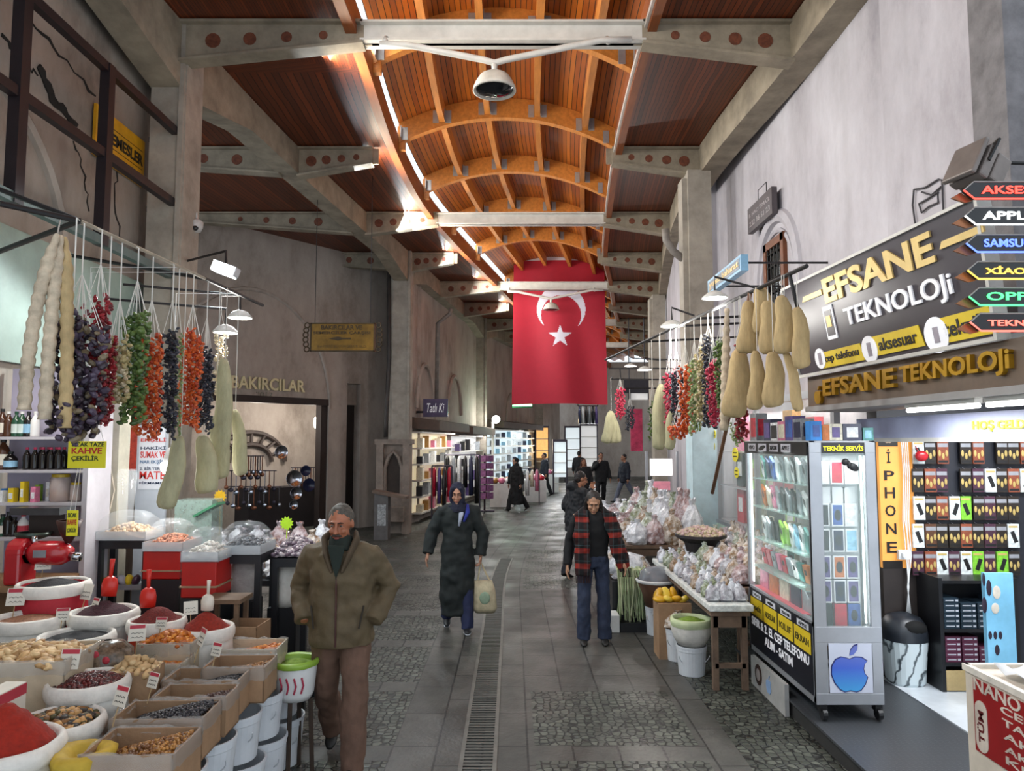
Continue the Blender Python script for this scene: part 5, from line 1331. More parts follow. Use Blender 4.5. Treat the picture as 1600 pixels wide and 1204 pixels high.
def bottle(x, y, z, r, h, mat, capm, label, lab=None, group='bottles on the wall shelves'):
    t = thing('bottle', label, 'bottle', (x, y, z), group=group)
    mb = MB(); mb.lathe([(r * .95, 0), (r, .01), (r, h * .6), (r * .75, h * .72), (r * .35, h * .84), (r * .35, h * .93)], (x, y, z), 16); mb.build('body', mat, t, smooth=True)
    mb = MB(); mb.lathe([(r * .42, h * .9), (r * .42, h), (.001, h)], (x, y, z), 12); mb.build('cap', capm, t)
    if lab: mb = MB(); mb.lathe([(r * 1.01, h * .15), (r * 1.01, h * .5)], (x, y, z), 16, capb=False); mb.build('label', lab, t)
BG = M('bottle_green', '1f4a34', .1, var=.05); BB = M('bottle_dark', '14100f', .12); BBR = M('bottle_brown', '4a2a18', .12); PINKC = M('cap_pink', 'c8305a', .4); LBL = M('label_pale', 'c9d6d0', .5); LBB = M('label_blue', '8cb8d4', .5)
yb = YS_ + .1
for k, (px, m_, cm, lb, nm) in enumerate(((2, BBR, BLK, PAPER, 'brown bottle'), (12, BBR, PLW, None, 'slim brown bottle'), (24, BG, BG, LBL, 'green bottle with a pale label'), (33, BG, PLW, LBL, 'dark green bottle with a white cap'), (43, BB, BLK, LBB, 'dark bottle with a pale blue label'), (54, PLW, PLW, None, 'white bottle'))):
    bottle(atY(px, 690, yb).x, yb, zz[0], .034, .20 if k else .22, m_, cm, f'{nm} on the top wall shelf, {ORD[k]} from left', lb)
for k, (px, m_, lb, nm, h) in enumerate(((6, BBR, PAPER, 'tall brown jug shaped bottle', .24), (18, BB, LBB, 'squat dark jar with a blue label', .14))):
    bottle(atY(px, 690, yb).x, yb, zz[1], .05, h, m_, BLK, nm + ' at the left end of the second wall shelf', lb)
for k in range(9):
    px = 46 + (k % 5) * 12.4 + (6 if k > 4 else 0)
    bottle(atY(px, 690, yb).x, yb + (.1 if k > 4 else -.02), zz[1], .029, .175, BB, PINKC, f'dark syrup bottle with a pink cap, {ORD[k % 5]} from the left in the {"back" if k > 4 else "front"} row', None, 'dark syrup bottles with pink caps')
pk = [('sky', .07, .1), ('white', .07, .09), ('navy', .06, .1), ('gold', .07, .11), ('white', .05, .08), ('orange', .05, .16), ('lime', .04, .13), ('pink', .06, .12), ('white', .045, .15)]
for k, (cn, w_, h_) in enumerate(pk):
    x = atY(6 + k * 8.5, 690, yb).x
    mb = MB(); mb.box((0, 0, h_ / 2), (w_ * .62, .06, h_), mi=0); mb.box((0, -.031, h_ * .45), (w_ * .4, .002, h_ * .4), mi=1)
    tag(mb.build('packet', [M('bright_blue', '2a86d6') if cn == 'sky' else (YEL if cn in ('gold', 'orange') else ART[cn]), ART['white' if k % 2 else 'cream']], loc=(x, yb - (.05 if k % 2 else -.06), zz[2])), f'small {cn} packet on the third wall shelf, {ORD[k]} from the left edge', 'packet', 'packets on the third wall shelf')
def jar(px, z, r, h, label, lidm, y=yb):
    x = atY(px, 690, y).x; t = thing('plastic_jar', label, 'jar', (x, y, z))
    mb = MB(); mb.lathe([(r * .9, 0), (r, .02), (r, h * .86), (r * .8, h * .9)], (x, y, z), 20); mb.build('body', M('jar_clear', 'c9b9b4', .15, alpha=.55, var=.05), t, smooth=True)
    mb = MB(); mb.lathe([(r * .85, h * .88), (r * .85, h), (.001, h)], (x, y, z), 20); mb.build('lid', lidm, t)
    mb = MB(); mb.lathe([(r * .9, .01), (r * .93, h * .35), (.001, h * .4)], (x, y, z), 16); mb.build('contents', MIX[0], t, smooth=True)
jar(98, zz[2], .075, .215, 'large clear jar with a yellow lid on the third wall shelf', YELP)
jar(122, zz[2], .042, .15, 'small clear jar with a yellow lid at the right end of the third wall shelf', YELP)
for k, (px, m_, lb, nm) in enumerate(((2, M('olive_tin', '6a5a20', .4), None, 'olive tin'), (11, BG, PAPER, 'green bottle with a paper label'), (20, BB, None, 'fat dark bottle'), (29, BB, None, 'fat black bottle'), (43, PLW, TREDM, 'white pot with a red label'))):
    bottle(atY(px, 690, yb).x, yb, zz[3], .04, .15 + .02 * (k % 3), m_, BLK if k != 4 else TREDM, nm + ' on the lowest wall shelf', lb)
# weighing scale in front of the lowest shelf
p = atY(72, 838, 5.45); t = thing('weighing_scale', 'dark steel weighing scale with a pan in front of the lowest shelf', 'scale', (p.x, 5.45, p.z))
mb = MB(); mb.box((p.x - .03, 5.45, atY(72, 797, 5.45).z), (.36, .2, .05)); mb.build('upper_tray', M('scale_steel', '55565a', .3, metal=.6), t)
mb = MB(); mb.box((p.x + .0, 5.5, (p.z + atY(72, 800, 5.45).z) / 2), (.26, .1, .17)); mb.build('column', M('scale_dark', '2a2220', .4), t)
mb = MB(); mb.lathe([(.06, 0), (.11, .02), (.12, .05), (.1, .05)], (p.x - .06, 5.4, p.z - .01), 20); mb.build('pan', M('scale_green', '36443c', .3, metal=.3), t, smooth=True)
# yellow signs
def yellow_sign(pts_px, Yd, label, lines, wire=True):
    (x0, y0), (x1, y1) = pts_px; a = atY(x0, y1, Yd); b = atY(x1, y0, Yd); w_, h_ = b.x - a.x, b.z - a.z
    t = thing('hanging_sign', label, 'sign', a)
    mb = MB(); mb.b2((a.x, Yd, a.z), (b.x, Yd + .006, b.z)); mb.build('card', M('sign_yellow', 'e6dc2a', .5, var=.03), t)
    for s_, u0, u1, v0, v1, m_ in lines: text(s_, (a.x + u0 * w_, Yd - .001, a.z + v0 * h_), UX, UZ, (u1 - u0) * w_, (v1 - v0) * h_, m_, t, depth=.002, bold=.02)
    if wire:
        mb = MB(); mb.tube([(a.x + .02, Yd, b.z), (a.x + .1, Yd, b.z + .55)], .002, 4); mb.tube([(b.x - .02, Yd, b.z), (a.x + .1, Yd, b.z + .55)], .002, 4); mb.tube([(a.x + .1, Yd, b.z + .55), (a.x + .1, Yd, 3.3), rod_l(Yd)], .002, 4); mb.build('string', PLW, t)
TD = M('sign_dark_ink', '2b3a24', .6, var=0); TR = M('sign_red_ink', 'c0302a', .6, var=0)
yellow_sign(((105, 689), (166, 731)), 5.0, 'yellow card sign with red and dark lettering below the aubergine strings', [('SICAK TAZE', .1, .95, .80, .96, TD), ('KAHVE', .1, .9, .53, .76, TR), ('ÇEKİLİR', .1, .82, .24, .50, TD)])
mb = MB()
yellow_sign(((103, 797), (122, 837)), 5.15, 'small yellow card sign hanging beside the weighing scale', [('SICAK', .1, .9, .72, .9, TD), ('KAHVE', .1, .9, .42, .64, TR), ('ÇEKİLİR', .1, .9, .12, .34, TD)])
# red coffee grinder
RG = M('grinder_red', 'ae1a24', .25, var=.06, coat=.4); Yg = 5.3
g0 = atY(18, 905, Yg); g1 = atY(46, 860, Yg); q0 = atY(52, 878, Yg); q1 = atY(120, 849, Yg)
t = thing('coffee_grinder', 'glossy red electric coffee grinder on the wooden ledge', 'grinder', (g0.x + .2, Yg, zc))
mb = MB(); mb.b2((g0.x, Yg - .1, zc), (g1.x, Yg + .1, g1.z)); mb.tube([((g0.x), Yg, g1.z - .01), (g1.x, Yg, g1.z - .01)], .1, 20); mb.build('motor_foot', RG, t, bevel=.02)
mb = MB(); zmid = (q0.z + q1.z) / 2; mb.tube([(q0.x - .02, Yg, zmid), (q0.x + .02, Yg, zmid), (q1.x - .1, Yg, zmid), (q1.x - .04, Yg, zmid - .005)], [.06, .085, .085, .05], 20); mb.build('drum', RG, t, smooth=True)
mb = MB(); mb.tube([(g1.x - .01, Yg, zmid), (q0.x + .01, Yg, zmid)], .05, 16); mb.tube([(q1.x - .05, Yg, zmid - .02), (q1.x + .03, Yg, zmid - .03)], .03, 12); mb.tube([(q0.x + .0, Yg, zmid + .05), (q0.x, Yg, zmid + .12)], .02, 10); mb.build('shaft', M('chrome', 'b0b2b6', .15, metal=1, var=0), t, smooth=True)
mb = MB(); mb.b2((q0.x + .05, Yg - .088, zmid - .02), (q0.x + .14, Yg - .08, zmid + .03)); mb.build('name_plate', M('grinder_plate', '8a8c92', .4), t)
mb = MB(); mb.lathe([(.02, .0), (.06, .08), (.085, .16), (.07, .16)], (q1.x - .06, Yg, zmid + .07), 18); mb.build('hopper', M('hopper_dark', '3a1c18', .5), t, smooth=True)
# pillar with cables
x0, x1 = atY(152, 690, 6.2).x, atY(186, 690, 6.2).x
mb = MB(); mb.b2((x0, 6.2, 0), (x1, 6.38, 2.45)); struct(mb.build('trim_8', M('pillar_cream', 'b9b4a4', .7, var=.08)))
mb = MB()
for k in range(6):
    px = x0 - .06 + k * .035; mb.tube([(px, 6.17, 2.4), (px + .02 * math.sin(k), 6.16, 2.1), (px - .03 + .02 * k, 6.15, 1.7), (px + .02, 6.14, 1.4), (px - .04, 6.15, 1.0), (px, 6.16, .6)], .007, 5)
tag(mb.build('cable_bundle', [M('cable_cream', 'b5ab98', .5)], smooth=True), 'tangle of cream cables running down the pillar beside the shelves', 'cables')
mb = MB(); mb.b2((x0 + .03, 6.175, 1.70), (x0 + .1, 6.199, 1.78)); mb.b2((x0 + .03, 6.175, 1.58), (x0 + .1, 6.199, 1.66)); tag(mb.build('wall_socket', PLW, bevel=.006), 'pair of white sockets on the cream pillar', 'socket')
mb = MB(); p = atY(137, 776, 6.0); mb.ell(p, (.03, .03, .04), 10, 8); tag(mb.build('plug_adapter', PLW, smooth=True), 'round pale plug hanging among the cables left of the pillar', 'plug')
# grey board with printed text
Yb = 6.55; a = atY(210, 806, Yb); b = atY(262, 664, Yb)
t = thing('text_board', 'grey board with red and blue printed lines behind the orange pepper strings', 'sign', (a.x, Yb, a.z))
mb = MB(); mb.b2((a.x, Yb, a.z - .9), (b.x, Yb + .03, b.z)); mb.build('board', M('board_blue_grey', 'aeb6c0', .5, var=.05), t)
mb = MB(); mb.b2((a.x + .02, Yb - .004, atY(210, 764, Yb).z), (b.x - .02, Yb, b.z - .02)); mb.build('paper', M('paper_white', 'd2d6de', .6, var=.03), t)
TB = M('ink_blue', '4a6a8c', .6, var=0); TN = M('ink_navy', '2f3c56', .6, var=0)
for s_, y0, y1, m_ in (('EKŞİLİ', 691, 683, TR), ('HAKİKİ', 702, 696, TN), ('SUMAK VE', 715, 705, TR), ('NAR EKŞİSİ', 725, 717, TB), ('2. BİR YERDE', 734, 728, TN), ('MATE', 748, 736, TR), ('FİRMAMIZ', 756, 751, TN)):
    zA = atY(210, y0, Yb).z; zB = atY(210, y1, Yb).z
    text(s_, (a.x + .035, Yb - .005, zA), UX, UZ, (b.x - a.x) * .84, zB - zA, m_, t, depth=.002, bold=.015)
mb = MB(); a2 = atY(200, 735, Yb); mb.b2((a.x - .07, Yb, a2.z), (a.x - .001, Yb + .012, 2.6)); tag(mb.build('red_banner', M('banner_red', 'a83a2a', .6, var=.2, scale=25)), 'narrow red printed banner left of the grey text board', 'banner')
# clear plastic bottle-shaped scoop hanging
mb = MB(); p = atY(197, 790, 5.9); mb.lathe([(.03, -.22), (.05, -.1), (.065, .1), (.075, .25), (.06, .29)], p, 16); tag(mb.build('plastic_scoop_bag', PLAST, smooth=True), 'long clear plastic sleeve hanging beside the text board', 'plastic sleeve')
# LED bulb lamp
p = atY(266, 728, 5.9); t = thing('bulb_lamp', 'bright white bulb hanging in front of the grey text board', 'lamp', p)
mb = MB(); mb.lathe([(.001, -.07), (.045, -.06), (.07, -.03), (.072, .02), (.05, .04)], p, 18); mb.build('bulb', M('bulb_glow', 'ffffff', .5, var=0, emit=6), t, smooth=True)
mb = MB(); mb.lathe([(.055, .035), (.045, .09), (.03, .13), (.01, .15)], p, 14); mb.tube([p + Vector((0, 0, .14)), (p.x, p.y, 3.3), rod_l(p.y)], .004, 5); mb.build('holder', PLW, t, smooth=True)
light('bulb', 'POINT', p - Vector((0, .05, .12)), 16, (1, .98, .95), radius=.08)

# ---- tables with domed trays
BT = M('black_table', '1a1c20', .45, var=.1)
def table(x0, x1, y0, y1, z, label, name='table', mat=BT):
    t = thing(name, label, 'table', ((x0 + x1) / 2, (y0 + y1) / 2, 0))
    mb = MB(); mb.b2((x0, y0, z - .07), (x1, y1, z)); mb.build('table_top', mat, t)
    for x in (x0, x1 - .045):
        for y in (y0, y1 - .045): mb = MB(); mb.b2((x, y, 0), (x + .045, y + .045, z - .07)); mb.build('leg', mat, t)
    return t
HAZ = [M('hazelnut', '9a5a34', .5, var=.15, scale=30), M('hazelnut2', 'b87048', .5)]
CRAN = [M('walnut', 'b09070', .6, var=.15), M('walnut2', 'c8ac88', .6)]
GRYS = [M('sweet_grey', '9a8f94', .5, var=.2), M('sweet_violet', '6a5a68', .5), M('sweet_pale', 'c8bcc0', .5)]
DKS = [M('date_dark', '2e2a30', .35), M('date_grey', '55565c', .35)]
def tray_dome(x0, x1, y0, y1, z, h, label, nm, mats, size, n, hl):
    w_, d_ = x1 - x0, y1 - y0; cx, cy = (x0 + x1) / 2, (y0 + y1) / 2
    t = thing('dome_tray', label, 'display tray', (cx, cy, z), group='plastic dome trays')
    mb = MB(); e = .006
    for a, b in (((x0, y0, z), (x1, y1, z + e)), ((x0, y0, z), (x1, y0 + e, z + .07)), ((x0, y1 - e, z), (x1, y1, z + .07)), ((x0, y0, z), (x0 + e, y1, z + .07)), ((x1 - e, y0, z), (x1, y1, z + .07))): mb.b2(a, b)
    mb.build('tray', M('tray_clear', 'd4dade', .15, alpha=.55, var=.03), t)
    mb = MB(); rows = []; K = 9
    for k in range(K + 1):
        q = k / K; y = y0 + .01 + (d_ - .02) * q; hh = h * (math.sin(PI * min(1, .12 + q * .88)) ** .5 if 0 < q < 1 else .15)
        rows.append([(x0 + .01 + (w_ - .02) * j / 8, y, z + .07 + max(.012, hh * (1 - abs(2 * j / 8 - 1) ** 4 * .35))) for j in range(9)])
    rows = [[(p[0], rows[0][0][1], z + .07) for p in rows[0]]] + rows + [[(p[0], rows[-1][0][1], z + .07) for p in rows[-1]]]
    mb.sweep(rows, us=[0] * 9); 
    for j in (0, 8): mb.add([r[j] for r in rows], [tuple(range(len(rows)))])
    mb.build('dome', PLAST, t, smooth=True)
    heap(nm, (cx, cy, z + .02), w_ / 2 - .012, d_ / 2 - .012, .09, mats, size, n, hl, nm.replace('_heap', '').replace('_', ' '), sq=True)
z1 = atY(200, 843, 5.9).z
xa_, xb_ = atY(157, 690, 5.9).x, atY(238, 690, 5.9).x
table(xa_, xb_, 5.9, 6.15, z1, 'tall black table under the leftmost dome tray')
tray_dome(xa_ + .02, xb_ + .0, 5.85, 6.16, z1 + .001, .16, 'leftmost clear dome tray, over walnuts, on the tall black table', 'walnut_heap', CRAN, (.018, .014, .012), 240, 'walnut halves under the leftmost dome')
mb = MB(); mb.b2((xa_ + .06, 5.95, z1 - .4), (xb_ - .06, 6.12, z1 - .36)); tag(mb.build('grey_bin_tray', M('bin_grey', '7c7c80', .5)), 'grey tray on the shelf of the tall black table', 'tray')
mb = MB(); p = atY(190, 885, 5.95)
for k in range(5): mb.ell((p.x - .12 + k * .055, 5.99, z1 - .33), (.05, .04, .03), 8, 6, Matrix.Rotation(k * .5, 3, 'Y'), mi=k % 3)
tag(mb.build('packet_pile', [YEL, M('plum_wrap', '4a3040', .3), M('pale_wrap', 'b0aeb8', .3)], smooth=True), 'small pile of yellow and plum packets inside the tall black table', 'packets', kind='stuff')
CRT = M('crate_red', 'b3170f', .4, var=.05)
def crate(x0, x1, y0, y1, z0, z1, label):
    t = thing('red_crate', label, 'crate', ((x0 + x1) / 2, (y0 + y1) / 2, z0), group='red plastic crates')
    mb = MB(); mb.b2((x0, y0, z0), (x1, y1, z1)); mb.build('tub', CRT, t, bevel=.008)
    mb = MB(); mb.b2((x0 - .008, y0 - .008, z0 + (z1 - z0) * .28), (x1 + .008, y1 + .008, z0 + (z1 - z0) * .33)); mb.build('wire_band', M('wire_tan', '9a8468', .5), t)
def dome_on_crate(pxa, pxb, Yf, pyt, pyb, lb, args):
    x0, x1 = atY(pxa, 690, Yf).x, atY(pxb, 690, Yf).x; zt, zb = atY(pxa, pyt, Yf).z, atY(pxa, pyb, Yf).z
    crate(x0, x1, Yf, Yf + .3, zb, zt, lb)
    tray_dome(x0, x1 + .02, Yf - .02, Yf + .34, zt + .001, .17, *args)
    mb = MB(); mb.b2((x0, Yf, 0), (x1, Yf + .3, zb - .0)); tag(mb.build('crate_stand', BT), 'black stand under the ' + lb, 'stand')
dome_on_crate(230, 288, 5.75, 861, 905, 'left red crate with a tan wire band', ('clear dome tray of hazelnuts on the left red crate', 'hazelnut_heap', HAZ, (.013, .011, .011), 330, 'brown hazelnuts under the dome on the left red crate'))
dome_on_crate(290, 344, 5.45, 877, 934, 'right red crate with a tan wire band', ('clear dome tray of pale powder sweets on the right red crate', 'sweet_heap', [M('powder_pale', 'd0ccc4', .6), M('powder_pale2', 'beb6ac', .6)], (.02, .016, .01), 120, 'pale sweets under the dome on the right red crate'))
zt = atY(400, 866, 5.7).z; xa_, xb_ = atY(346, 690, 5.7).x, atY(412, 690, 5.7).x
table(xa_, xb_, 5.7, 6.1, zt, 'black table right of the red crates under a dome of grey sweets')
tray_dome(xa_, xb_, 5.68, 6.05, zt + .001, .17, 'clear dome tray of dark dates on the middle black table', 'date_heap', DKS, (.02, .014, .012), 200, 'dark dates under the dome of the middle black table')
xc_, xd_ = atY(414, 690, 5.9).x + .08, atY(474, 690, 5.9).x + .05; zt2 = atY(440, 872, 5.9).z
table(xc_, xd_, 5.9, 6.3, zt2, 'black table of grey sweets behind the man')
heap('sweet_heap', ((xc_ + xd_) / 2, 6.08, zt2 + .01), .14, .17, .14, GRYS, (.022, .018, .014), 260, 'mound of grey and violet wrapped sweets on the black table behind the man', 'sweets', sq=True)
# sacks under the tables
mb = MB()
def floor_bag(px, py, Yd, r, h, label, mat):
    p = atY(px, py, Yd); t = thing('white_bag', label, 'sack', (p.x, Yd, p.z))
    mb = MB(); mb.lathe([(r * .9, 0), (r * 1.05, h * .2), (r, h * .6), (r * .7, h * .85), (r * .45, h), (.01, h * .97)], (p.x, Yd, p.z), 22, wob=.05); mb.build('cloth', mat, t, smooth=True); return t
p0 = floor_bag(380, 935, 5.88, .105, .36, 'grey white sack under the middle black table', M('sack_dull', 'a49c98', .8, var=.12, bump=.5))
q0_ = floor_bag(447, 945, 6.08, .105, .38, 'white sack with a red mark under the rear black table', CLOTH)
for k, (px, py) in enumerate(((380, 935), (447, 945))):
    p = atY(px, py, (5.88, 6.08)[k]); mb = MB(); mb.b2((p.x - .115, (5.88, 6.08)[k] - .115, 0), (p.x + .115, (5.88, 6.08)[k] + .115, p.z)); tag(mb.build('low_box', M('low_box_dark', '15161a', .7)), f'black box under the {("grey", "red marked")[k]} white sack', 'box')
xa_, xb_ = atY(330, 690, 5.3).x, atY(390, 690, 5.3).x
# small wooden stool in front
t = thing('wooden_stool', 'low wooden stool in front of the red crates', 'stool', ((xa_ + xb_) / 2, 5.3, 0)); zt = atY(360, 932, 5.3).z
mb = MB(); mb.b2((xa_, 5.2, zt - .03), (xb_, 5.45, zt)); mb.build('seat', M('stool_wood', '6a5440', .7, var=.15), t)
for x in (xa_ + .02, xb_ - .05):
    for y in (5.22, 5.40): mb = MB(); mb.b2((x, y, 0), (x + .03, y + .03, zt - .03)); mb.build('leg', M('stool_wood', '6a5440'), t)

# goods on the tables farther back: heaps in clear bags and trays to the right of the domes
back = thing('back_table', 'long covered table of bagged goods behind the dome trays', 'table', (-2.6, 7.6, 0))
mb = MB(); mb.b2((-3.4, 6.5, .85), (-1.95, 8.6, .9)); mb.build('table_top', BT, back)
for x in (-3.38, -2.0):
    for y in (6.52, 8.55): mb = MB(); mb.b2((x, y, 0), (x + .04, y + .04, .85)); mb.build('leg', BT, back)
BAGM = [M('bag_film_' + n, a, .14, col2=b, scale=16, bump=.8, bscale=30) for n, a, b in (('grey', '8e8a90', 'cfd0d6'), ('white', 'b8bac2', 'e4e6ea'), ('tan', '8a6e50', 'c8c0b8'), ('rose', '8c6a66', 'c4b8bc'), ('green', '747c58', 'c2c8c0'), ('dark', '3e383a', 'a8a6ac'))]
BNAME = ['greyish', 'white', 'tan', 'rose', 'pale green', 'dark']
def goods_bag(p, sx, sy, sz, k, label, group, lean=0, name='goods_bag', rz=0):
    mb = MB(); R = Matrix.Rotation(rz, 3, 'Z') @ Matrix.Rotation(lean, 3, 'X'); vs = []
    n, m = 13, 8
    for i in range(m + 1):
        wq = (.8, 1.0, 1.02, .98, .86, .62, .34, .2, .34)[i]; hq = (0, .1, .28, .46, .62, .76, .86, .93, 1.06)[i]
        for j in range(n):
            a = 2 * PI * j / n; jr = 1 + rnd.uniform(-.16, .13)
            vs.append(R @ Vector((sx * wq * jr * math.cos(a), sy * wq * jr * math.sin(a), sz * (hq + (rnd.uniform(-.05, .05) if i else 0)))))
    fs = [(i * n + j, i * n + (j + 1) % n, (i + 1) * n + (j + 1) % n, (i + 1) * n + j) for i in range(m) for j in range(n)] + [tuple(reversed(range(n))), tuple(range(m * n, m * n + n))]
    mb.add(vs, fs)
    o = mb.build(name, BAGM[k], loc=p)
    return tag(o, label, 'bag', group)
i = 0
for r_ in range(4):
    for c_ in range(6):
        k = rnd.choice([0, 1, 2, 3, 0, 1, 5])
        goods_bag((-3.25 + c_ * .235 + rnd.uniform(-.02, .02), 6.68 + r_ * .5, .902), .12, .13, .2 + .06 * rnd.random() + r_ * .02, k, f'{BNAME[k]} bag on the back table, {ORD[c_]} from the left, {ORD[r_]} row', 'bags on the back table')
# wide red tray, star stickers
def star(px, py, Yd, r, mat, label, n=12, zs=1.06):
    p = atY(px, py, Yd); mb = MB(); poly = [((r if k % 2 else r * .72) * math.cos(PI * k / n), (r if k % 2 else r * .72) * math.sin(PI * k / n)) for k in range(2 * n)]
    mb.prism(poly, p, UX, UZ, .004)
    mb.tube([p + Vector((0, .008, -.02)), (p.x, Yd + .008, zs)], .004, 5)
    tag(mb.build('star_tag', mat), label, 'price tag')
star(344, 775, 7.2, .065, M('star_yellow', 'e8b81c', .5, emit=.1), 'yellow star shaped price tag above the loofahs')
star(448, 817, 6.1, .058, M('star_lime', 'b4e424', .5, emit=.15), 'lime green star shaped price tag on the sweets behind the man', zs=zt2 + .1)
# green glass tank behind the loofah
p = atY(300, 800, 6.45); t = thing('glass_tank', 'glass tank with a green lid behind the hazelnut dome', 'tank', (p.x, 6.5, p.z - .02))
mb = MB(); mb.b2((p.x - .12, 6.38, .9), (p.x + .2, 6.62, atY(300, 780, 6.45).z)); mb.build('glass_body', M('tank_glass', '9ab4ac', .08, alpha=.5, var=.1, scale=30), t)
mb = MB(); mb.box((p.x + .16, 6.42, atY(300, 795, 6.45).z), (.22, .2, .02), rot=Matrix.Rotation(-.5, 3, 'Y')); mb.build('lid', M('tank_green', '2a6a4a', .4), t)
# ================================================================ hanging strings of dried vegetables, rods, lamps
def gm(n, a, b): return [M('dry_' + n, a, .45, var=.2, scale=25), M('dry_' + n + '_b', b, .45, var=.15)]
AUB = gm('aubergine', '2a1e28', '463a4a') + [M('dry_aub_c', '6f6048', .5)]
RED = gm('dark_red', '6a0f18', '8e1822'); ORN = gm('orange_red', 'b03c14', 'cc5a20'); GRN = gm('green', '3c5424', '5c7238')
CRM = gm('cream', 'c4b494', 'a89868'); BLA = gm('black', '1c1e26', '30323c'); PGR = gm('pale_green', '9aa672', '7c8c58'); CRI = gm('crimson', '9e1a38', 'b83a50')
STR = M('white_string', 'd8d4cc', .7, var=.03)
LOO = M('loofah_cream', 'b39a6e', .85, var=.14, scale=9, bump=.6, bscale=45, stretch=(1, 1, .35))
LOG = M('loofah_pale', 'b0ab88', .85, var=.12, scale=9, bump=.6, bscale=45, stretch=(1, 1, .35))
ROPEM = M('rope_pale', 'bfae96', .85, var=.18, scale=8, bump=.7, bscale=30)
def garland(x, y, zr, zt, zb, rad, ns, mats, ps, label, group, name='pepper_string', flat=.75):
    t = thing(name, label, 'dried vegetable string', (x, y, zb), group=group)
    mb = MB(); st = MB()
    zk = zt + min(.22, (zr - zt) * .45)
    hp = hook(x, y)
    if zr > zk: st.tube(([hp] if hp else []) + [(x, y, zr + .0), (x, y, zk)], .004, 5)
    for s in range(ns):
        a = 2 * PI * s / ns + .3; q = .35 + .65 * (s % 2 if ns > 5 else 1)
        sx, sy = x + rad * q * math.cos(a), y + rad * flat * q * math.sin(a)
        z0 = zt - rnd.uniform(0, .10); z1 = zb + rnd.uniform(0, .09)
        st.tube([(x, y, zk), (sx, sy, z0)], .0022, 4)
        z = z0; k = 0
        while z > z1:
            b = rnd.uniform(0, 6.28); e = ps * .35
            R = Euler((rnd.uniform(-.9, .9), rnd.uniform(-.9, .9), b)).to_matrix(); s_ = ps * rnd.uniform(.3, .5)
            mb.ell((sx + e * math.cos(b), sy + e * math.sin(b), z), (s_ * 1.15, s_ * .62, s_ * .7), 6, 4, R, mi=rnd.choice([0, 0, 1, 1, len(mats) - 1]))
            z -= ps * .4; k += 1
    st.build('string', STR, t)
    o = mb.build('dried_pieces', mats, t); o['kind'] = 'stuff'
    return t
def loofah(p, L, r, label, mat=LOO, lean=(0, 0), group=None, zr=None, flat=.7):
    p = Vector(p); t = thing('loofah', label, 'loofah', p - Vector((0, 0, L)), group=group)
    path = [p + Vector((lean[0] * q + .012 * math.sin(q * 7 + p.x * 9), lean[1] * q, -L * q)) for q in (0, .06, .2, .4, .6, .8, .93, .985, 1)]
    mb = MB(); mb.tube(path, [(r * k * flat, r * k) for k in (.3, .56, .76, .88, .96, 1.0, .95, .7, .25)], 14, ref=(0, 1, 0)); mb.build('body', mat, t, smooth=True)
    if zr and zr > p.z: mb = MB(); mb.tube([p, (p.x, p.y, zr)] + ([hook(p.x, p.y)] if hook(p.x, p.y) else []), .003, 5); mb.build('string', STR, t)
    return t
# ---- left rods
BRD = M('rod_black', '201e1f', .5, metal=.3)
zr = 3.3
a, b = atZ(125, 345, zr), atZ(320, 435, zr)
g = thing('hanging_rod', 'pale rod over the left stall that carries the pepper strings', 'rod', (a + b) / 2)
mb = MB(); mb.tube([a, b], .012, 8); mb.build('rod', M('rod_beige', '9a8f7c', .5), g); mb = MB(); mb.tube([b, b + (b - a) * .75], .014, 8); mb.build('rod_extension', BRD, g)
mb = MB(); mb.tube([atZ(0, 318, zr), a], .016, 8); mb.tube([a, atY(-20, 400, 4.6)], .016, 8); mb.tube([a, (-3.7, a.y + .3, zr + .55)], .014, 8); mb.tube([b, (-3.65, b.y + .4, zr + .3)], .014, 8); mb.build('brace', BRD, g)
# steel frame on the wall
SF = M('frame_steel_dark', '2c2529', .45, metal=.4, var=.08)
g = thing('steel_frame', 'dark square tube frame fixed above the left stall', 'frame', (-3.7, 5.6, 3.9))
for z in (5.5, 4.7, 3.9):
    mb = MB(); mb.beam((-3.7, 2.6, z), (-3.7, 8.18, z), .07, .08); mb.build('rail', SF if z != 3.9 else M('rail_green_grey', '4a5a58', .5), g)
for y in (atX(34, 60, -3.7).y, atX(163, 250, -3.7).y):
    mb = MB(); mb.b2((-3.745, y - .05, 3.86), (-3.655, y + .05, 7 if y < 6 else 5.54)); mb.build('post', SF, g)
mb = MB(); mb.beam((-4.1, 8.1, 5.5), (-3.7, 8.1, 5.5), .06, .06); mb.beam((-4.1, 8.1, 4.7), (-3.7, 8.1, 4.7), .06, .06); mb.build('wall_stay', SF, g)
mb = MB(); mb.b2((-4.14, 2.5, 2.75), (-4.09, 8.1, 3.85)); struct(mb.build('trim_9', M('panel_pale_green', '8fa096', .6, var=.1, scale=2)))
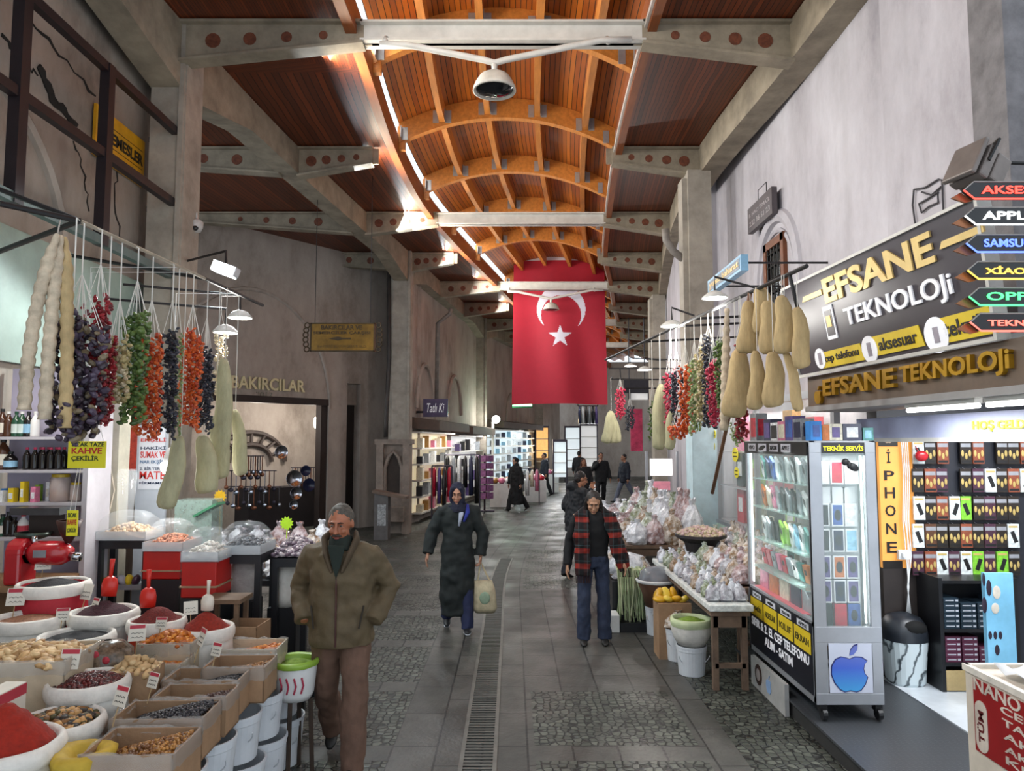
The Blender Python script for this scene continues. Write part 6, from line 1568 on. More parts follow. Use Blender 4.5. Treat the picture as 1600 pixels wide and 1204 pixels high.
# yellow sign behind the frame
X = -4.10; a, b = atX(148, 240, X), atX(224, 292, X); c = atX(165, 172, X)
t = thing('wall_sign', 'yellow sign with black letters on the plaster wall behind the steel frame', 'sign', (X, a.y, a.z)); hg = c.z - a.z
mb = MB(); mb.b2((X - .03, b.y, a.z), (X, a.y, c.z)); mb.build('board', M('sign_amber', 'd49a18', .5, var=.08), t)
X_ = X + .001; w_ = b.y - a.y
for s_, u0, u1, v0, v1, bo in (('EMESLER', .30, .96, .42, .66, .03), ('BAHARAT', .58, .95, .10, .25, .02)): text(s_, (X_, a.y + u0 * w_, a.z + v0 * hg), UY, UZ, (u1 - u0) * w_, (v1 - v0) * hg, M('sign_black_ink', '241a10', .6), t, depth=.004, bold=bo)
mb = MB()
for v in (.34, .74): mb.b2((X, a.y + .05 * w_, a.z + v * hg), (X + .003, a.y + .95 * w_, a.z + (v + .012) * hg))
mb.build('ruled_line', M('sign_black_ink', '241a10'), t)
def rod_px(A_, B_, px, lo, hi):
    for _ in range(40):
        m = (lo + hi) / 2; P_ = A_ + (B_ - A_) * m; r = P_.y * math.cos(PITCH) + (P_.z - CH) * math.sin(PITCH)
        if 800 + P_.x / r * F < px: lo = m
        else: hi = m
    return P_
def rodl(px): return rod_px(RLa, RLb, px, -1, 1.9)
LG = 'dried vegetable strings over the left stall'
def lg(px, top, bot, rpx, ns, mats, ps, lb, dy=0, zr_=3.29):
    P_ = rodl(px); Y = P_.y; p = atY(px, top, Y); garland(P_.x + dy * .12, Y, zr_, p.z, atY(px, bot, Y).z, rpx * Y / F, ns, mats, ps, lb, LG)
lg(128, 490, 688, 36, 12, AUB, .062, 'wide bundle of dark dried aubergines above the yellow coffee sign', .12)
lg(108, 610, 698, 24, 7, AUB, .055, 'short dark aubergine strings low behind the pale ropes', .35)
lg(150, 455, 670, 20, 6, RED, .04, 'deep red pepper string right behind the wide aubergine bundle', .3)
lg(172, 520, 668, 15, 6, RED, .038, 'maroon pepper string beside the cream string', .08)
lg(193, 525, 642, 19, 8, CRM, .045, 'cream coloured dried string left of the green peppers', -.05)
lg(211, 478, 668, 20, 8, GRN, .05, 'green dried pepper string with a long white cord', .2)
lg(240, 520, 692, 20, 8, ORN, .042, 'left orange red pepper string, hanging lowest', .0)
lg(268, 510, 690, 13, 6, BLA, .04, 'left black aubergine string between two orange ones', .15)
lg(281, 520, 690, 6, 3, PGR, .03, 'thin pale green string beside the black aubergines', .0)
lg(302, 512, 680, 17, 8, ORN, .042, 'right orange red pepper string next to the last black one', .05)
lg(326, 540, 680, 14, 7, BLA, .045, 'last black aubergine string at the right end of the rod', -.02)
# pale flattened ropes
for k, (px, bt, lb) in enumerate(((38, 640, 'long pale flattened rope of dried vegetable, leftmost of three'), (64, 655, 'long pale flattened rope of dried vegetable, middle of three'), (90, 668, 'yellowish flattened rope of dried vegetable, right of three'))):
    Y = 3.75; p = atY(90, 365, Y); q = atY(px, bt, Y); t = thing('dried_rope', lb, 'dried vegetable string', q, group='pale ropes at the left edge')
    path = [p + (q - p) * u + Vector((.0, .0, 0)) for u in [i / 40 for i in range(41)]]
    mid = atY(px, 470, Y)
    path = [Vector((p.x + (q.x - p.x) * (1 - (1 - u) ** 2.2), Y + .03 * k, p.z + (q.z - p.z) * u)) for u in [i / 60 for i in range(61)]]
    mb = MB(); mb.tube(path, [((.026 + .010 * abs(math.sin(i * .75))) * min(1, .35 + i / 14), .03 * min(1, .35 + i / 14) + .006 * math.sin(i * 1.5)) for i in range(61)], 10, ref=(1, 0, 0)); mb.build('rope', [ROPEM, LOO][k == 2], t, smooth=True)
    mb = MB(); mb.tube([p, atZ(95, 340, 3.3)], .004, 5); mb.build('string', STR, t)
# pale loofahs at the end of the left rod
LL = 'pale loofahs at the end of the left rod'
for k, (px, top, bot, r, ln, lb) in enumerate(((352, 560, 748, .075, -.02, 'pale loofah hanging high at the right of the left rod'), (368, 640, 742, .06, .07, 'slim pale loofah hanging rightmost below the sign lettering'), (283, 680, 795, .07, -.08, 'pale loofah hanging lowest in front of the bulb'), (318, 680, 770, .085, .05, 'stout pale loofah in the middle of the lower cluster'), (338, 650, 748, .08, .05, 'stout pale loofah behind the lower cluster'))):
    Y = rodl(px).y + .04 * k; p = atY(px, top, Y); q = atY(px, bot, Y); loofah(p, p.z - q.z, r, lb, LOG, (ln, 0), LL, 3.3)
Y = 6.0; p = atY(345, 505, Y); garland(p.x, Y, 3.3, p.z, atY(345, 620, Y).z, .03, 3, CRM[:1], .05, 'small white string hanging beyond the left pepper rod', LG)
# ---- right rod
A, B = Vector((1.72, 7.6, 3.3)), Vector((1.99, 5.2, 3.3))
g = thing('hanging_rod', 'long black rod that carries the strings and loofahs of the right stall', 'rod', (A + B) / 2)
mb = MB(); mb.tube([A + (A - B) * 1.3, B + (B - A) * .1], .016, 8); mb.build('rod', BRD, g)
mb = MB()
for q in (-.5, 0, .2): mb.tube([A + (B - A) * q, A + (B - A) * q + Vector((3.40 - 1.75, .25, .12))], .013, 6)
mb.tube([B, B + Vector((.05, 0, -.25))], .014, 6); mb.build('brace', BRD, g)
def rodpt(px):
    return rod_px(A, B, px, -1.5, 1.1)
RG_ = 'dried vegetable strings over the right stall'
def rg(px, top, bot, rpx, ns, mats, ps, lb, dx=0):
    P_ = rodpt(px); p = atY(px, top, P_.y); garland(P_.x + dx, P_.y, 3.29, p.z, atY(px, bot, P_.y).z, rpx * P_.y / F, ns, mats, ps, lb, RG_)
rg(1030, 618, 700, 6, 4, RED, .045, 'farthest dark red string at the inner end of the right stall'); rg(1018, 625, 690, 5, 3, GRN, .045, 'far green string beside the farthest dark red one')
rg(1046, 576, 680, 7, 5, CRI, .045, 'crimson pepper string at the street end of the right row')
rg(1056, 575, 662, 8, 5, BLA, .05, 'black aubergine string next to the crimson one in the right row')
rg(1070, 568, 682, 9, 6, ORN, .045, 'orange pepper string of the right stall')
rg(1084, 560, 682, 8, 6, PGR, .045, 'pale green string right of the orange peppers')
rg(1095, 542, 670, 8, 6, CRM, .05, 'cream string in the middle of the right row')
rg(1106, 520, 672, 7, 5, BLA, .045, 'dark string behind the lower crimson peppers of the right row')
rg(1113, 560, 672, 9, 6, CRI, .045, 'crimson string with drooping peppers in the right row')
rg(1125, 530, 640, 8, 6, GRN, .045, 'green pepper string beside the long white rope')
rg(1154, 535, 690, 7, 5, RED, .045, 'small red string between the white rope and the loofahs')
rg(1147, 655, 700, 9, 6, PGR, .03, 'bunch of pale dried stalks below the loofahs')
rg(1068, 655, 690, 17, 9, ORN, .05, 'drooping orange cluster at the bottom of the right row', -.05)
P_ = rodpt(1136); p = atY(1136, 482, P_.y); q = atY(1133, 672, P_.y); t = thing('dried_rope', 'long white knotted rope hanging in front of the brown window frame', 'dried vegetable string', q)
mb = MB(); mb.tube([Vector((p.x - .012 * i / 12, P_.y, p.z + (q.z - p.z) * i / 50)) for i in range(51)], [(.02 + .018 * min(1, i / 20) + .006 * math.sin(i * 1.6)) for i in range(51)], 10); mb.build('rope', ROPEM, t, smooth=True)
mb = MB(); mb.tube([p, (p.x, P_.y, 3.3)], .004, 5); mb.build('string', STR, t)
RL = 'beige loofahs at the near end of the right rod'
for k, (px, top, bot, rp_, ln, lb) in enumerate(((1188, 448, 520, 17, .03, 'short loofah topmost in front of the cluster'), (1172, 470, 552, 17, -.03, 'loofah at the left of the upper tier'), (1222, 462, 552, 17, .02, 'loofah at the right of the upper tier'), (1200, 470, 552, 18, .02, 'loofah in the middle of the upper tier'), (1158, 545, 652, 20, -.07, 'sun lit stout loofah at the lower left'), (1183, 548, 640, 13, -.02, 'slim loofah second in the lower tier'), (1208, 550, 636, 17, .0, 'loofah third in the lower tier'), (1228, 545, 642, 9, .09, 'thin loofah swinging out to the right'), (1246, 480, 575, 14, .03, 'loofah half behind the dark sign board'))):
    P_ = rodpt(min(px, 1236)); Y = P_.y - .06 * (k % 3) + .05; p = atY(px, top, Y); q = atY(px, bot, Y); loofah(p, p.z - q.z, rp_ * Y / F, lb + ' of the right stall', LOO, (ln, 0), RL, 3.3)
for k, (px, top, bot, rp_, lb) in enumerate(((1032, 600, 702, 11, 'pale loofah hanging at the far end of the right stall'), (1050, 640, 702, 8, 'short pale loofah below the crimson string'))):
    P_ = rodpt(px); p = atY(px, top, P_.y - .1); q = atY(px, bot, P_.y - .1); loofah(p, p.z - q.z, rp_ * P_.y / F, lb, LOG, (-.04, 0), 'pale loofahs of the right stall', 3.3)
# wooden pole leaning across
mb = MB(); mb.tube([rodpt(1172), atY(1150, 600, 6.45), atY(1113, 770, 7.3)], .018, 8); tag(mb.build('wooden_pole', M('pole_brown', '7a5238', .6, var=.1), smooth=True), 'slanting brown wooden pole under the right strings', 'pole')
# ---- far hanging goods right of the flag
def far(px, top, bot, Y, rp_, ns, mats, ps, lb): p = atY(px, top, Y); garland(p.x, Y, p.z + .35, p.z, atY(px, bot, Y).z, rp_ * Y / F, ns, mats, ps, lb, 'far strings beyond the flag')
far(969, 605, 655, 13.5, 6, 6, CRI, .06, 'long red rope like string right of the flag')
far(984, 633, 672, 15, 5, 5, BLA, .06, 'short dark string far down the street')
zf0 = atY(955, 642, 13.2).z + .6
for k, px in enumerate((946, 955, 964)): p = atY(955, 642, 13.2 + k * .1); loofah(p, p.z - atY(955, 692, 13.2).z, .09, f'cream loofah hanging far down the street right of the flag, {("left", "middle", "right")[k]} of three', LOG, ((px - 955) * .012, 0), 'cream loofahs far down the street', zf0)
mb = MB(); p = atY(994, 640, 22); mb.box(p - Vector((0, 0, .6)), (.35, .1, 1.25)); tag(mb.build('pink_cloth', M('cloth_pink', 'b83a5c', .8, var=.2, bump=.5)), 'pink cloth hanging far down the street', 'cloth')
q1, q2, q3 = atY(946, 642, 13.2), atY(964, 642, 13.4), atY(969, 605, 13.5); zf = atY(955, 642, 13.2).z + .6; mb = MB(); mb.tube([((q1.x + q2.x) / 2, 13.1, zf), ((q1.x + q2.x) / 2 + .02, 13.5, zf), (3.75, 13.7, zf)], .015, 6); q4 = atY(984, 633, 15); mb.tube([(q4.x - .1, 15, q4.z + .35), (3.9, 15, q4.z + .35)], .015, 6); mb.tube([(q3.x - .2, 13.5, q3.z + .35), (3.75, 13.5, q3.z + .35)], .015, 6); mb.tube([(q3.x, 13.5, q3.z + .35), (q3.x, 13.42, zf)], .012, 6); tag(mb.build('hanging_rod', BRD), 'black rod with far loofahs and a red string beyond the right stall', 'rod')
# ---- disc lamps on arms
LG_ = M('lamp_disc_glow', 'ffffff', .5, var=0, emit=7)
def disc_lamp(p, arm, label, e=28, r=.11, col=(1, .97, .92)):
    p = Vector(p); t = thing('disc_lamp', label, 'lamp', p, group='disc lamps on arms')
    mb = MB(); mb.lathe([(.02, .07), (.06, .055), (r, .012), (r, 0), (r * .92, 0)], p, 22, capb=False); mb.build('shade', STEELW, t, smooth=True)
    mb = MB(); mb.lathe([(r * .92, .002), (.001, -.004)], p, 20, capb=False); mb.build('bulb_glass', LG_, t, smooth=True)
    mb = MB(); mb.tube([p + Vector((0, 0, .06)), p + Vector((0, 0, .2)), Vector(arm)], .011, 6); mb.build('arm', BRD, t)
    light('disc_lamp', 'POINT', p - Vector((0, 0, .14)), e, col, radius=.09)
for px, py, z, lb, e in ((375, 497, 3.15, 'small disc lamp on a black arm left of the brass sign', 30), (352, 520, 3.0, 'second small disc lamp behind the small white string', 15)):
    p = atZ(px, py, z); disc_lamp(p, (p.x - .9, p.y - .2, p.z + .25), lb, e, .1)
disc_lamp(atY(1117, 466, 6.6), atY(1190, 452, 6.6), 'white disc lamp under the blue spice shop sign', 18, .115)
disc_lamp(atY(1050, 510, 7.6), atY(1085, 493, 7.6), 'white disc lamp left of the blue spice shop sign', 25, .12)
disc_lamp(atY(1007, 578, 12.5), (3.2, 12.7, 3.5), 'far disc lamp above the right stall', 60, .13)
disc_lamp(atY(985, 572, 17), (3.6, 17.2, 4.0), 'small far disc lamp right of the flag', 70, .14)
# flood light on the first column
p = atY(353, 420, 7.4); t = thing('flood_light', 'blazing white flood light on an arm beside the first left column', 'lamp', p)
R = Matrix.Rotation(-.25, 3, 'Z') @ Matrix.Rotation(.45, 3, 'Y')
mb = MB(); mb.box(p, (.25, .14, .1), rot=Matrix.Rotation(.35, 3, 'Y')); mb.build('housing', ALU, t, bevel=.01)
mb = MB(); q = p + Vector((0, -.08, -.01)); mb.box(q, (.23, .01, .1), rot=Matrix.Rotation(.35, 3, 'Y') ); mb.box(p + Vector((-.02, -.0, -.056)), (.22, .12, .006), rot=Matrix.Rotation(.35, 3, 'Y')); mb.build('lens', M('flood_glow', 'f4ffff', .5, var=0, emit=14), t)
mb = MB(); mb.tube([p + Vector((0, 0, .05)), atY(353, 392, 7.5), (-3.8, 8.19, atY(285, 402, 7.9).z)], .014, 6); mb.build('arm', BRD, t)
light('flood_light', 'SPOT', p - Vector((-.05, .12, .08)), 260, (.86, .98, 1), radius=.12, target=(-1.8, 4.8, .8)).data.spot_size = 2.4
# security camera
p = atY(307, 350, 8.2); t = thing('security_camera', 'white dome security camera on the first left column', 'camera', p)
mb = MB(); mb.lathe([(.001, -.1), (.05, -.085), (.07, -.04), (.075, .02), (.05, .05), (.02, .06)], p, 18); mb.build('dome', M('cam_white', 'b9b6b2', .4), t, smooth=True)
mb = MB(); mb.tube([p + Vector((0, 0, .05)), p + Vector((0, 0, .12)), p + Vector((-.2, 0, .13))], .018, 8); mb.b2((p.x - .22, 8.14, p.z), (p.x - .16, 8.26, p.z + .2)); mb.build('wall_arm', M('cam_white', 'b9b6b2'), t)
mb = MB(); mb.ell(p + Vector((.01, -.05, -.06)), (.035, .03, .03), 10, 8); mb.build('lens', BLK, t, smooth=True)
# brass hanging sign
Y = 12.6; a, b = atY(484, 549, Y), atY(586, 504, Y)
BRS = M('brass_sheet', '7a5a1e', .35, metal=.5, var=.2, scale=4); BRD2 = M('brass_dark', '3c2c12', .5, metal=.3)
t = thing('brass_sign', 'brass sign with scroll edges hanging on wires before the alley wall', 'sign', ((a.x + b.x) / 2, Y, a.z))
mb = MB(); mb.b2((a.x, Y, a.z), (b.x, Y + .04, b.z)); mb.build('plate', BRS, t)
w_, h_ = b.x - a.x, b.z - a.z; mb = MB()
for s in (0, 1):
    x = a.x if s == 0 else b.x; sg_ = -1 if s == 0 else 1
    for k in range(6): c_ = Vector((x + sg_ * (.05 + .035 * math.sin(PI * (k + .5) / 6)), Y + .02, a.z + h_ * (k + .5) / 6)); mb.tube([c_ + Vector((.042 * math.cos(q), 0, .042 * math.sin(q))) for q in [2 * PI * j / 14 for j in range(15)]], .012, 5)
mb.build('scroll_edge', BRD2, t)
mb = MB()
for (u0, v0, u1, v1) in ((0, 0, 1, .04), (0, .96, 1, 1), (0, 0, .02, 1), (.98, 0, 1, 1)): mb.b2((a.x + u0 * w_, Y - .01, a.z + v0 * h_), (a.x + u1 * w_, Y, a.z + v1 * h_))
mb.build('rim', BRD2, t)
for s_, u0, u1, v0, v1 in (('BAKIRCILAR VE', .17, .8, .76, .92), ('SEMERCİLER ÇARŞISI', .05, .93, .58, .73)): text(s_, (a.x + u0 * w_, Y - .002, a.z + v0 * h_), UX, UZ, (u1 - u0) * w_, (v1 - v0) * h_, BRD2, t, depth=.006, bold=.02)
mb = MB(); cx_, cz_ = a.x + w_ * .45, a.z + h_ * .45; mb.prism([(-.18, 0), (-.02, -.035), (.06, -.012), (.2, -.012), (.2, .012), (.06, .012), (-.02, .035)], (cx_, Y - .001, cz_), UX, UZ, .008); mb.build('arrow', BRD2, t)
text('KAYSERİ BÜYÜKŞEHİR BLD.', (a.x + .12 * w_, Y - .002, a.z + .12 * h_), UX, UZ, .76 * w_, .13 * h_, M('brass_mid', '5a431a', .5, metal=.3), t, depth=.004)
mb = MB(); mb.tube([(a.x + .08, Y, b.z), (a.x + .08, Y, 6.75)], .006, 5); mb.tube([(b.x - .08, Y, b.z), (b.x - .08, Y, 6.75)], .006, 5); mb.build('hanging_wire', BRD, t)
# ---- the flag
Y = 21.45; x0, x1 = atY(803, 402, Y).x, atY(944, 402, Y).x; zt, zb = atY(800, 402, Y).z, atY(800, 632, Y).z
W_, H_ = x1 - x0, zt - zb; NX, NZ = 140, 230
m = [M('flag_red', 'a80a28', .7, var=.03, sheen=.2), M('flag_white', 'd8d4e0', .7, var=0)]
def infl(u, v):
    x = u * W_; y = v * H_       # metres from upper left
    if v < .028: return 1
    s = W_ / 2.77; cx_, cy_ = 1.44 * s, 1.62 * s * 1.0
    d1 = math.hypot(x - cx_, y - cy_); d2 = math.hypot(x - cx_, y - cy_ - .19 * s)
    if d1 < .73 * s and d2 > .60 * s: return 1
    sx, sy = x - 1.40 * s, y - 2.48 * s; r = math.hypot(sx, sy)
    if r < .38 * s:
        a = (math.atan2(sx, -sy) % (2 * PI / 5)) - PI / 5; R_ = .36 * s; k = .1376 * s
        a = abs(a); # a=0 at notch, pi/5 at tip
        px_, py_ = r * math.cos(PI / 5 - a), r * math.sin(PI / 5 - a)
        nx, ny = k * math.cos(PI / 5), k * math.sin(PI / 5)
        if (R_ - px_) * ny - (R_ - nx) * py_ > 0: return 1
    return 0
mb = MB(); vs = []
for j in range(NZ + 1):
    v = j / NZ
    for i in range(NX + 1):
        u = i / NX; wv = (.08 * math.sin(u * 7 + v * 1.5) + .05 * math.sin(u * 13 - v * 3)) * (.2 + v)
        vs.append((x0 + W_ * (u + (-.02 if u < .5 else .02) * v * 1.2 * abs(2 * u - 1)), Y + wv, zt - H_ * v + .03 * math.sin(u * PI)))
fs = []; ms = []
for j in range(NZ):
    for i in range(NX):
        mb.add([], []); mb.f.append((j * (NX + 1) + i, (j + 1) * (NX + 1) + i, (j + 1) * (NX + 1) + i + 1, j * (NX + 1) + i + 1)); mb.m.append(infl((i + .5) / NX, (j + .5) / NZ)); mb.uv.append(None)
mb.v = vs
fo = thing('flag', 'large red flag with white crescent and star hanging across the street', 'flag', ((x0 + x1) / 2, Y, zb))
mb.build('cloth', m, fo, smooth=True)
mb = MB(); mb.tube([(x0 - .05, Y, zt + .03), (x1 + .05, Y, zt + .03)], .02, 8); mb.tube([(x0 + .2, Y, zt + .03), (x0 + .2, Y, zv(.2) - .0)], .006, 5); mb.tube([(x1 - .2, Y, zt + .03), (x1 - .2, Y, zv(.8) - .0)], .006, 5); mb.build('pole', STEELW, fo)
# ================================================================ the goods table on the right
TW = M('table_worn_wood', '6b5646', .75, var=.2, scale=5, bump=.3)
def rtable(x0, x1, y0, y1, z, label, legs=True, rz=0):
    t = thing('goods_table', label, 'table', ((x0 + x1) / 2, (y0 + y1) / 2, 0))
    mb = MB(); mb.b2((x0, y0, z - .04), (x1, y1, z)); mb.build('table_top', TW, t)
    mb = MB(); mb.b2((x0 + .03, y0 + .02, z - .14), (x1 - .03, y0 + .05, z - .04)); mb.build('apron', TW, t)
    for x in (x0 + .02, x1 - .07):
        for y in (y0 + .02, y1 - .07): mb = MB(); mb.b2((x, y, 0), (x + .05, y + .05, z - .04)); mb.build('leg', TW, t)
    mb = MB(); mb.beam((x0 + .04, y0 + .04, .2), (x1 - .04, y0 + .04, .2), .04, .04); mb.build('stretcher', TW, t)
rtable(1.69, 2.03, 6.4, 8.9, .66, 'narrow worn table of clear bags beside the phone cabinet')
rtable(2.12, 3.02, 7.1, 9.9, .72, 'wide goods table along the shop window')
rtable(1.55, 2.62, 10.1, 14.0, .70, 'far goods table of white bags beyond the blue lit column')
mb = MB(); mb.b2((1.67, 6.36, .665), (2.05, 8.9, .72)); tag(mb.build('foam_sheet', M('foam_pale', 'cfd0cc', .8, var=.15, scale=20, bump=.4), bevel=.01), 'pale foam covered board on the narrow table', 'board')
k_ = 0; RB = 'clear bags standing in rows on the narrow table'
for r_ in range(13):
    for c_ in range(3):
        k = rnd.choice([0, 1, 1, 2, 4, 0])
        goods_bag((1.75 + c_ * .112 + rnd.uniform(-.01, .01), 6.5 + r_ * .185, .722), .06, .055, .14 + rnd.uniform(0, .03), k, f'{BNAME[k]} clear bag, {ORD[r_]} row from the near end, {("street", "middle", "wall")[c_]} side', RB, -.5)
for r_ in range(12):
    for c_ in range(4):
        k = rnd.choice([2, 3, 2, 0, 1, 4, 2]); j = c_ * .21
        goods_bag((2.23 + j + rnd.uniform(-.02, .02), 7.22 + r_ * .215, .722 + c_ * .0), .10, .085, .19 + c_ * .045 + rnd.uniform(0, .04), k, f'{BNAME[k]} nut bag on the wide table, {ORD[r_]} row, {ORD[c_]} from the street', 'bags of nuts on the wide table', -.35)
for r_ in range(9):
    for c_ in range(4):
        k = rnd.choice([1, 1, 0, 2, 1, 4, 3])
        s_ = rnd.uniform(.13, .17)
        goods_bag((1.7 + c_ * .26 + rnd.uniform(-.04, .04), 10.25 + r_ * .41, .702), s_, s_ * .9, .2 + .12 * c_ + rnd.uniform(0, .12), k, f'{BNAME[k]} plastic bag heap on the far table, {ORD[r_]} row, {ORD[c_]} from the street', 'plastic bags on the far table', 0)
# low goods on boxes on the street side, between the tables
mb = MB(); mb.b2((1.15, 8.6, 0), (1.6, 10.0, .5)); tag(mb.build('low_stand', BLK), 'low black stand under the pale dried bundles', 'stand')
for k in range(10):
    q = k % 4; goods_bag((1.27 + (k % 3) * .13, 8.75 + (k // 3) * .33, .502), .1, .1, .18 + .03 * q, q if q != 3 else 2, f'{BNAME[q if q != 3 else 2]} bag on the low black stand, {ORD[k // 3]} row, {ORD[k % 3]} from the street', 'bags on the low black stand')
# pale dried bundle hanging over the edge
t = thing('dried_bundle', 'pale green bundle of dried strands draped over the low stand', 'dried bundle', (1.36, 8.4, .1))
mb = MB()
for k in range(70):
    x = 1.20 + .34 * rnd.random(); y0 = 8.62 - .12 * rnd.random(); mb.tube([(x, y0 + .2, .66 + .04 * rnd.random()), (x, y0, .64), (x + rnd.uniform(-.03, .03), y0 - .09, .45), (x + rnd.uniform(-.05, .05), y0 - .12, .08 + .12 * rnd.random())], .009, 5, mi=k % 2)
mb.build('strands', PGR[::-1] if False else [M('strand_pale', 'aab08c', .8), M('strand_green', '8a9870', .8)], t)
mb = MB(); mb.lathe([(.24, 0), (.25, .1), (.17, .2), (.02, .24)], (1.37, 8.85, .56), 20, wob=.1); mb.build('clear_wrap', BAGM[1], t, smooth=True)
t = thing('black_crate', 'black crate standing on the paving under the pale dried bundle', 'crate', (1.36, 8.3, 0)); mb = MB(); mb.b2((1.2, 8.32, 0), (1.52, 8.58, .1)); mb.build('tub', BLK, t)
t = thing('white_box', 'white box with a dark front opening standing on the paving by the stall', 'box', (1.08, 8.35, 0)); mb = MB(); mb.b2((.98, 8.3, 0), (1.19, 8.55, .19)); mb.build('case', PLW, t, bevel=.008)
mb = MB(); mb.b2((.99, 8.295, .03), (1.08, 8.3, .15)); mb.build('dark_panel', BLK, t)
# buckets with green heap
p = atZ(1081, 1060, 0); 
def rbucket(px, py, r, h, lb, z=0, mat=BUCK): p = atZ(px, py, z); return bucket(p.x, p.y, z, r, h, lb, mat, 'white buckets of the right stall'), p
_, p = rbucket(1081, 1052, .135, .26, 'white bucket with green print under the green heap sack')
t = thing('cloth_sack', 'white cloth sack of green powder with a thick cuff standing in a bucket', 'sack', (p.x, p.y, .26), group='spice sacks')
mb = MB(); mb.lathe([(.12, 0), (.16, .06), (.185, .14), (.18, .22)], (p.x, p.y, .262), 26, wob=.02); mb.build('bag', CLOTH, t, smooth=True)
mb = MB(); mb.lathe([(.185, .17), (.195, .2), (.19, .235), (.165, .24), (.155, .2)], (p.x, p.y, .262), 30, capb=False, wob=.04); mb.build('rolled_cuff', M('cuff_green_white', 'b9c49a', .7, var=.1), t, smooth=True)
heap('green_heap', (p.x, p.y, .46), .15, .15, .05, [HENN], (0, 0, 0), 0, 'green powder heaped in the white cloth sack of the right stall', 'powder', smooth=True)
mb = MB(); mb.b2((p.x - .05, p.y - .135, .06), (p.x + .07, p.y - .128, .16))
for k, (px, py, lb) in enumerate(((1060, 1030, 'second white bucket behind the green heap'), (1042, 1012, 'third white bucket behind the green heap'), (1026, 990, 'farthest white bucket, under the domed basin'))):
    _, q = rbucket(px, py, .12, .30, lb)
    if k < 2:
        t = goods_bag((q.x, q.y, .302), .13, .13, .16, 2 - k, f'clear wrapped goods on the {("second", "third")[k]} white bucket', None)
    if k == 2:
        t = thing('domed_basin', 'white basin under a clear dome on the farthest bucket', 'basin', (q.x, q.y, .301))
        mb = MB(); mb.lathe([(.12, 0), (.16, .16), (.2, .25), (.205, .27)], (q.x, q.y, .301), 26); mb.build('basin', M('basin_brown', '6a4a38', .6), t, smooth=True)
        mb = MB(); mb.lathe([(.21, .26), (.225, .285), (.205, .295)], (q.x, q.y, .301), 28, capb=False); mb.build('rim', PLW, t, smooth=True)
        mb = MB(); mb.lathe([(.19, .29), (.17, .37), (.1, .42), (.001, .43)], (q.x, q.y, .301), 24, capb=False); mb.build('dome', M('dome_grey', '9a9ea6', .1, alpha=.6, var=.05), t, smooth=True)
p = atZ(1052, 945, .5)
for k in range(5): mb = MB(); mb.ell((p.x - .12 + k * .06, p.y + .05 * (k % 2), .58 + .02 * (k % 3)), (.07, .05, .035), 9, 6, Matrix.Rotation(k, 3, 'Z'))
t = thing('yellow_packets', 'yellow and orange packets piled on a carton behind the green heap', 'packets', (p.x, p.y, 0)); mb = MB()
for k in range(7): mb.ell((p.x - .13 + (k % 4) * .08, p.y + .1 * (k // 4), .56 + .03 * (k // 4)), (.075, .05, .03), 9, 6, Euler((.3, .2 * k, k)).to_matrix(), mi=k % 2)
mb.build('packets', [M('packet_amber', 'c8961c', .3), M('packet_lemon', 'd8b83a', .3)], t, smooth=True)
mb = MB(); mb.b2((p.x - .16, p.y - .08, 0), (p.x + .16, p.y + .2, .53)); mb.build('carton', CARD, t)
# round tray on the wide table, flags of colour
mb = MB(); q = atZ(1095, 838, .98); mb.lathe([(.14, -.26), (.2, -.06), (.3, 0), (.3, .03)], q, 28, capt=True); tag(mb.build('round_basin', M('basin_dark', '2b2628', .5)), 'dark round basin heaped with pale nuts on the wide table', 'basin')
heap('nut_heap', q + Vector((0, 0, .025)), .28, .28, .09, [M('nut_pale', 'c0b090', .5), M('nut_pink', 'c8a8a4', .5)], (.02, .016, .014), 300, 'pale nuts heaped in the dark round basin', 'nuts')
# ---- shop window behind with yellow stickers
t = thing('display_window', 'lit shop window with yellow round stickers behind the wide table', 'shop front', (3.1, 9, 0))
mb = MB(); mb.b2((3.06, 7.0, 0), (3.12, 7.08, 2.6)); mb.b2((3.06, 9.3, 0), (3.12, 9.36, 2.6)); mb.b2((3.06, 11.25, 0), (3.12, 11.33, 2.6)); mb.b2((3.06, 7.0, 2.55), (3.12, 11.3, 2.63)); mb.b2((3.06, 7.0, .9), (3.12, 11.3, .95)); mb.build('frame', ALU, t)
mb = MB(); mb.b2((3.085, 7.05, .95), (3.09, 11.3, 2.55)); mb.build('pane', GLS, t)
mb = MB(); mb.b2((3.06, 7.0, 0), (3.1, 11.3, .9)); mb.build('panel', M('shop_green_panel', 'b4ccbc', .5), t)
for k, (px, py, r) in enumerate(((1113, 697, .12), (1148, 710, .13), (1115, 678, .09), (1150, 738, .1))):
    v = atX(px, py, 3.05); mb = MB(); mb.prism([(r * math.cos(2 * PI * j / 24), r * .75 * math.sin(2 * PI * j / 24)) for j in range(24)], (3.06, v.y, v.z), -UY, UZ, .006); o = mb.build('round_sticker', M('sticker_yellow', 'd6c828', .5, emit=.1), t)
    mb = MB()
    for s in (-1, 1): mb.b2((3.05, v.y - r * .6, v.z + s * .025 - .008), (3.053, v.y + r * .6, v.z + s * .025 + .008))
    mb.build('print', M('dark_olive_print', '3a3208'), o)
light('window_lamp', 'AREA', (3.28, 8.4, 2.5), 10, (1, .98, .92), .2, 2.5); light('window_lamp', 'AREA', (3.28, 10.4, 2.5), 8, (1, .98, .92), .2, 1.5)
cols = ['crimson', 'red', 'lime', 'white', 'cream', 'pink', 'gold', 'black']
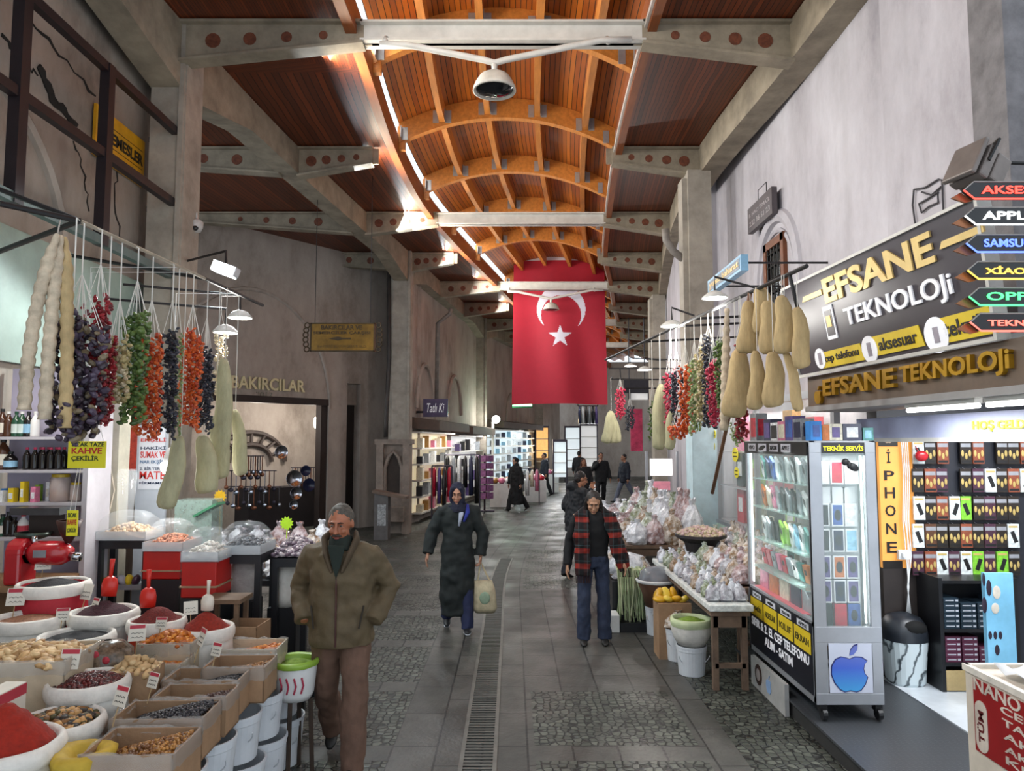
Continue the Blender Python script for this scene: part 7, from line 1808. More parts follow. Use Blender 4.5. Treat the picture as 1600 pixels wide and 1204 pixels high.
for k in range(18):
    y = 7.4 + (k % 6) * .62; z = .97 + (k // 6) * .5; cn = cols[(k * 5) % 8]; h_ = .3 + .1 * (k % 3)
    mb = MB(); mb.box((0, 0, h_ / 2), (.1, .3, h_), mi=0); mb.box((-.051, 0, h_ * .5), (.002, .18, h_ * .4), mi=1)
    tag(mb.build('window_packet', [ART[cn] if cn in ART else M('packet_crimson', 'b02a3c', .4), ART[('cream', 'gold', 'white')[k % 3]]], loc=(3.28, y, z)), f'{cn} packet in the lit shop window, {ORD[k % 6]} from the near end, {("bottom", "middle", "top")[k // 6]} shelf', 'packet', 'packets in the shop window')
for z in (.95, 1.45, 1.95): mb = MB(); mb.b2((3.13, 7.1, z - .0), (3.44, 11.2, z + .018)); mb.build('inner_shelf', SHELF, t)
# bright white counter and pink sign beyond the stall
p = atY(1035, 745, 15.5)
t = thing('lit_counter', 'glowing white counter with a pink sign beyond the far goods table', 'counter', (p.x, 15.5, 0))
mb = MB(); mb.b2((p.x - .35, 15.5, 0), (p.x + .3, 16.3, 1.0)); mb.build('body', PLW, t)
mb = MB(); mb.b2((p.x - .26, 15.45, 1.4), (p.x + .2, 15.5, 1.75)); mb.build('light_box', M('light_box', 'ffffff', .5, var=0, emit=.8), t)
mb = MB(); mb.b2((p.x - .25, 15.44, 1.1), (p.x + .15, 15.5, 1.28)); mb.build('pink_sign', M('pink_sign', 'd88a9a', .5, emit=.3), t)
mb = MB(); mb.b2((p.x - .35, 15.5, 1.0), (p.x - .3, 15.56, 1.9)); mb.b2((p.x + .3, 15.5, 1.0), (p.x + .35, 15.56, 1.9)); mb.build('upright', ALU, t)
# dark motor bike like bundle: covered cart
p = atY(1005, 775, 14.6); t = thing('covered_cart', 'dark cloth covered heap standing behind the far goods table', 'cart', (p.x, 14.6, 0))
mb = MB(); mb.lathe([(.42, 0), (.46, .3), (.44, .7), (.3, .95), (.05, 1.03)], (p.x, 14.6, 0), 22, wob=.12); mb.build('cover', M('cover_dark', '23242c', .7, var=.2, bump=.5), t, smooth=True)
# ================================================================ people
from mathutils import noise as mnoise
def fuse(mb, name, mat, parent, vox=.008, it=6, amp=0, freq=9, stretch=(1, 1, 1)):
    """one continuous skin over the overlapping pieces of mb"""
    me = bpy.data.meshes.new('tmp'); me.from_pydata(mb.v, [], mb.f); me.update()
    o = bpy.data.objects.new('tmp', me); COL.objects.link(o)
    r = o.modifiers.new('r', 'REMESH'); r.mode = 'VOXEL'; r.voxel_size = vox
    s = o.modifiers.new('s', 'SMOOTH'); s.factor = .5; s.iterations = it
    bpy.context.view_layer.update()
    ev = bpy.data.meshes.new_from_object(o.evaluated_get(bpy.context.evaluated_depsgraph_get()))
    bpy.data.objects.remove(o); bpy.data.meshes.remove(me)
    ev.name = name; ev.materials.clear(); ev.materials.append(mat)
    if amp:
        nv = [v.normal.copy() for v in ev.vertices]
        for v, n in zip(ev.vertices, nv):
            p = Vector((v.co.x * freq * stretch[0], v.co.y * freq * stretch[1], v.co.z * freq * stretch[2]))
            v.co += n * (amp * 1.6 * mnoise.noise(p) + amp * .9 * mnoise.noise(p * 2.3))
    ev.polygons.foreach_set('use_smooth', [True] * len(ev.polygons))
    ob = bpy.data.objects.new(name, ev); COL.objects.link(ob); ob.parent = parent
    return ob
def rings(mb, rows, n=24, p=2.3):
    """stack of super-ellipse rings (z, cx, cy, rx, ry), closed"""
    vs = []
    for z, cx, cy, rx, ry in rows:
        for j in range(n):
            a = 2 * PI * j / n; c, s = math.cos(a), math.sin(a)
            vs.append((cx + rx * math.copysign(abs(c) ** (2 / p), c), cy + ry * math.copysign(abs(s) ** (2 / p), s), z))
    k = len(rows)
    fs = [(i * n + j, i * n + (j + 1) % n, (i + 1) * n + (j + 1) % n, (i + 1) * n + j) for i in range(k - 1) for j in range(n)] + [tuple(reversed(range(n))), tuple(range((k - 1) * n, k * n))]
    mb.add(vs, fs)
def hand(mb, w, d, t, side, curl=.5):
    w, d, t = Vector(w), Vector(d).normalized(), Vector(t).normalized(); t = (t - d * t.dot(d)).normalized(); n = d.cross(t) * side
    mb.tube([w - d * .02, w + d * .02, w + d * .06, w + d * .095], [(.024, .02), (.034, .018), (.042, .018), (.038, .014)], 12, ref=t)
    for i, L in enumerate((.07, .08, .073, .056)):
        b = w + d * (.086 - .004 * abs(i - 1)) + t * (.03 - .02 * i); e = curl * (1 + .15 * i)
        p1 = b + d * L * .45 * math.cos(e * .4) + n * L * .45 * math.sin(e * .4); p2 = p1 + d * L * .33 * math.cos(e) + n * L * .33 * math.sin(e); p3 = p2 + d * L * .25 * math.cos(e * 1.6) + n * L * .25 * math.sin(e * 1.6)
        mb.tube([b - d * .02, b, p1, p2, p3], [.009, .0095, .0088, .008, .006], 8)
    b = w + d * .025 + t * .03; mb.tube([b - t * .012, b, b + t * .022 + d * .025 + n * .01, b + t * .028 + d * .055 + n * .018], [.011, .0115, .0095, .007], 8)
def person(label, x, y, rz, H=1.72, legs=((.3, .1), (-.3, .2)), arms=None, head=(0, 0), skin='a06a4c', detail=True, hair=None, eyes=True, lean=0, splay=.02, hands=(1, 1), curl=(.5, .5)):
    k = H / 1.72
    t = thing('person', label, 'person', (x, y, 0), rz)
    S = dict(k=k, root=t, legs=[], arms=[]); ank = []
    for s, (p, b) in zip((-1, 1), legs):
        hp = Vector((s * .092, 0, .90)); kn = hp + Vector((s * splay, -math.sin(p) * .42, -math.cos(p) * .42)); an = kn + Vector((s * splay * .3, -math.sin(p - b) * .40, -math.cos(p - b) * .40))
        S['legs'].append([hp, kn, an, p - b]); ank.append(an.z)
    dz = .075 - min(ank)
    for L in S['legs']:
        for i in range(3): L[i] = L[i] + Vector((0, 0, dz))
    S['dz'] = dz
    arms = arms or (((-.25, -.02, 1.13), (-.27, -.06, .88)), ((.25, .02, 1.13), (.27, -.02, .88)))
    mb = MB(); ly = lambda z: -lean * max(0, z - .95)
    S['ly'] = ly
    rings(mb, [(.84 + dz, 0, 0, .13, .09), (.95 + dz, 0, 0, .145, .10), (1.1 + dz, 0, ly(1.1), .125, .085), (1.28 + dz, 0, ly(1.28), .15, .10), (1.4 + dz, 0, ly(1.4), .155, .085), (1.46 + dz, 0, ly(1.46), .08, .06)])
    for hp, kn, an, sh in S['legs']:
        mb.tube([hp + Vector((0, 0, .05)), hp, kn, kn.lerp(an, .35), an, an - Vector((0, 0, .03))], [.075, .078, .05, .05, .034, .034], 12)
        tl = Matrix.Rotation(-min(.9, max(-.9, sh)) * .8, 3, 'X'); mb.tube([an + tl @ Vector(v) for v in ((0, .03, -.03), (0, -.05, -.042), (0, -.11, -.05))], [.026, .024, .016], 10)
    for i, (s, (el, wr)) in enumerate(zip((-1, 1), arms)):
        sh = Vector((s * .175, ly(1.41), 1.405 + dz)); el = Vector(el) + Vector((0, 0, dz)); wr = Vector(wr) + Vector((0, 0, dz)); S['arms'].append((sh, el, wr))
        mb.tube([sh - Vector((s * .05, 0, 0)), sh, el, wr], [.05, .05, .038, .026], 12)
        if hands[i]: hand(mb, wr, wr - el, (0, -1, 0) if abs((wr - el).normalized().y) < .8 else (0, 0, 1), s, curl[i])
    hc = Vector((0, ly(1.62) - .015, 1.592 + dz)); R = Matrix.Rotation(head[0], 3, 'Z') @ Matrix.Rotation(head[1], 3, 'X'); pv = hc + Vector((0, .03, -.11))
    T = lambda v: pv + R @ (Vector(v) + hc - pv)
    S['T'] = T; S['R'] = R
    mb.tube([(0, ly(1.45), 1.42 + dz), T((0, .02, -.09)), T((0, .01, -.03))], [.058, .054, .05], 14)
    mb.ell(T((0, .012, .022)), (.076, .09, .093), 16, 12, R); mb.ell(T((0, -.022, -.045)), (.061, .062, .076), 14, 10, R); mb.ell(T((0, -.06, -.1)), (.028, .022, .018), 10, 6, R)
    mb.tube([T((0, -.086, .022)), T((0, -.098, -.005)), T((0, -.112, -.03)), T((0, -.09, -.036))], [.009, .011, .015, .012], 10)
    mb.ell(T((0, -.077, .032)), (.05, .014, .01), 12, 6, R)
    for s in (-1, 1):
        mb.ell(T((s * .036, -.066, -.028)), (.022, .018, .02), 10, 6, R); mb.ell(T((s * .078, .012, -.005)), (.01, .02, .03), 8, 6, R); mb.ell(T((s * .011, -.096, -.033)), (.01, .01, .008), 8, 6, R)
    mb.ell(T((0, -.083, -.062)), (.024, .012, .012), 10, 6, R)
    S['body'] = fuse(mb, 'body', M('skin_' + skin, skin, .5, var=.06, scale=12), t, .0055 if detail else .014, 3)
    if eyes:
        e = MB()
        for s in (-1, 1): e.ell(T((s * .03, -.0795, .010)), (.0115, .007, .0045), 10, 6, R, 0); e.ell(T((s * .03, -.0855, .010)), (.005, .003, .005), 8, 6, R, 1)
        e.build('eyes', [M('eye_white', '85786e', .4, var=0), M('eye_dark', '17100c', .2, var=0)], t, world=False, smooth=True)
        e = MB()
        for s in (-1, 1): e.tube([T((s * .012, -.092, .028)), T((s * .03, -.093, .034)), T((s * .048, -.083, .028))], [.003, .0052, .002], 6)
        e.build('eyebrows', M('brow_dark', '2a1d16', .8), t, world=False)
        e = MB(); e.ell(T((0, -.096, -.062)), (.022, .006, .0035), 10, 6, R); e.ell(T((0, -.094, -.070)), (.019, .006, .0045), 10, 6, R); e.build('lips', M('lip', '8a4a40', .5), t, world=False, smooth=True)
    return S
def scale_person(S):
    S['root'].scale = (S['k'],) * 3
def trousers(S, mat, r=(.1, .075, .075), top=.98, hem=.03, vox=.01):
    mb = MB(); dz = S['dz']
    rings(mb, [(.84 + dz, 0, 0, .15, .11), (.92 + dz, 0, 0, .17, .12), (top + dz, 0, 0, .16, .115)])
    for hp, kn, an, sh in S['legs']:
        mb.tube([hp + Vector((0, 0, .04)), hp - Vector((0, 0, .05)), kn, kn.lerp(an, .5), an - Vector((0, 0, hem))], [r[0] * .9, r[0], r[1], (r[1] + r[2]) / 2, r[2]], 16)
    return fuse(mb, 'trousers', mat, S['root'], vox, 5, .008, 11, (1, 1, .7))
def shoes(S, mat, sole=None):
    for hp, kn, an, sh in S['legs']:
        tilt = Matrix.Rotation(-min(.9, max(-.9, sh)) * .8, 3, 'X'); mb = MB(); o = an + Vector((0, 0, -.03))
        P_ = lambda v: an + tilt @ Vector(v)
        mb.tube([P_((0, .06, -.04)), P_((0, .03, -.035)), P_((0, -.05, -.04)), P_((0, -.13, -.052)), P_((0, -.17, -.06))], [(.03, .025), (.04, .036), (.044, .032), (.042, .022), (.02, .012)], 14, ref=(1, 0, 0))
        mb.tube([P_((0, .0, .03)), P_((0, .0, -.03))], .045, 12)
        fuse(mb, 'shoe', mat, S['root'], .008, 3)
        if sole:
            s_ = MB(); s_.tube([P_((0, .06, -.066)), P_((0, -.05, -.066)), P_((0, -.165, -.068))], [(.035, .01), (.045, .01), (.03, .01)], 12, ref=(1, 0, 0)); s_.build('sole', sole, S['root'], world=False)
def top(S, name, mat, rows, sl=(.075, .062, .055), cuff=.04, amp=.009, freq=8, vox=.01, extra=None, slv=True, p=2.3):
    mb = MB(); dz = S['dz']; ly = S['ly']
    rings(mb, [(z + dz, 0, ly(z) + oy, rx, ry) for z, oy, rx, ry in rows], p=p)
    if slv:
        for s, (sh, el, wr) in zip((-1, 1), S['arms']):
            d = (wr - el).normalized(); mb.tube([sh - Vector((s * .06, 0, .01)), sh + Vector((s * .008, 0, -.02)), sh.lerp(el, .5), el, el.lerp(wr, .5), wr - d * cuff * .2, wr + d * .0], [sl[0] * .8, sl[0] * .9, (sl[0] + sl[1]) / 2, sl[1], (sl[1] + sl[2]) / 2, sl[2], sl[2]], 16)
    if extra: extra(mb)
    return fuse(mb, name, mat, S['root'], vox, 5, amp, freq)
def cap_hair(S, mat, back=.0, low=.0, fringe=.05, vox=.007, long=False, bun=False):
    T, R = S['T'], S['R']; mb = MB()
    mb.ell(T((0, .026, .040)), (.082, .092, .086), 16, 12, R); mb.ell(T((0, .05, -.0)), (.074, .062, .085), 14, 10, R)
    if long:
        for s in (-1, 1): mb.tube([T((s * .06, .02, .04)), T((s * .078, .02, -.04)), T((s * .085, .01, -.13)), T((s * .08, -.01, -.22))], [.03, .03, .03, .018], 10)
        mb.tube([T((0, .07, .0)), T((0, .085, -.1)), T((0, .075, -.2))], [.06, .065, .045], 12)
    if bun: mb.ell(T((0, .115, -.02)), (.045, .04, .05), 12, 8, R)
    return fuse(mb, 'hair', mat, S['root'], vox, 3, .003, 40)
HAIRD = M('hair_dark', '1b1412', .55, var=.2, scale=40, stretch=(6, 6, 1))

# --- 1. man in the olive jacket
g = atZ(528, 1200, 0)
S = person('moustached man in an olive brown jacket walking nearest the camera, hands in his pockets', g.x, g.y + .03, .0, 1.72, legs=((-.16, .55), (.20, .03)), arms=(((-.29, .09, 1.15), (-.22, -.09, .96)), ((.29, .09, 1.15), (.22, -.09, .96))), head=(-.08, .2), skin='9c6044', hands=(0, 0), lean=.04)
JAC = M('jacket_olive', '574932', .75, var=.10, scale=7, bump=.35, bscale=30); T = S['T']; dz = S['dz']; ly = S['ly']; rt = S['root']
jk = top(S, 'jacket', JAC, [(.80, 0, .215, .155), (.84, 0, .22, .16), (.98, 0, .215, .155), (1.12, 0, .215, .152), (1.28, 0, .222, .15), (1.38, .005, .205, .13), (1.44, .01, .14, .10), (1.47, .015, .09, .085)], (.088, .075, .062), amp=.013, freq=7, vox=.009)
for s in (-1, 1):
    mb = MB(); mb.tube([(s * .085, ly(1.45) + .03, 1.5 + dz), (s * .105, ly(1.45) - .045, 1.475 + dz), (s * .075, ly(1.4) - .125, 1.39 + dz), (s * .03, ly(1.3) - .152, 1.28 + dz)], [(.02, .045), (.022, .05), (.02, .04), (.012, .014)], 10); fuse(mb, 'collar', M('collar_brown', '4a3c2a', .8, var=.1), rt, .008, 4)
mb = MB(); mb.prism([(-.06, 1.46), (-.03, 1.33), (0, 1.24), (.03, 1.33), (.06, 1.46)][::-1], (0, ly(1.35) - .156, dz), UX, UZ, .012); mb.tube([(0, ly(1.4) - .06, 1.40 + dz), (0, ly(1.47) - .02, 1.50 + dz)], [.085, .075], 16); fuse(mb, 'sweater', M('sweater_green', '1d2620', .9, var=.1), rt, .008, 4)
mb = MB(); mb.tube([(0, ly(1.25) - .158, 1.25 + dz), (0, ly(1.1) - .160, 1.1 + dz), (0, -.166, .82 + dz)], .006, 6); mb.build('zip', M('zip_maroon', '4a2a26', .4, metal=.3), rt, world=False)
for s in (-1, 1): mb = MB(); mb.tube([(s * .17, -.125, 1.07 + dz), (s * .145, -.148, .93 + dz)], .006, 6); mb.build('pocket_edge', M('pocket_dark', '2a2218', .8), rt, world=False)
trousers(S, M('trousers_rust', '644a3c', .85, var=.10, scale=8, bump=.3, bscale=35), (.105, .085, .078), hem=.05)
shoes(S, M('shoe_black', '161412', .5))
cap_hair(S, M('hair_grey', '4c463e', .7, var=.25, scale=50))
mb = MB(); mb.tube([T((-.034, -.085, -.058)), T((-.018, -.100, -.048)), T((0, -.104, -.046)), T((.018, -.100, -.048)), T((.034, -.085, -.058))], [.004, .008, .0085, .008, .004], 8); mb.build('moustache', M('moustache_grey', '352e28', .8), rt, world=False, smooth=True)
scale_person(S)
# --- 2. woman in the long dark coat with a navy headscarf
g = atZ(714, 985, 0)
S = person('woman in a long black green coat and navy headscarf carrying a cream tote bag', g.x, g.y, .08, 1.66, legs=((-.2, .35), (.12, .02)), arms=(((-.29, .02, 1.13), (-.34, -.05, .90)), ((.29, .0, 1.12), (.27, -.03, .87))), head=(-.1, .22), skin='a87a62', curl=(.5, 1.1), lean=.03)
T = S['T']; dz = S['dz']; ly = S['ly']; rt = S['root']; R = S['R']
COATM = M('coat_black_green', '141b1b', .8, var=.12, scale=5, bump=.3, bscale=25)
top(S, 'coat', COATM, [(.20, .03, .185, .15), (.24, .03, .19, .155), (.5, .02, .205, .17), (.8, .01, .2, .155), (1.0, 0, .18, .13), (1.08, 0, .175, .125), (1.25, 0, .20, .13), (1.38, .005, .19, .115), (1.44, .01, .13, .09), (1.47, .01, .08, .075)], (.085, .078, .07), amp=.014, freq=6, vox=.01)
trousers(S, M('trousers_navy', '1c2446', .8, var=.1), (.085, .07, .075))
shoes(S, M('shoe_dark', '17171b', .5), M('sole_white', 'c8ccd4', .5))
SCF = M('scarf_navy', '14172e', .85, var=.12, bump=.3, bscale=30)
mb = MB(); mb.ell(T((0, .032, .034)), (.09, .098, .102), 18, 12, R); mb.ell(T((0, .04, -.03)), (.088, .08, .11), 16, 10, R)
for s in (-1, 1): mb.tube([T((s * .04, -.05, .09)), T((s * .074, -.045, .02)), T((s * .066, -.052, -.06)), T((s * .02, -.065, -.125))], [.024, .022, .026, .03], 10)
mb.tube([T((0, -.02, -.11)), (0, ly(1.45) - .02, 1.46 + dz), (0, ly(1.4) - .04, 1.36 + dz)], [(.085, .08), (.12, .10), (.10, .10)], 18, ref=(1, 0, 0)); fuse(mb, 'headscarf', SCF, rt, .008, 4, .006, 14)
mb = MB(); mb.tube([T((.05, -.06, -.12)), (.04, -.135, 1.36 + dz), (.015, -.15, 1.22 + dz)], [(.03, .014), (.028, .012), (.01, .008)], 10); mb.build('white_scarf_edge', M('scarf_white', 'b4bacc', .8), rt, world=False, smooth=True)
mb = MB(); mb.tube([(.11, -.075, 1.46 + dz), (.115, -.12, 1.38 + dz), (.07, -.148, 1.27 + dz)], [(.02, .02), (.026, .012), (.012, .008)], 10); mb.build('blue_scarf_edge', M('scarf_blue', '25308a', .8), rt, world=False, smooth=True)
scale_person(S)
wr = Matrix.Translation(rt.location) @ Matrix.Rotation(.08, 4, 'Z') @ Matrix.Scale(S['k'], 4) @ (S['arms'][1][2] + Vector((.0, 0, -.08)))
t = thing('tote_bag', 'cream cloth tote bag with a pale green print held by the woman in the headscarf', 'bag', (wr.x + .03, wr.y, wr.z - .52))
mb = MB(); rings(mb, [(wr.z - .55, wr.x + .05, wr.y, .11, .05), (wr.z - .5, wr.x + .05, wr.y, .135, .075), (wr.z - .3, wr.x + .045, wr.y, .12, .06), (wr.z - .2, wr.x + .03, wr.y, .10, .035)], p=3); mb.build('cloth', M('tote_cream', 'b5a98c', .8, var=.12, scale=14, bump=.4, bscale=16), t, smooth=True)
mb = MB(); mb.ell((wr.x + .05, wr.y - .068, wr.z - .38), (.06, .012, .07), 12, 8); mb.build('print', M('tote_green', '8fa48c', .8), t, smooth=True)
for s in (-1, 1): mb = MB(); mb.tube([(wr.x - .03, wr.y + s * .025, wr.z - .2), (wr.x - .01, wr.y + s * .015, wr.z - .06), (wr.x + .005, wr.y, wr.z - .0), (wr.x + .03, wr.y + s * .015, wr.z - .06), (wr.x + .1, wr.y + s * .025, wr.z - .2)], .009, 6); mb.build('handle', M('tote_cream', 'b5a98c'), t)
# --- 3. woman with the tartan shawl
g = atZ(925, 1003, 0)
S = person('woman looking down in a red and black tartan shawl and blue jeans', g.x + .02, g.y, -.05, 1.62, legs=((.2, .28), (.03, .02)), arms=(((-.27, .0, 1.12), (-.29, -.05, .86)), ((.27, .03, 1.13), (.33, -.08, .90))), head=(.0, .5), skin='b08468', lean=.10)
T = S['T']; dz = S['dz']; ly = S['ly']; rt = S['root']
top(S, 'black_top', M('top_black', '0e0e11', .85, var=.1), [(.9, 0, .165, .115), (1.05, 0, .165, .115), (1.25, 0, .185, .125), (1.38, .005, .18, .11), (1.44, .01, .12, .085), (1.475, .01, .075, .07)], (.066, .056, .05), amp=.006)
trousers(S, M('jeans_blue', '2a3349', .85, var=.14, scale=9, bump=.3, bscale=60), (.09, .074, .082), hem=.03)
shoes(S, M('shoe_black', '161412'))
TART = bpy.data.materials.new('tartan'); TART.use_nodes = True
nt, N, Lk, b = nodes_of(TART); ob = N.new('ShaderNodeTexCoord').outputs['Object']; sp_ = N.new('ShaderNodeSeparateXYZ'); Lk.new(ob, sp_.inputs[0])
def band(o, per, wd, off=0): return math_node(nt, 'LESS_THAN', math_node(nt, 'FRACT', math_node(nt, 'ADD', math_node(nt, 'DIVIDE', o, per), off)), wd)
hz = band(sp_.outputs[2], .17, .34, .1); vt = band(sp_.outputs[0], .095, .5, .2); lnz = band(sp_.outputs[2], .17, .04, .6); lnx = band(sp_.outputs[0], .095, .07, .8)
f_ = math_node(nt, 'ADD', math_node(nt, 'MULTIPLY', hz, .62), math_node(nt, 'MULTIPLY', vt, .38)); rr_ = N.new('ShaderNodeValToRGB'); e_ = rr_.color_ramp.elements; e_[0].position = 0; e_[0].color = lin('0e0d10'); e_[1].position = 1; e_[1].color = lin('8a2418')
for q, c_ in ((.38, '2a1414'), (.62, '6a1d18')): kq = e_.new(q); kq.color = lin(c_)
Lk.new(f_, rr_.inputs[0]); mx = N.new('ShaderNodeMix'); mx.data_type = 'RGBA'; Lk.new(math_node(nt, 'MULTIPLY', math_node(nt, 'MAXIMUM', lnz, lnx), .35), mx.inputs[0]); Lk.new(rr_.outputs[0], mx.inputs[6]); mx.inputs[7].default_value = lin('3f6a70'); Lk.new(mx.outputs[2], b.inputs['Base Color']); b.inputs['Roughness'].default_value = .9
mb = MB()
mb.tube([(-.10, ly(1.45) + .06, 1.47 + dz), (0, ly(1.45) + .10, 1.46 + dz), (.10, ly(1.45) + .06, 1.47 + dz)], [.04, .045, .04], 12)
mb.tube([(-.08, ly(1.45) + .04, 1.48 + dz), (-.13, ly(1.4) - .09, 1.42 + dz), (-.135, ly(1.2) - .155, 1.2 + dz), (-.13, -.155, .98 + dz), (-.12, -.15, .76 + dz)], [(.05, .05), (.085, .03), (.085, .022), (.085, .022), (.09, .016)], 18, ref=(1, 0, 0))
mb.tube([(.08, ly(1.45) + .04, 1.48 + dz), (.18, ly(1.4) - .06, 1.41 + dz), (.235, ly(1.2) - .10, 1.2 + dz), (.29, -.10, 1.0 + dz), (.35, -.09, .82 + dz)], [(.05, .05), (.085, .035), (.09, .035), (.10, .03), (.08, .02)], 18, ref=(1, 0, 0))
fuse(mb, 'shawl', TART, rt, .008, 4, .012, 9)
mb = MB()
for j in range(14): mb.tube([(-.20 + j * .012, -.15, .77 + dz), (-.20 + j * .012 + rnd.uniform(-.01, .01), -.15, .68 + dz)], .004, 4)
for j in range(12): mb.tube([(.29 + j * .012, -.09, .84 + dz), (.30 + j * .012 + rnd.uniform(-.01, .01), -.09, .74 + dz)], .004, 4)
o = mb.build('fringe', M('fringe_dark', '2a1618', .9), rt, world=False); o['kind'] = 'stuff'
cap_hair(S, HAIRD, long=True, bun=True)
scale_person(S)
# --- 4. man at the phone, seen from behind the tartan woman
Y = 11.6; g = atY(900, 800, Y)
S = person('man in a black hooded jacket holding a hand to his face behind the tartan woman', g.x, Y, 2.0, 1.66, legs=((.1, .1), (-.1, .15)), arms=(((-.26, -.08, 1.15), (-.12, -.22, 1.42)), ((.25, .05, 1.13), (.26, -.08, .92))), head=(-.2, .25), skin='a87458', lean=.08, hands=(1, 1), curl=(1.0, .5))
top(S, 'jacket', M('jacket_black', '15181d', .7, var=.12, bump=.4, bscale=14), [(.74, 0, .20, .15), (.9, 0, .215, .16), (1.1, 0, .215, .16), (1.3, 0, .22, .16), (1.4, .01, .19, .13), (1.46, .02, .10, .09)], (.088, .078, .062), amp=.014, freq=9, extra=lambda mb: mb.ell((0, S['ly'](1.45) + .10, 1.47 + S['dz']), (.13, .09, .09), 14, 10))
trousers(S, M('trousers_dark', '20222a', .8, var=.1)); shoes(S, M('shoe_black', '161412')); cap_hair(S, HAIRD); scale_person(S)
# --- 5. woman in a black cloak walking on the left, far
g = atZ(806, 798, 0)
S = person('woman in a black cloak and headscarf walking past the clothes racks', g.x, g.y, -.9, 1.66, legs=((.3, .05), (-.35, .25)), skin='a8806a', detail=False, head=(-.1, .1))
CLK = M('cloak_black', '0e1014', .85, var=.1)
top(S, 'cloak', CLK, [(.25, .02, .22, .19), (.6, .02, .21, .18), (.9, 0, .20, .15), (1.2, 0, .21, .15), (1.38, .005, .19, .12), (1.46, .01, .09, .08)], (.085, .085, .08), amp=.016, freq=6, vox=.016)
mb = MB(); T = S['T']; R = S['R']; mb.ell(T((0, .034, .03)), (.092, .1, .105), 16, 10, R); mb.tube([T((0, .03, -.06)), (0, 0, 1.42 + S['dz']), (0, .02, 1.3 + S['dz'])], [.085, .13, .17], 16); fuse(mb, 'headscarf', CLK, S['root'], .014, 4)
trousers(S, CLK, vox=.016); shoes(S, M('shoe_black', '161412')); scale_person(S)
# --- far strollers
def stroller(label, px, py, Yd, rz, jm, tm, H=1.74, legs=((.2, .1), (-.2, .2)), hair=HAIRD, long=False, arms=None, head=(0, .1), rows=None, skin='a4765c'):
    g = atY(px, py, Yd)
    S = person(label, g.x, Yd, rz, H, legs=legs, arms=arms, skin=skin, detail=False, head=head)
    top(S, 'jacket', jm, rows or [(.76, 0, .19, .14), (.95, 0, .2, .145), (1.2, 0, .21, .145), (1.38, .005, .195, .12), (1.46, .01, .09, .08)], (.082, .07, .06), vox=.016)
    trousers(S, tm, vox=.016); shoes(S, M('shoe_black', '161412')); cap_hair(S, hair, vox=.012, long=long); scale_person(S)
JB = M('jacket_near_black', '131519', .8, var=.1); TBK = M('trousers_near_black', '15161b', .85); JN = M('jacket_navy', '1c2230', .8, var=.1)
stroller('man in black touching his face, walking towards the camera far down the street', 939, 770, 24.5, .1, JB, TBK, 1.78, arms=(((-.28, -.06, 1.15), (-.1, -.2, 1.38)), ((.26, .02, 1.13), (.29, -.03, .88))))
stroller('woman with long brown hair in black beside the man touching his face', 912, 775, 22.5, .2, JB, TBK, 1.62, long=True, hair=M('hair_auburn', '4a2218', .6, var=.2))
stroller('man in a dark navy jacket and grey jeans striding left far down the street', 976, 770, 25.5, -1.2, JN, M('jeans_grey', '6a7284', .85), 1.76, legs=((.4, .05), (-.4, .25)))
stroller('man in a dark jacket standing at the lit shop fronts behind the brown haired woman', 905, 735, 31, 2.6, JB, TBK, 1.75)
stroller('person in dark clothes at the far left shops, by the orange lit window', 851, 738, 29, -1.3, JN, TBK, 1.7)
# ================================================================ copper shop in the gateway, fountain, far shops
def far_pt(px, py, off): s, z = onwall(px, py, off); return wp(s, z, off)
IRON = M('tool_iron', '4a4650', .35, metal=.8, var=.1); COPR = M('tool_copper', '8a5a44', .3, metal=.8, var=.1); CHRM = M('tool_chrome', 'b8bcc6', .15, metal=1, var=.05)
light('gateway_lamp', 'POINT', far_pt(500, 655, -.9), 90, (1, .93, .85), radius=.1)
light('gateway_lamp', 'POINT', far_pt(400, 650, -.9), 70, (1, .93, .85), radius=.1)
q = far_pt(493, 660, -.6); mb = MB(); mb.ell(q, (.05, .05, .14), 10, 8); tag(mb.build('shop_bulb', M('bulb_warm', 'fff4e4', .5, var=0, emit=6), smooth=True), 'bright bulb hanging inside the gateway', 'lamp')
rows_u = [(712, 372, 412), (735, 350, 432), (760, 352, 440), (730, 455, 500), (775, 445, 505)]
for r_, (py, x0_, x1_) in enumerate(rows_u):
    a, b = far_pt(x0_, py, -.9 - .1 * r_), far_pt(x1_, py, -.9 - .1 * r_)
    mb = MB(); mb.tube([a, b], .015, 6); tag(mb.build('utensil_rail', IRON), f'dark rail of hanging utensils inside the gateway, {ORD[r_]} from above', 'rail')
    n = 11
    for k in range(n):
        p = a + (b - a) * ((k + .5) / n); L = .34 + .12 * ((k * 7) % 3) / 2
        mb = MB(); mb.tube([(0, 0, 0), (0, 0, -L)], .012, 5); mb.ell((0, 0, -L - .03), (.05 + .01 * (k % 3), .02, .05), 8, 6)
        tag(mb.build('ladle', [CHRM, COPR, IRON][(k + r_) % 3], loc=p), f'hanging metal ladle inside the gateway, {ORD[k]} from the left on the {ORD[r_]} rail', 'ladle', 'ladles hanging in the gateway')
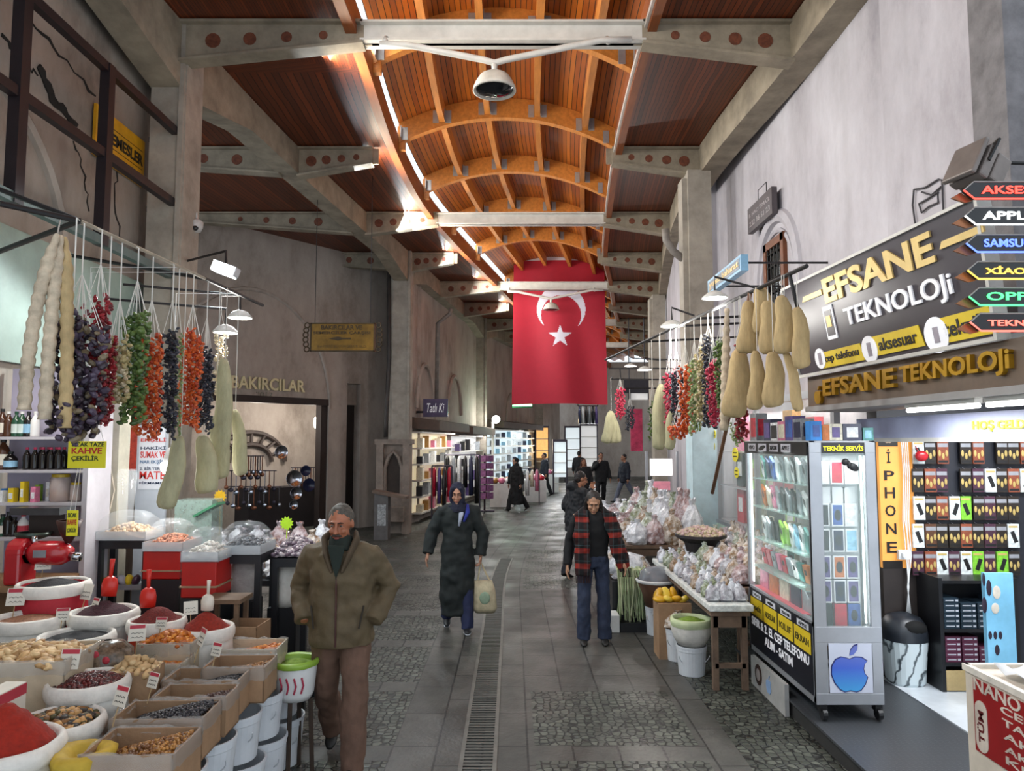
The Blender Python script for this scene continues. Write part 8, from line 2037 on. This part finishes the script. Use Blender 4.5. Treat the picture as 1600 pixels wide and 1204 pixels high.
for k, (px, py, r, lb) in enumerate(((437, 706, .16, 'square faced metal pan'), (457, 747, .20, 'large shiny metal bowl'), (460, 770, .15, 'shiny metal bowl below the large one'), (456, 788, .11, 'small shiny bowl'), (475, 735, .13, 'dark blue glazed pot'), (480, 757, .16, 'dark pan right of the bowls'))):
    mb = MB(); mb.lathe([(.01, 0), (r * .7, .02), (r, .1), (r * .96, .1), (r * .66, .04), (.01, .03)], (0, 0, 0), 20); o = mb.build('metal_bowl', CHRM if k not in (4, 5) else M('pot_blue', '2a3050', .25), loc=far_pt(px, py, -.55), smooth=True); o.rotation_euler = (PI / 2, 0, .7); tag(o, lb + ' hanging at the gateway', 'bowl')
c_ = far_pt(392, 722, -2.3); mb = MB()
for R_ in (.75, .45): mb.tube([c_ + D0 * (R_ * 1.3 * math.cos(PI * k / 20)) + UZ * (R_ * math.sin(PI * k / 20)) for k in range(21)], .06, 6)
for k in range(1, 8): a = PI * k / 8; mb.tube([c_ + D0 * (.45 * 1.3 * math.cos(a)) + UZ * (.45 * math.sin(a)), c_ + D0 * (.78 * 1.3 * math.cos(a)) + UZ * (.78 * math.sin(a))], .045, 5)
tag(mb.build('iron_fanlight', M('iron_brown', '3e332e', .6)), 'semicircular iron lattice on the back wall inside the gateway', 'lattice')
mb = MB(); a = far_pt(432, 835, -1.5); a.z = .5; mb.box(a, (1.9, .6, 1.0), math.atan2(D0.y, D0.x)); o = tag(mb.build('utensil_table', M('table_dark', '241f22', .6)), 'dark table of metalware inside the gateway', 'table')
# fountain niche with a kiosk bin
p = atY(612, 830, 17.0); x0, x1 = atY(588, 690, 17.0).x, atY(640, 690, 17.0).x
STN = M('fountain_stone', '8a7d72', .8, var=.15, scale=4, bump=.3); zt = atY(612, 686, 17).z
t = thing('wall_fountain', 'carved stone wall fountain with a pointed niche beside the far left column', 'fountain', (p.x, 17.2, 0))
mb = MB(); mb.b2((x0, 17.15, 0), (x1, 17.5, zt)); mb.b2((x0 - .05, 17.05, zt - .12), (x1 + .05, 17.5, zt)); mb.b2((x0, 17.0, 0), (x0 + .16, 17.15, zt - .12)); mb.b2((x1 - .16, 17.0, 0), (x1, 17.15, zt - .12)); mb.build('block', STN, t)
xm = (x0 + x1) / 2; mb = MB(); mb.tube([(xm - .2, 17.1, .9), (xm - .2, 17.1, 1.5), (xm - .12, 17.1, 1.75), (xm, 17.1, 1.88), (xm + .12, 17.1, 1.75), (xm + .2, 17.1, 1.5), (xm + .2, 17.1, .9)], .05, 6); mb.build('arch', STN, t)
mb = MB(); mb.prism([(-.2, .9), (.2, .9), (.2, 1.5), (.12, 1.75), (0, 1.88), (-.12, 1.75), (-.2, 1.5)], (xm, 17.148, 0), UX, UZ, .01); mb.build('niche', M('niche_dark', '3c342f', .9), t)
mb = MB(); mb.b2((x0 + .1, 16.8, .3), (x1 - .1, 17.1, .62)); mb.build('basin', STN, t)
p = atY(606, 826, 16.2); t = thing('bin_kiosk', 'grey metal bin with a slanted lid and a poster in front of the stone fountain', 'bin', (p.x, 16.2, 0))
mb = MB(); mb.b2((p.x - .28, 16.05, 0), (p.x + .02, 16.4, 1.0)); mb.build('body', M('kiosk_grey', '5a5654', .5), t)
mb = MB(); mb.hexa([(p.x - .32, 16, 1.0), (p.x + .42, 16, .86), (p.x + .42, 16.45, .86), (p.x - .32, 16.45, 1.0), (p.x - .32, 16, 1.06), (p.x + .42, 16, .92), (p.x + .42, 16.45, .92), (p.x - .32, 16.45, 1.06)]); mb.build('lid', M('kiosk_brown', '6a5648', .6), t)
mb = MB(); mb.b2((p.x - .2, 16.04, .3), (p.x - .02, 16.05, .75)); mb.build('poster', M('kiosk_poster', '9a9c9c', .5, var=.3, scale=20), t)
# ---- shop fronts along the far left wall
def front(y0, y1, z0, z1, label, backm, ncols, nrow, cols_, e, lc, off=.28):
    f = lambda y: LX(y) - .30 + off
    t = thing('lit_shop', label, 'shop front', (f(y0), (y0 + y1) / 2, 0)); n = frange(y0, y1, .6)
    mb = MB(); mb.sweep([[(LX(y) - .29, y, z0), (LX(y) - .28, y, z0), (LX(y) - .28, y, z1), (LX(y) - .29, y, z1)] for y in n], closed=True); mb.build('lit_back', backm, t)
    mb = MB()
    for k in range(nrow + 1):
        z = z0 + (z1 - z0) * k / nrow; mb.sweep([[(LX(y) - .28, y, z - .02), (f(y), y, z - .02), (f(y), y, z + .02), (LX(y) - .28, y, z + .02)] for y in n], closed=True)
    mb.build('shelves', STEELW, t)
    mb = MB(); mb.sweep([[(LX(y) - .28, y, z1 + .1), (f(y) + .45, y, z1 + .05), (f(y) + .45, y, z1 + .3), (LX(y) - .28, y, z1 + .4)] for y in n], closed=True); mb.build('awning', M('awning_brown', '5a4a40', .7, var=.1), t)
    for r_ in range(nrow):
        for c_ in range(ncols):
            y = y0 + (y1 - y0) * (c_ + .5) / ncols; z = z0 + (z1 - z0) * r_ / nrow + .022; cn = cols_[(r_ * 3 + c_ * 2) % len(cols_)]; h_ = (z1 - z0) / nrow * (.45 + .3 * ((r_ + c_) % 3) / 2)
            mb = MB(); mb.box((0, 0, h_ / 2), (.16, (y1 - y0) / ncols * .7, h_)); tag(mb.build('shelf_goods', ART[cn], loc=(f(y) - .12, y, z)), f'{cn} goods, {ORD[c_]} from the near end on the {ORD[r_]} shelf from below, {label.split(" ", 1)[0]} shop', 'goods', 'goods in the far shops')
    ym = (y0 + y1) / 2; light('shop_front_light', 'AREA', (f(ym) + .35, ym, z1 + .02), e, lc, y1 - y0, .2).rotation_euler = (0, 0, PI / 2)
front(19.2, 23.2, .25, 2.35, 'cream lit shop of pale goods nearest on the far left wall', M('lit_cream', 'f0e2c4', .6, emit=.4), 6, 5, ['cream', 'white', 'gold', 'dark', 'pink', 'grey'], 45, (1, .94, .82))
front(23.8, 27.4, .25, 2.3, 'white lit shop of clothes beyond the cream lit one', M('lit_white', 'f0f0ee', .6, emit=.4), 5, 4, ['white', 'black', 'grey', 'dark', 'purple'], 45, (1, .98, .95))
front(28.8, 36, .6, 2.6, 'cold white lit shop beyond the third left column', M('lit_cold', 'e4f2f8', .6, emit=.7), 8, 6, ['white', 'sky', 'grey', 'white', 'navy'], 80, (.86, .96, 1))
for yc in (20.5, 24.2, 33):
    mb = MB(); r = .95; mb.tube([(LX(yc + r * math.cos(PI * k / 16)) - .28, yc + r * math.cos(PI * k / 16), 3.0 + 1.25 * math.sin(PI * k / 16)) for k in range(17)], .07, 6); struct(mb.build('trim_10', PL_M))
a, b = atY(661, 651, 19.6), atY(700, 623, 19.6); t = thing('projecting_sign', 'purple sign with white script lettering over the cream lit shop', 'sign', a)
mb = MB(); mb.b2((a.x, 19.6, a.z), (b.x, 19.68, b.z)); mb.build('board', M('sign_purple', '3c2c50', .4), t); w_, h_ = b.x - a.x, b.z - a.z
text('Tatlı Ki', (a.x + .15 * w_, 19.598, a.z + .25 * h_), UX, UZ, .7 * w_, .5 * h_, WTX, t, depth=.006, shear=.25)
mb = MB(); mb.b2((LX(19.6) - .28, 19.62, a.z + .1), (a.x, 19.66, a.z + .16)); mb.build('arm', BRD, t)
a, b = atY(800, 637, 27), atY(832, 628, 27); t = thing('green_tube_sign', 'dark box with a glowing green tube below the left corner of the flag', 'sign', a)
mb = MB(); mb.b2((a.x, 27, a.z), (b.x, 27.1, b.z)); mb.build('box', M('green_dark', '0e3a1e', .5), t)
mb = MB(); mb.b2((a.x + .02, 26.97, a.z + .06), (b.x - .02, 27, b.z - .03)); mb.build('tube', M('green_glow', 'a4ffc4', .5, var=0, emit=3.5), t); light('green_glow', 'POINT', (a.x, 26.6, a.z - .1), 25, (.3, 1, .5))
mb = MB(); mb.tube([(a.x + .4, 27.05, b.z), (a.x + .4, 27.05, 6.7)], .02, 6); mb.build('hanger', BRD, t)
p = atY(775, 655, 27.5); t = thing('globe_lamp', 'white globe lamp on a pale post by the third left column', 'lamp', p); mb = MB(); mb.ell(p, (.15, .15, .15), 14, 10); mb.build('globe', M('bulb_glow', 'ffffff'), t, smooth=True)
mb = MB(); mb.tube([p - Vector((.12, 0, .1)), (p.x - .12, p.y, 0)], .05, 8); mb.build('post', STEELW, t); light('globe', 'POINT', p - Vector((0, .4, 0)), 60, (1, .98, .94), radius=.15)
# clothes racks, spinner, goods tables
def rack(px, py, Yd, wd, hgt, cols_, label, n=6):
    p = atZ(px, py, 0) if Yd is None else atY(px, py, Yd); p.z = 0; t = thing('clothes_rack', label, 'clothes rack', p, group='clothes racks'); mb = MB()
    for s in (-1, 1): mb.tube([(p.x + s * wd / 2, p.y, 0), (p.x + s * wd / 2, p.y, hgt)], .02, 6); mb.tube([(p.x + s * wd / 2, p.y - .25, .03), (p.x + s * wd / 2, p.y + .25, .03)], .02, 6)
    mb.tube([(p.x - wd / 2, p.y, hgt), (p.x + wd / 2, p.y, hgt)], .02, 6); mb.build('rail', IRON, t)
    for k in range(n):
        g = MB(); x = p.x - wd / 2 + wd * (k + .5) / n; L = hgt * (.5 + .12 * (k % 3)); rings(g, [(hgt - L, x, p.y, wd / n * .42, .2), (hgt - L * .5, x, p.y, wd / n * .4, .19), (hgt - .12, x, p.y, wd / n * .36, .2), (hgt - .03, x, p.y, .02, .05)], 12)
        tag(g.build('garment', ART[cols_[k % len(cols_)]], smooth=True), f'{cols_[k % len(cols_)]} garment, {ORD[k]} from the left on the {label}', 'garment', 'garments on the racks')
rack(722, 812, None, .95, 1.75, ['black', 'grey', 'white', 'black', 'navy', 'black'], 'rack of black and grey clothes')
rack(824, 770, 25, .8, 1.2, ['cream', 'grey', 'white', 'cream', 'pink'], 'low rack of pale shirts', 5)
rack(690, 806, 18.6, .5, 1.5, ['red', 'purple', 'dark', 'red'], 'small rack of dark red scarves', 4)
p = atZ(757, 800, 0); t = thing('display_spinner', 'tall spinner stand of purple packets', 'display stand', p); mb = MB(); mb.tube([(p.x, p.y, 0), (p.x, p.y, 1.75)], .03, 8); mb.tube([(p.x - .3, p.y, .04), (p.x + .3, p.y, .04)], .03, 6); mb.tube([(p.x, p.y - .3, .04), (p.x, p.y + .3, .04)], .03, 6); mb.build('pole', IRON, t)
for r_ in range(6):
    for k in range(6):
        a = 2 * PI * k / 6 + .3; mb = MB(); mb.box((0, 0, 0), (.2, .06, .18)); o = mb.build('spinner_packet', M('packet_mauve', '8a5a86', .35, var=.2, scale=20), loc=(p.x + .22 * math.cos(a), p.y + .22 * math.sin(a), .5 + r_ * .22), rz=a + PI / 2); tag(o, f'purple packet on the spinner stand, {ORD[r_]} tier from below, {ORD[k]} round', 'packet', 'purple packets on the spinner stand')
for k, (px, py, Yd, cn) in enumerate(((785, 772, 24, 'white'), (838, 755, 26, 'red'), (860, 742, 31, 'grey'))):
    p = atY(px, py, Yd); p.z = 0; mb = MB(); mb.b2((p.x - .4, p.y, 0), (p.x + .35, p.y + 1.4, .75)); tag(mb.build('goods_stand', PLW), f'white draped goods stand on the far left, {("nearest", "middle", "farthest")[k]} of three', 'stand')
    for j in range(6): mb = MB(); mb.ell((p.x - .25 + (j % 3) * .22, p.y + .25 + (j // 3) * .6, .84), (.13, .25, .1), 10, 6); tag(mb.build('folded_goods', ART[['gold', 'pink', cn, 'grey', 'cream', 'orange'][j]], smooth=True), f'{["gold", "pink", cn, "grey", "cream", "orange"][j]} folded goods on the {("nearest", "middle", "farthest")[k]} white stand', 'goods', 'folded goods on the stands')
# far end: lit shop fronts and dark sign boards
for k, (px0, px1, py0, py1, Yd, m_, lb) in enumerate(((866, 884, 690, 745, 30, 'lit_cold', 'white lit glass display unit standing in the street'), (838, 856, 668, 715, 37, 'lit_amber', 'amber lit shop opening beyond the black cloaked woman'), (884, 905, 668, 730, 39, 'lit_cold', 'cold lit shop opening far behind the flag'), (908, 932, 665, 728, 41, 'lit_white', 'white lit shop opening at the bend of the street'), (985, 1012, 612, 624, 30, 'lit_white', 'bright white strip sign under the dark board far down the street'))):
    a, b = atY(px0, py1, Yd), atY(px1, py0, Yd); mb = MB(); mb.b2((a.x, Yd, a.z if k == 4 else max(0, a.z)), (b.x, Yd + .2, b.z)); t = thing('lit_opening', lb, 'shop front', ((a.x + b.x) / 2, Yd, max(0, a.z)))
    mb.build('panel', MATS.get(m_) or M('lit_amber', 'f0b870', .6, emit=1.0), t)
    mb = MB(); mb.b2((a.x - .06, Yd - .1, 0 if k != 4 else a.z), (a.x, Yd + .2, b.z + .1)); mb.b2((b.x, Yd - .1, 0 if k != 4 else a.z), (b.x + .06, Yd + .2, b.z + .1)); mb.b2((a.x, Yd - .1, b.z), (b.x, Yd + .2, b.z + .1)); mb.build('frame', IRON, t)
    if k != 4:
        mb = MB()
        for j in range(1, 5): z = (b.z) * j / 5; mb.b2((a.x, Yd - .06, z - .02), (b.x, Yd, z + .02))
        mb.build('shelf_line', STEELW, t); light('opening_glow', 'AREA', ((a.x + b.x) / 2, Yd - .3, 2.0), 40, (.95, .98, 1) if k != 1 else (1, .8, .5), .8, .8, ((a.x + b.x) / 2, Yd - 4, .5))
a, b = atY(975, 614, 27), atY(1016, 592, 27); mb = MB(); mb.b2((a.x, 27, a.z), (b.x, 27.1, b.z)); mb.tube([(a.x + .2, 27.05, b.z), (a.x + .2, 27.05, 6.7)], .02, 6); mb.tube([(b.x - .2, 27.05, b.z), (b.x - .2, 27.05, 6.7)], .02, 6); tag(mb.build('dark_sign_board', M('board_charcoal', '34343c', .5)), 'dark hanging sign board far down the street right of the flag', 'sign')
a, b = atY(903, 634, 33), atY(934, 634, 33); mb = MB(); mb.tube([a, b], .03, 6); mb.tube([a, (a.x, 33, 6.7)], .02, 6); mb.tube([b, (b.x, 33, 6.7)], .02, 6); tag(mb.build('hanging_rod', BRD), 'high rod of hanging clothes far down the street below the flag corner', 'rod')
for k in range(6):
    x = a.x + (b.x - a.x) * (k + .5) / 6; g = MB(); rings(g, [(a.z - .8, x, 33, .07, .25), (a.z - .3, x, 33, .065, .24), (a.z - .02, x, 33, .03, .06)], 12); cn = ('navy', 'white', 'black', 'grey', 'black', 'purple')[k]; tag(g.build('garment', ART[cn], smooth=True), f'{cn} garment high up far down the street, {ORD[k]} from the left on the rod', 'garment', 'garments on the far rod')
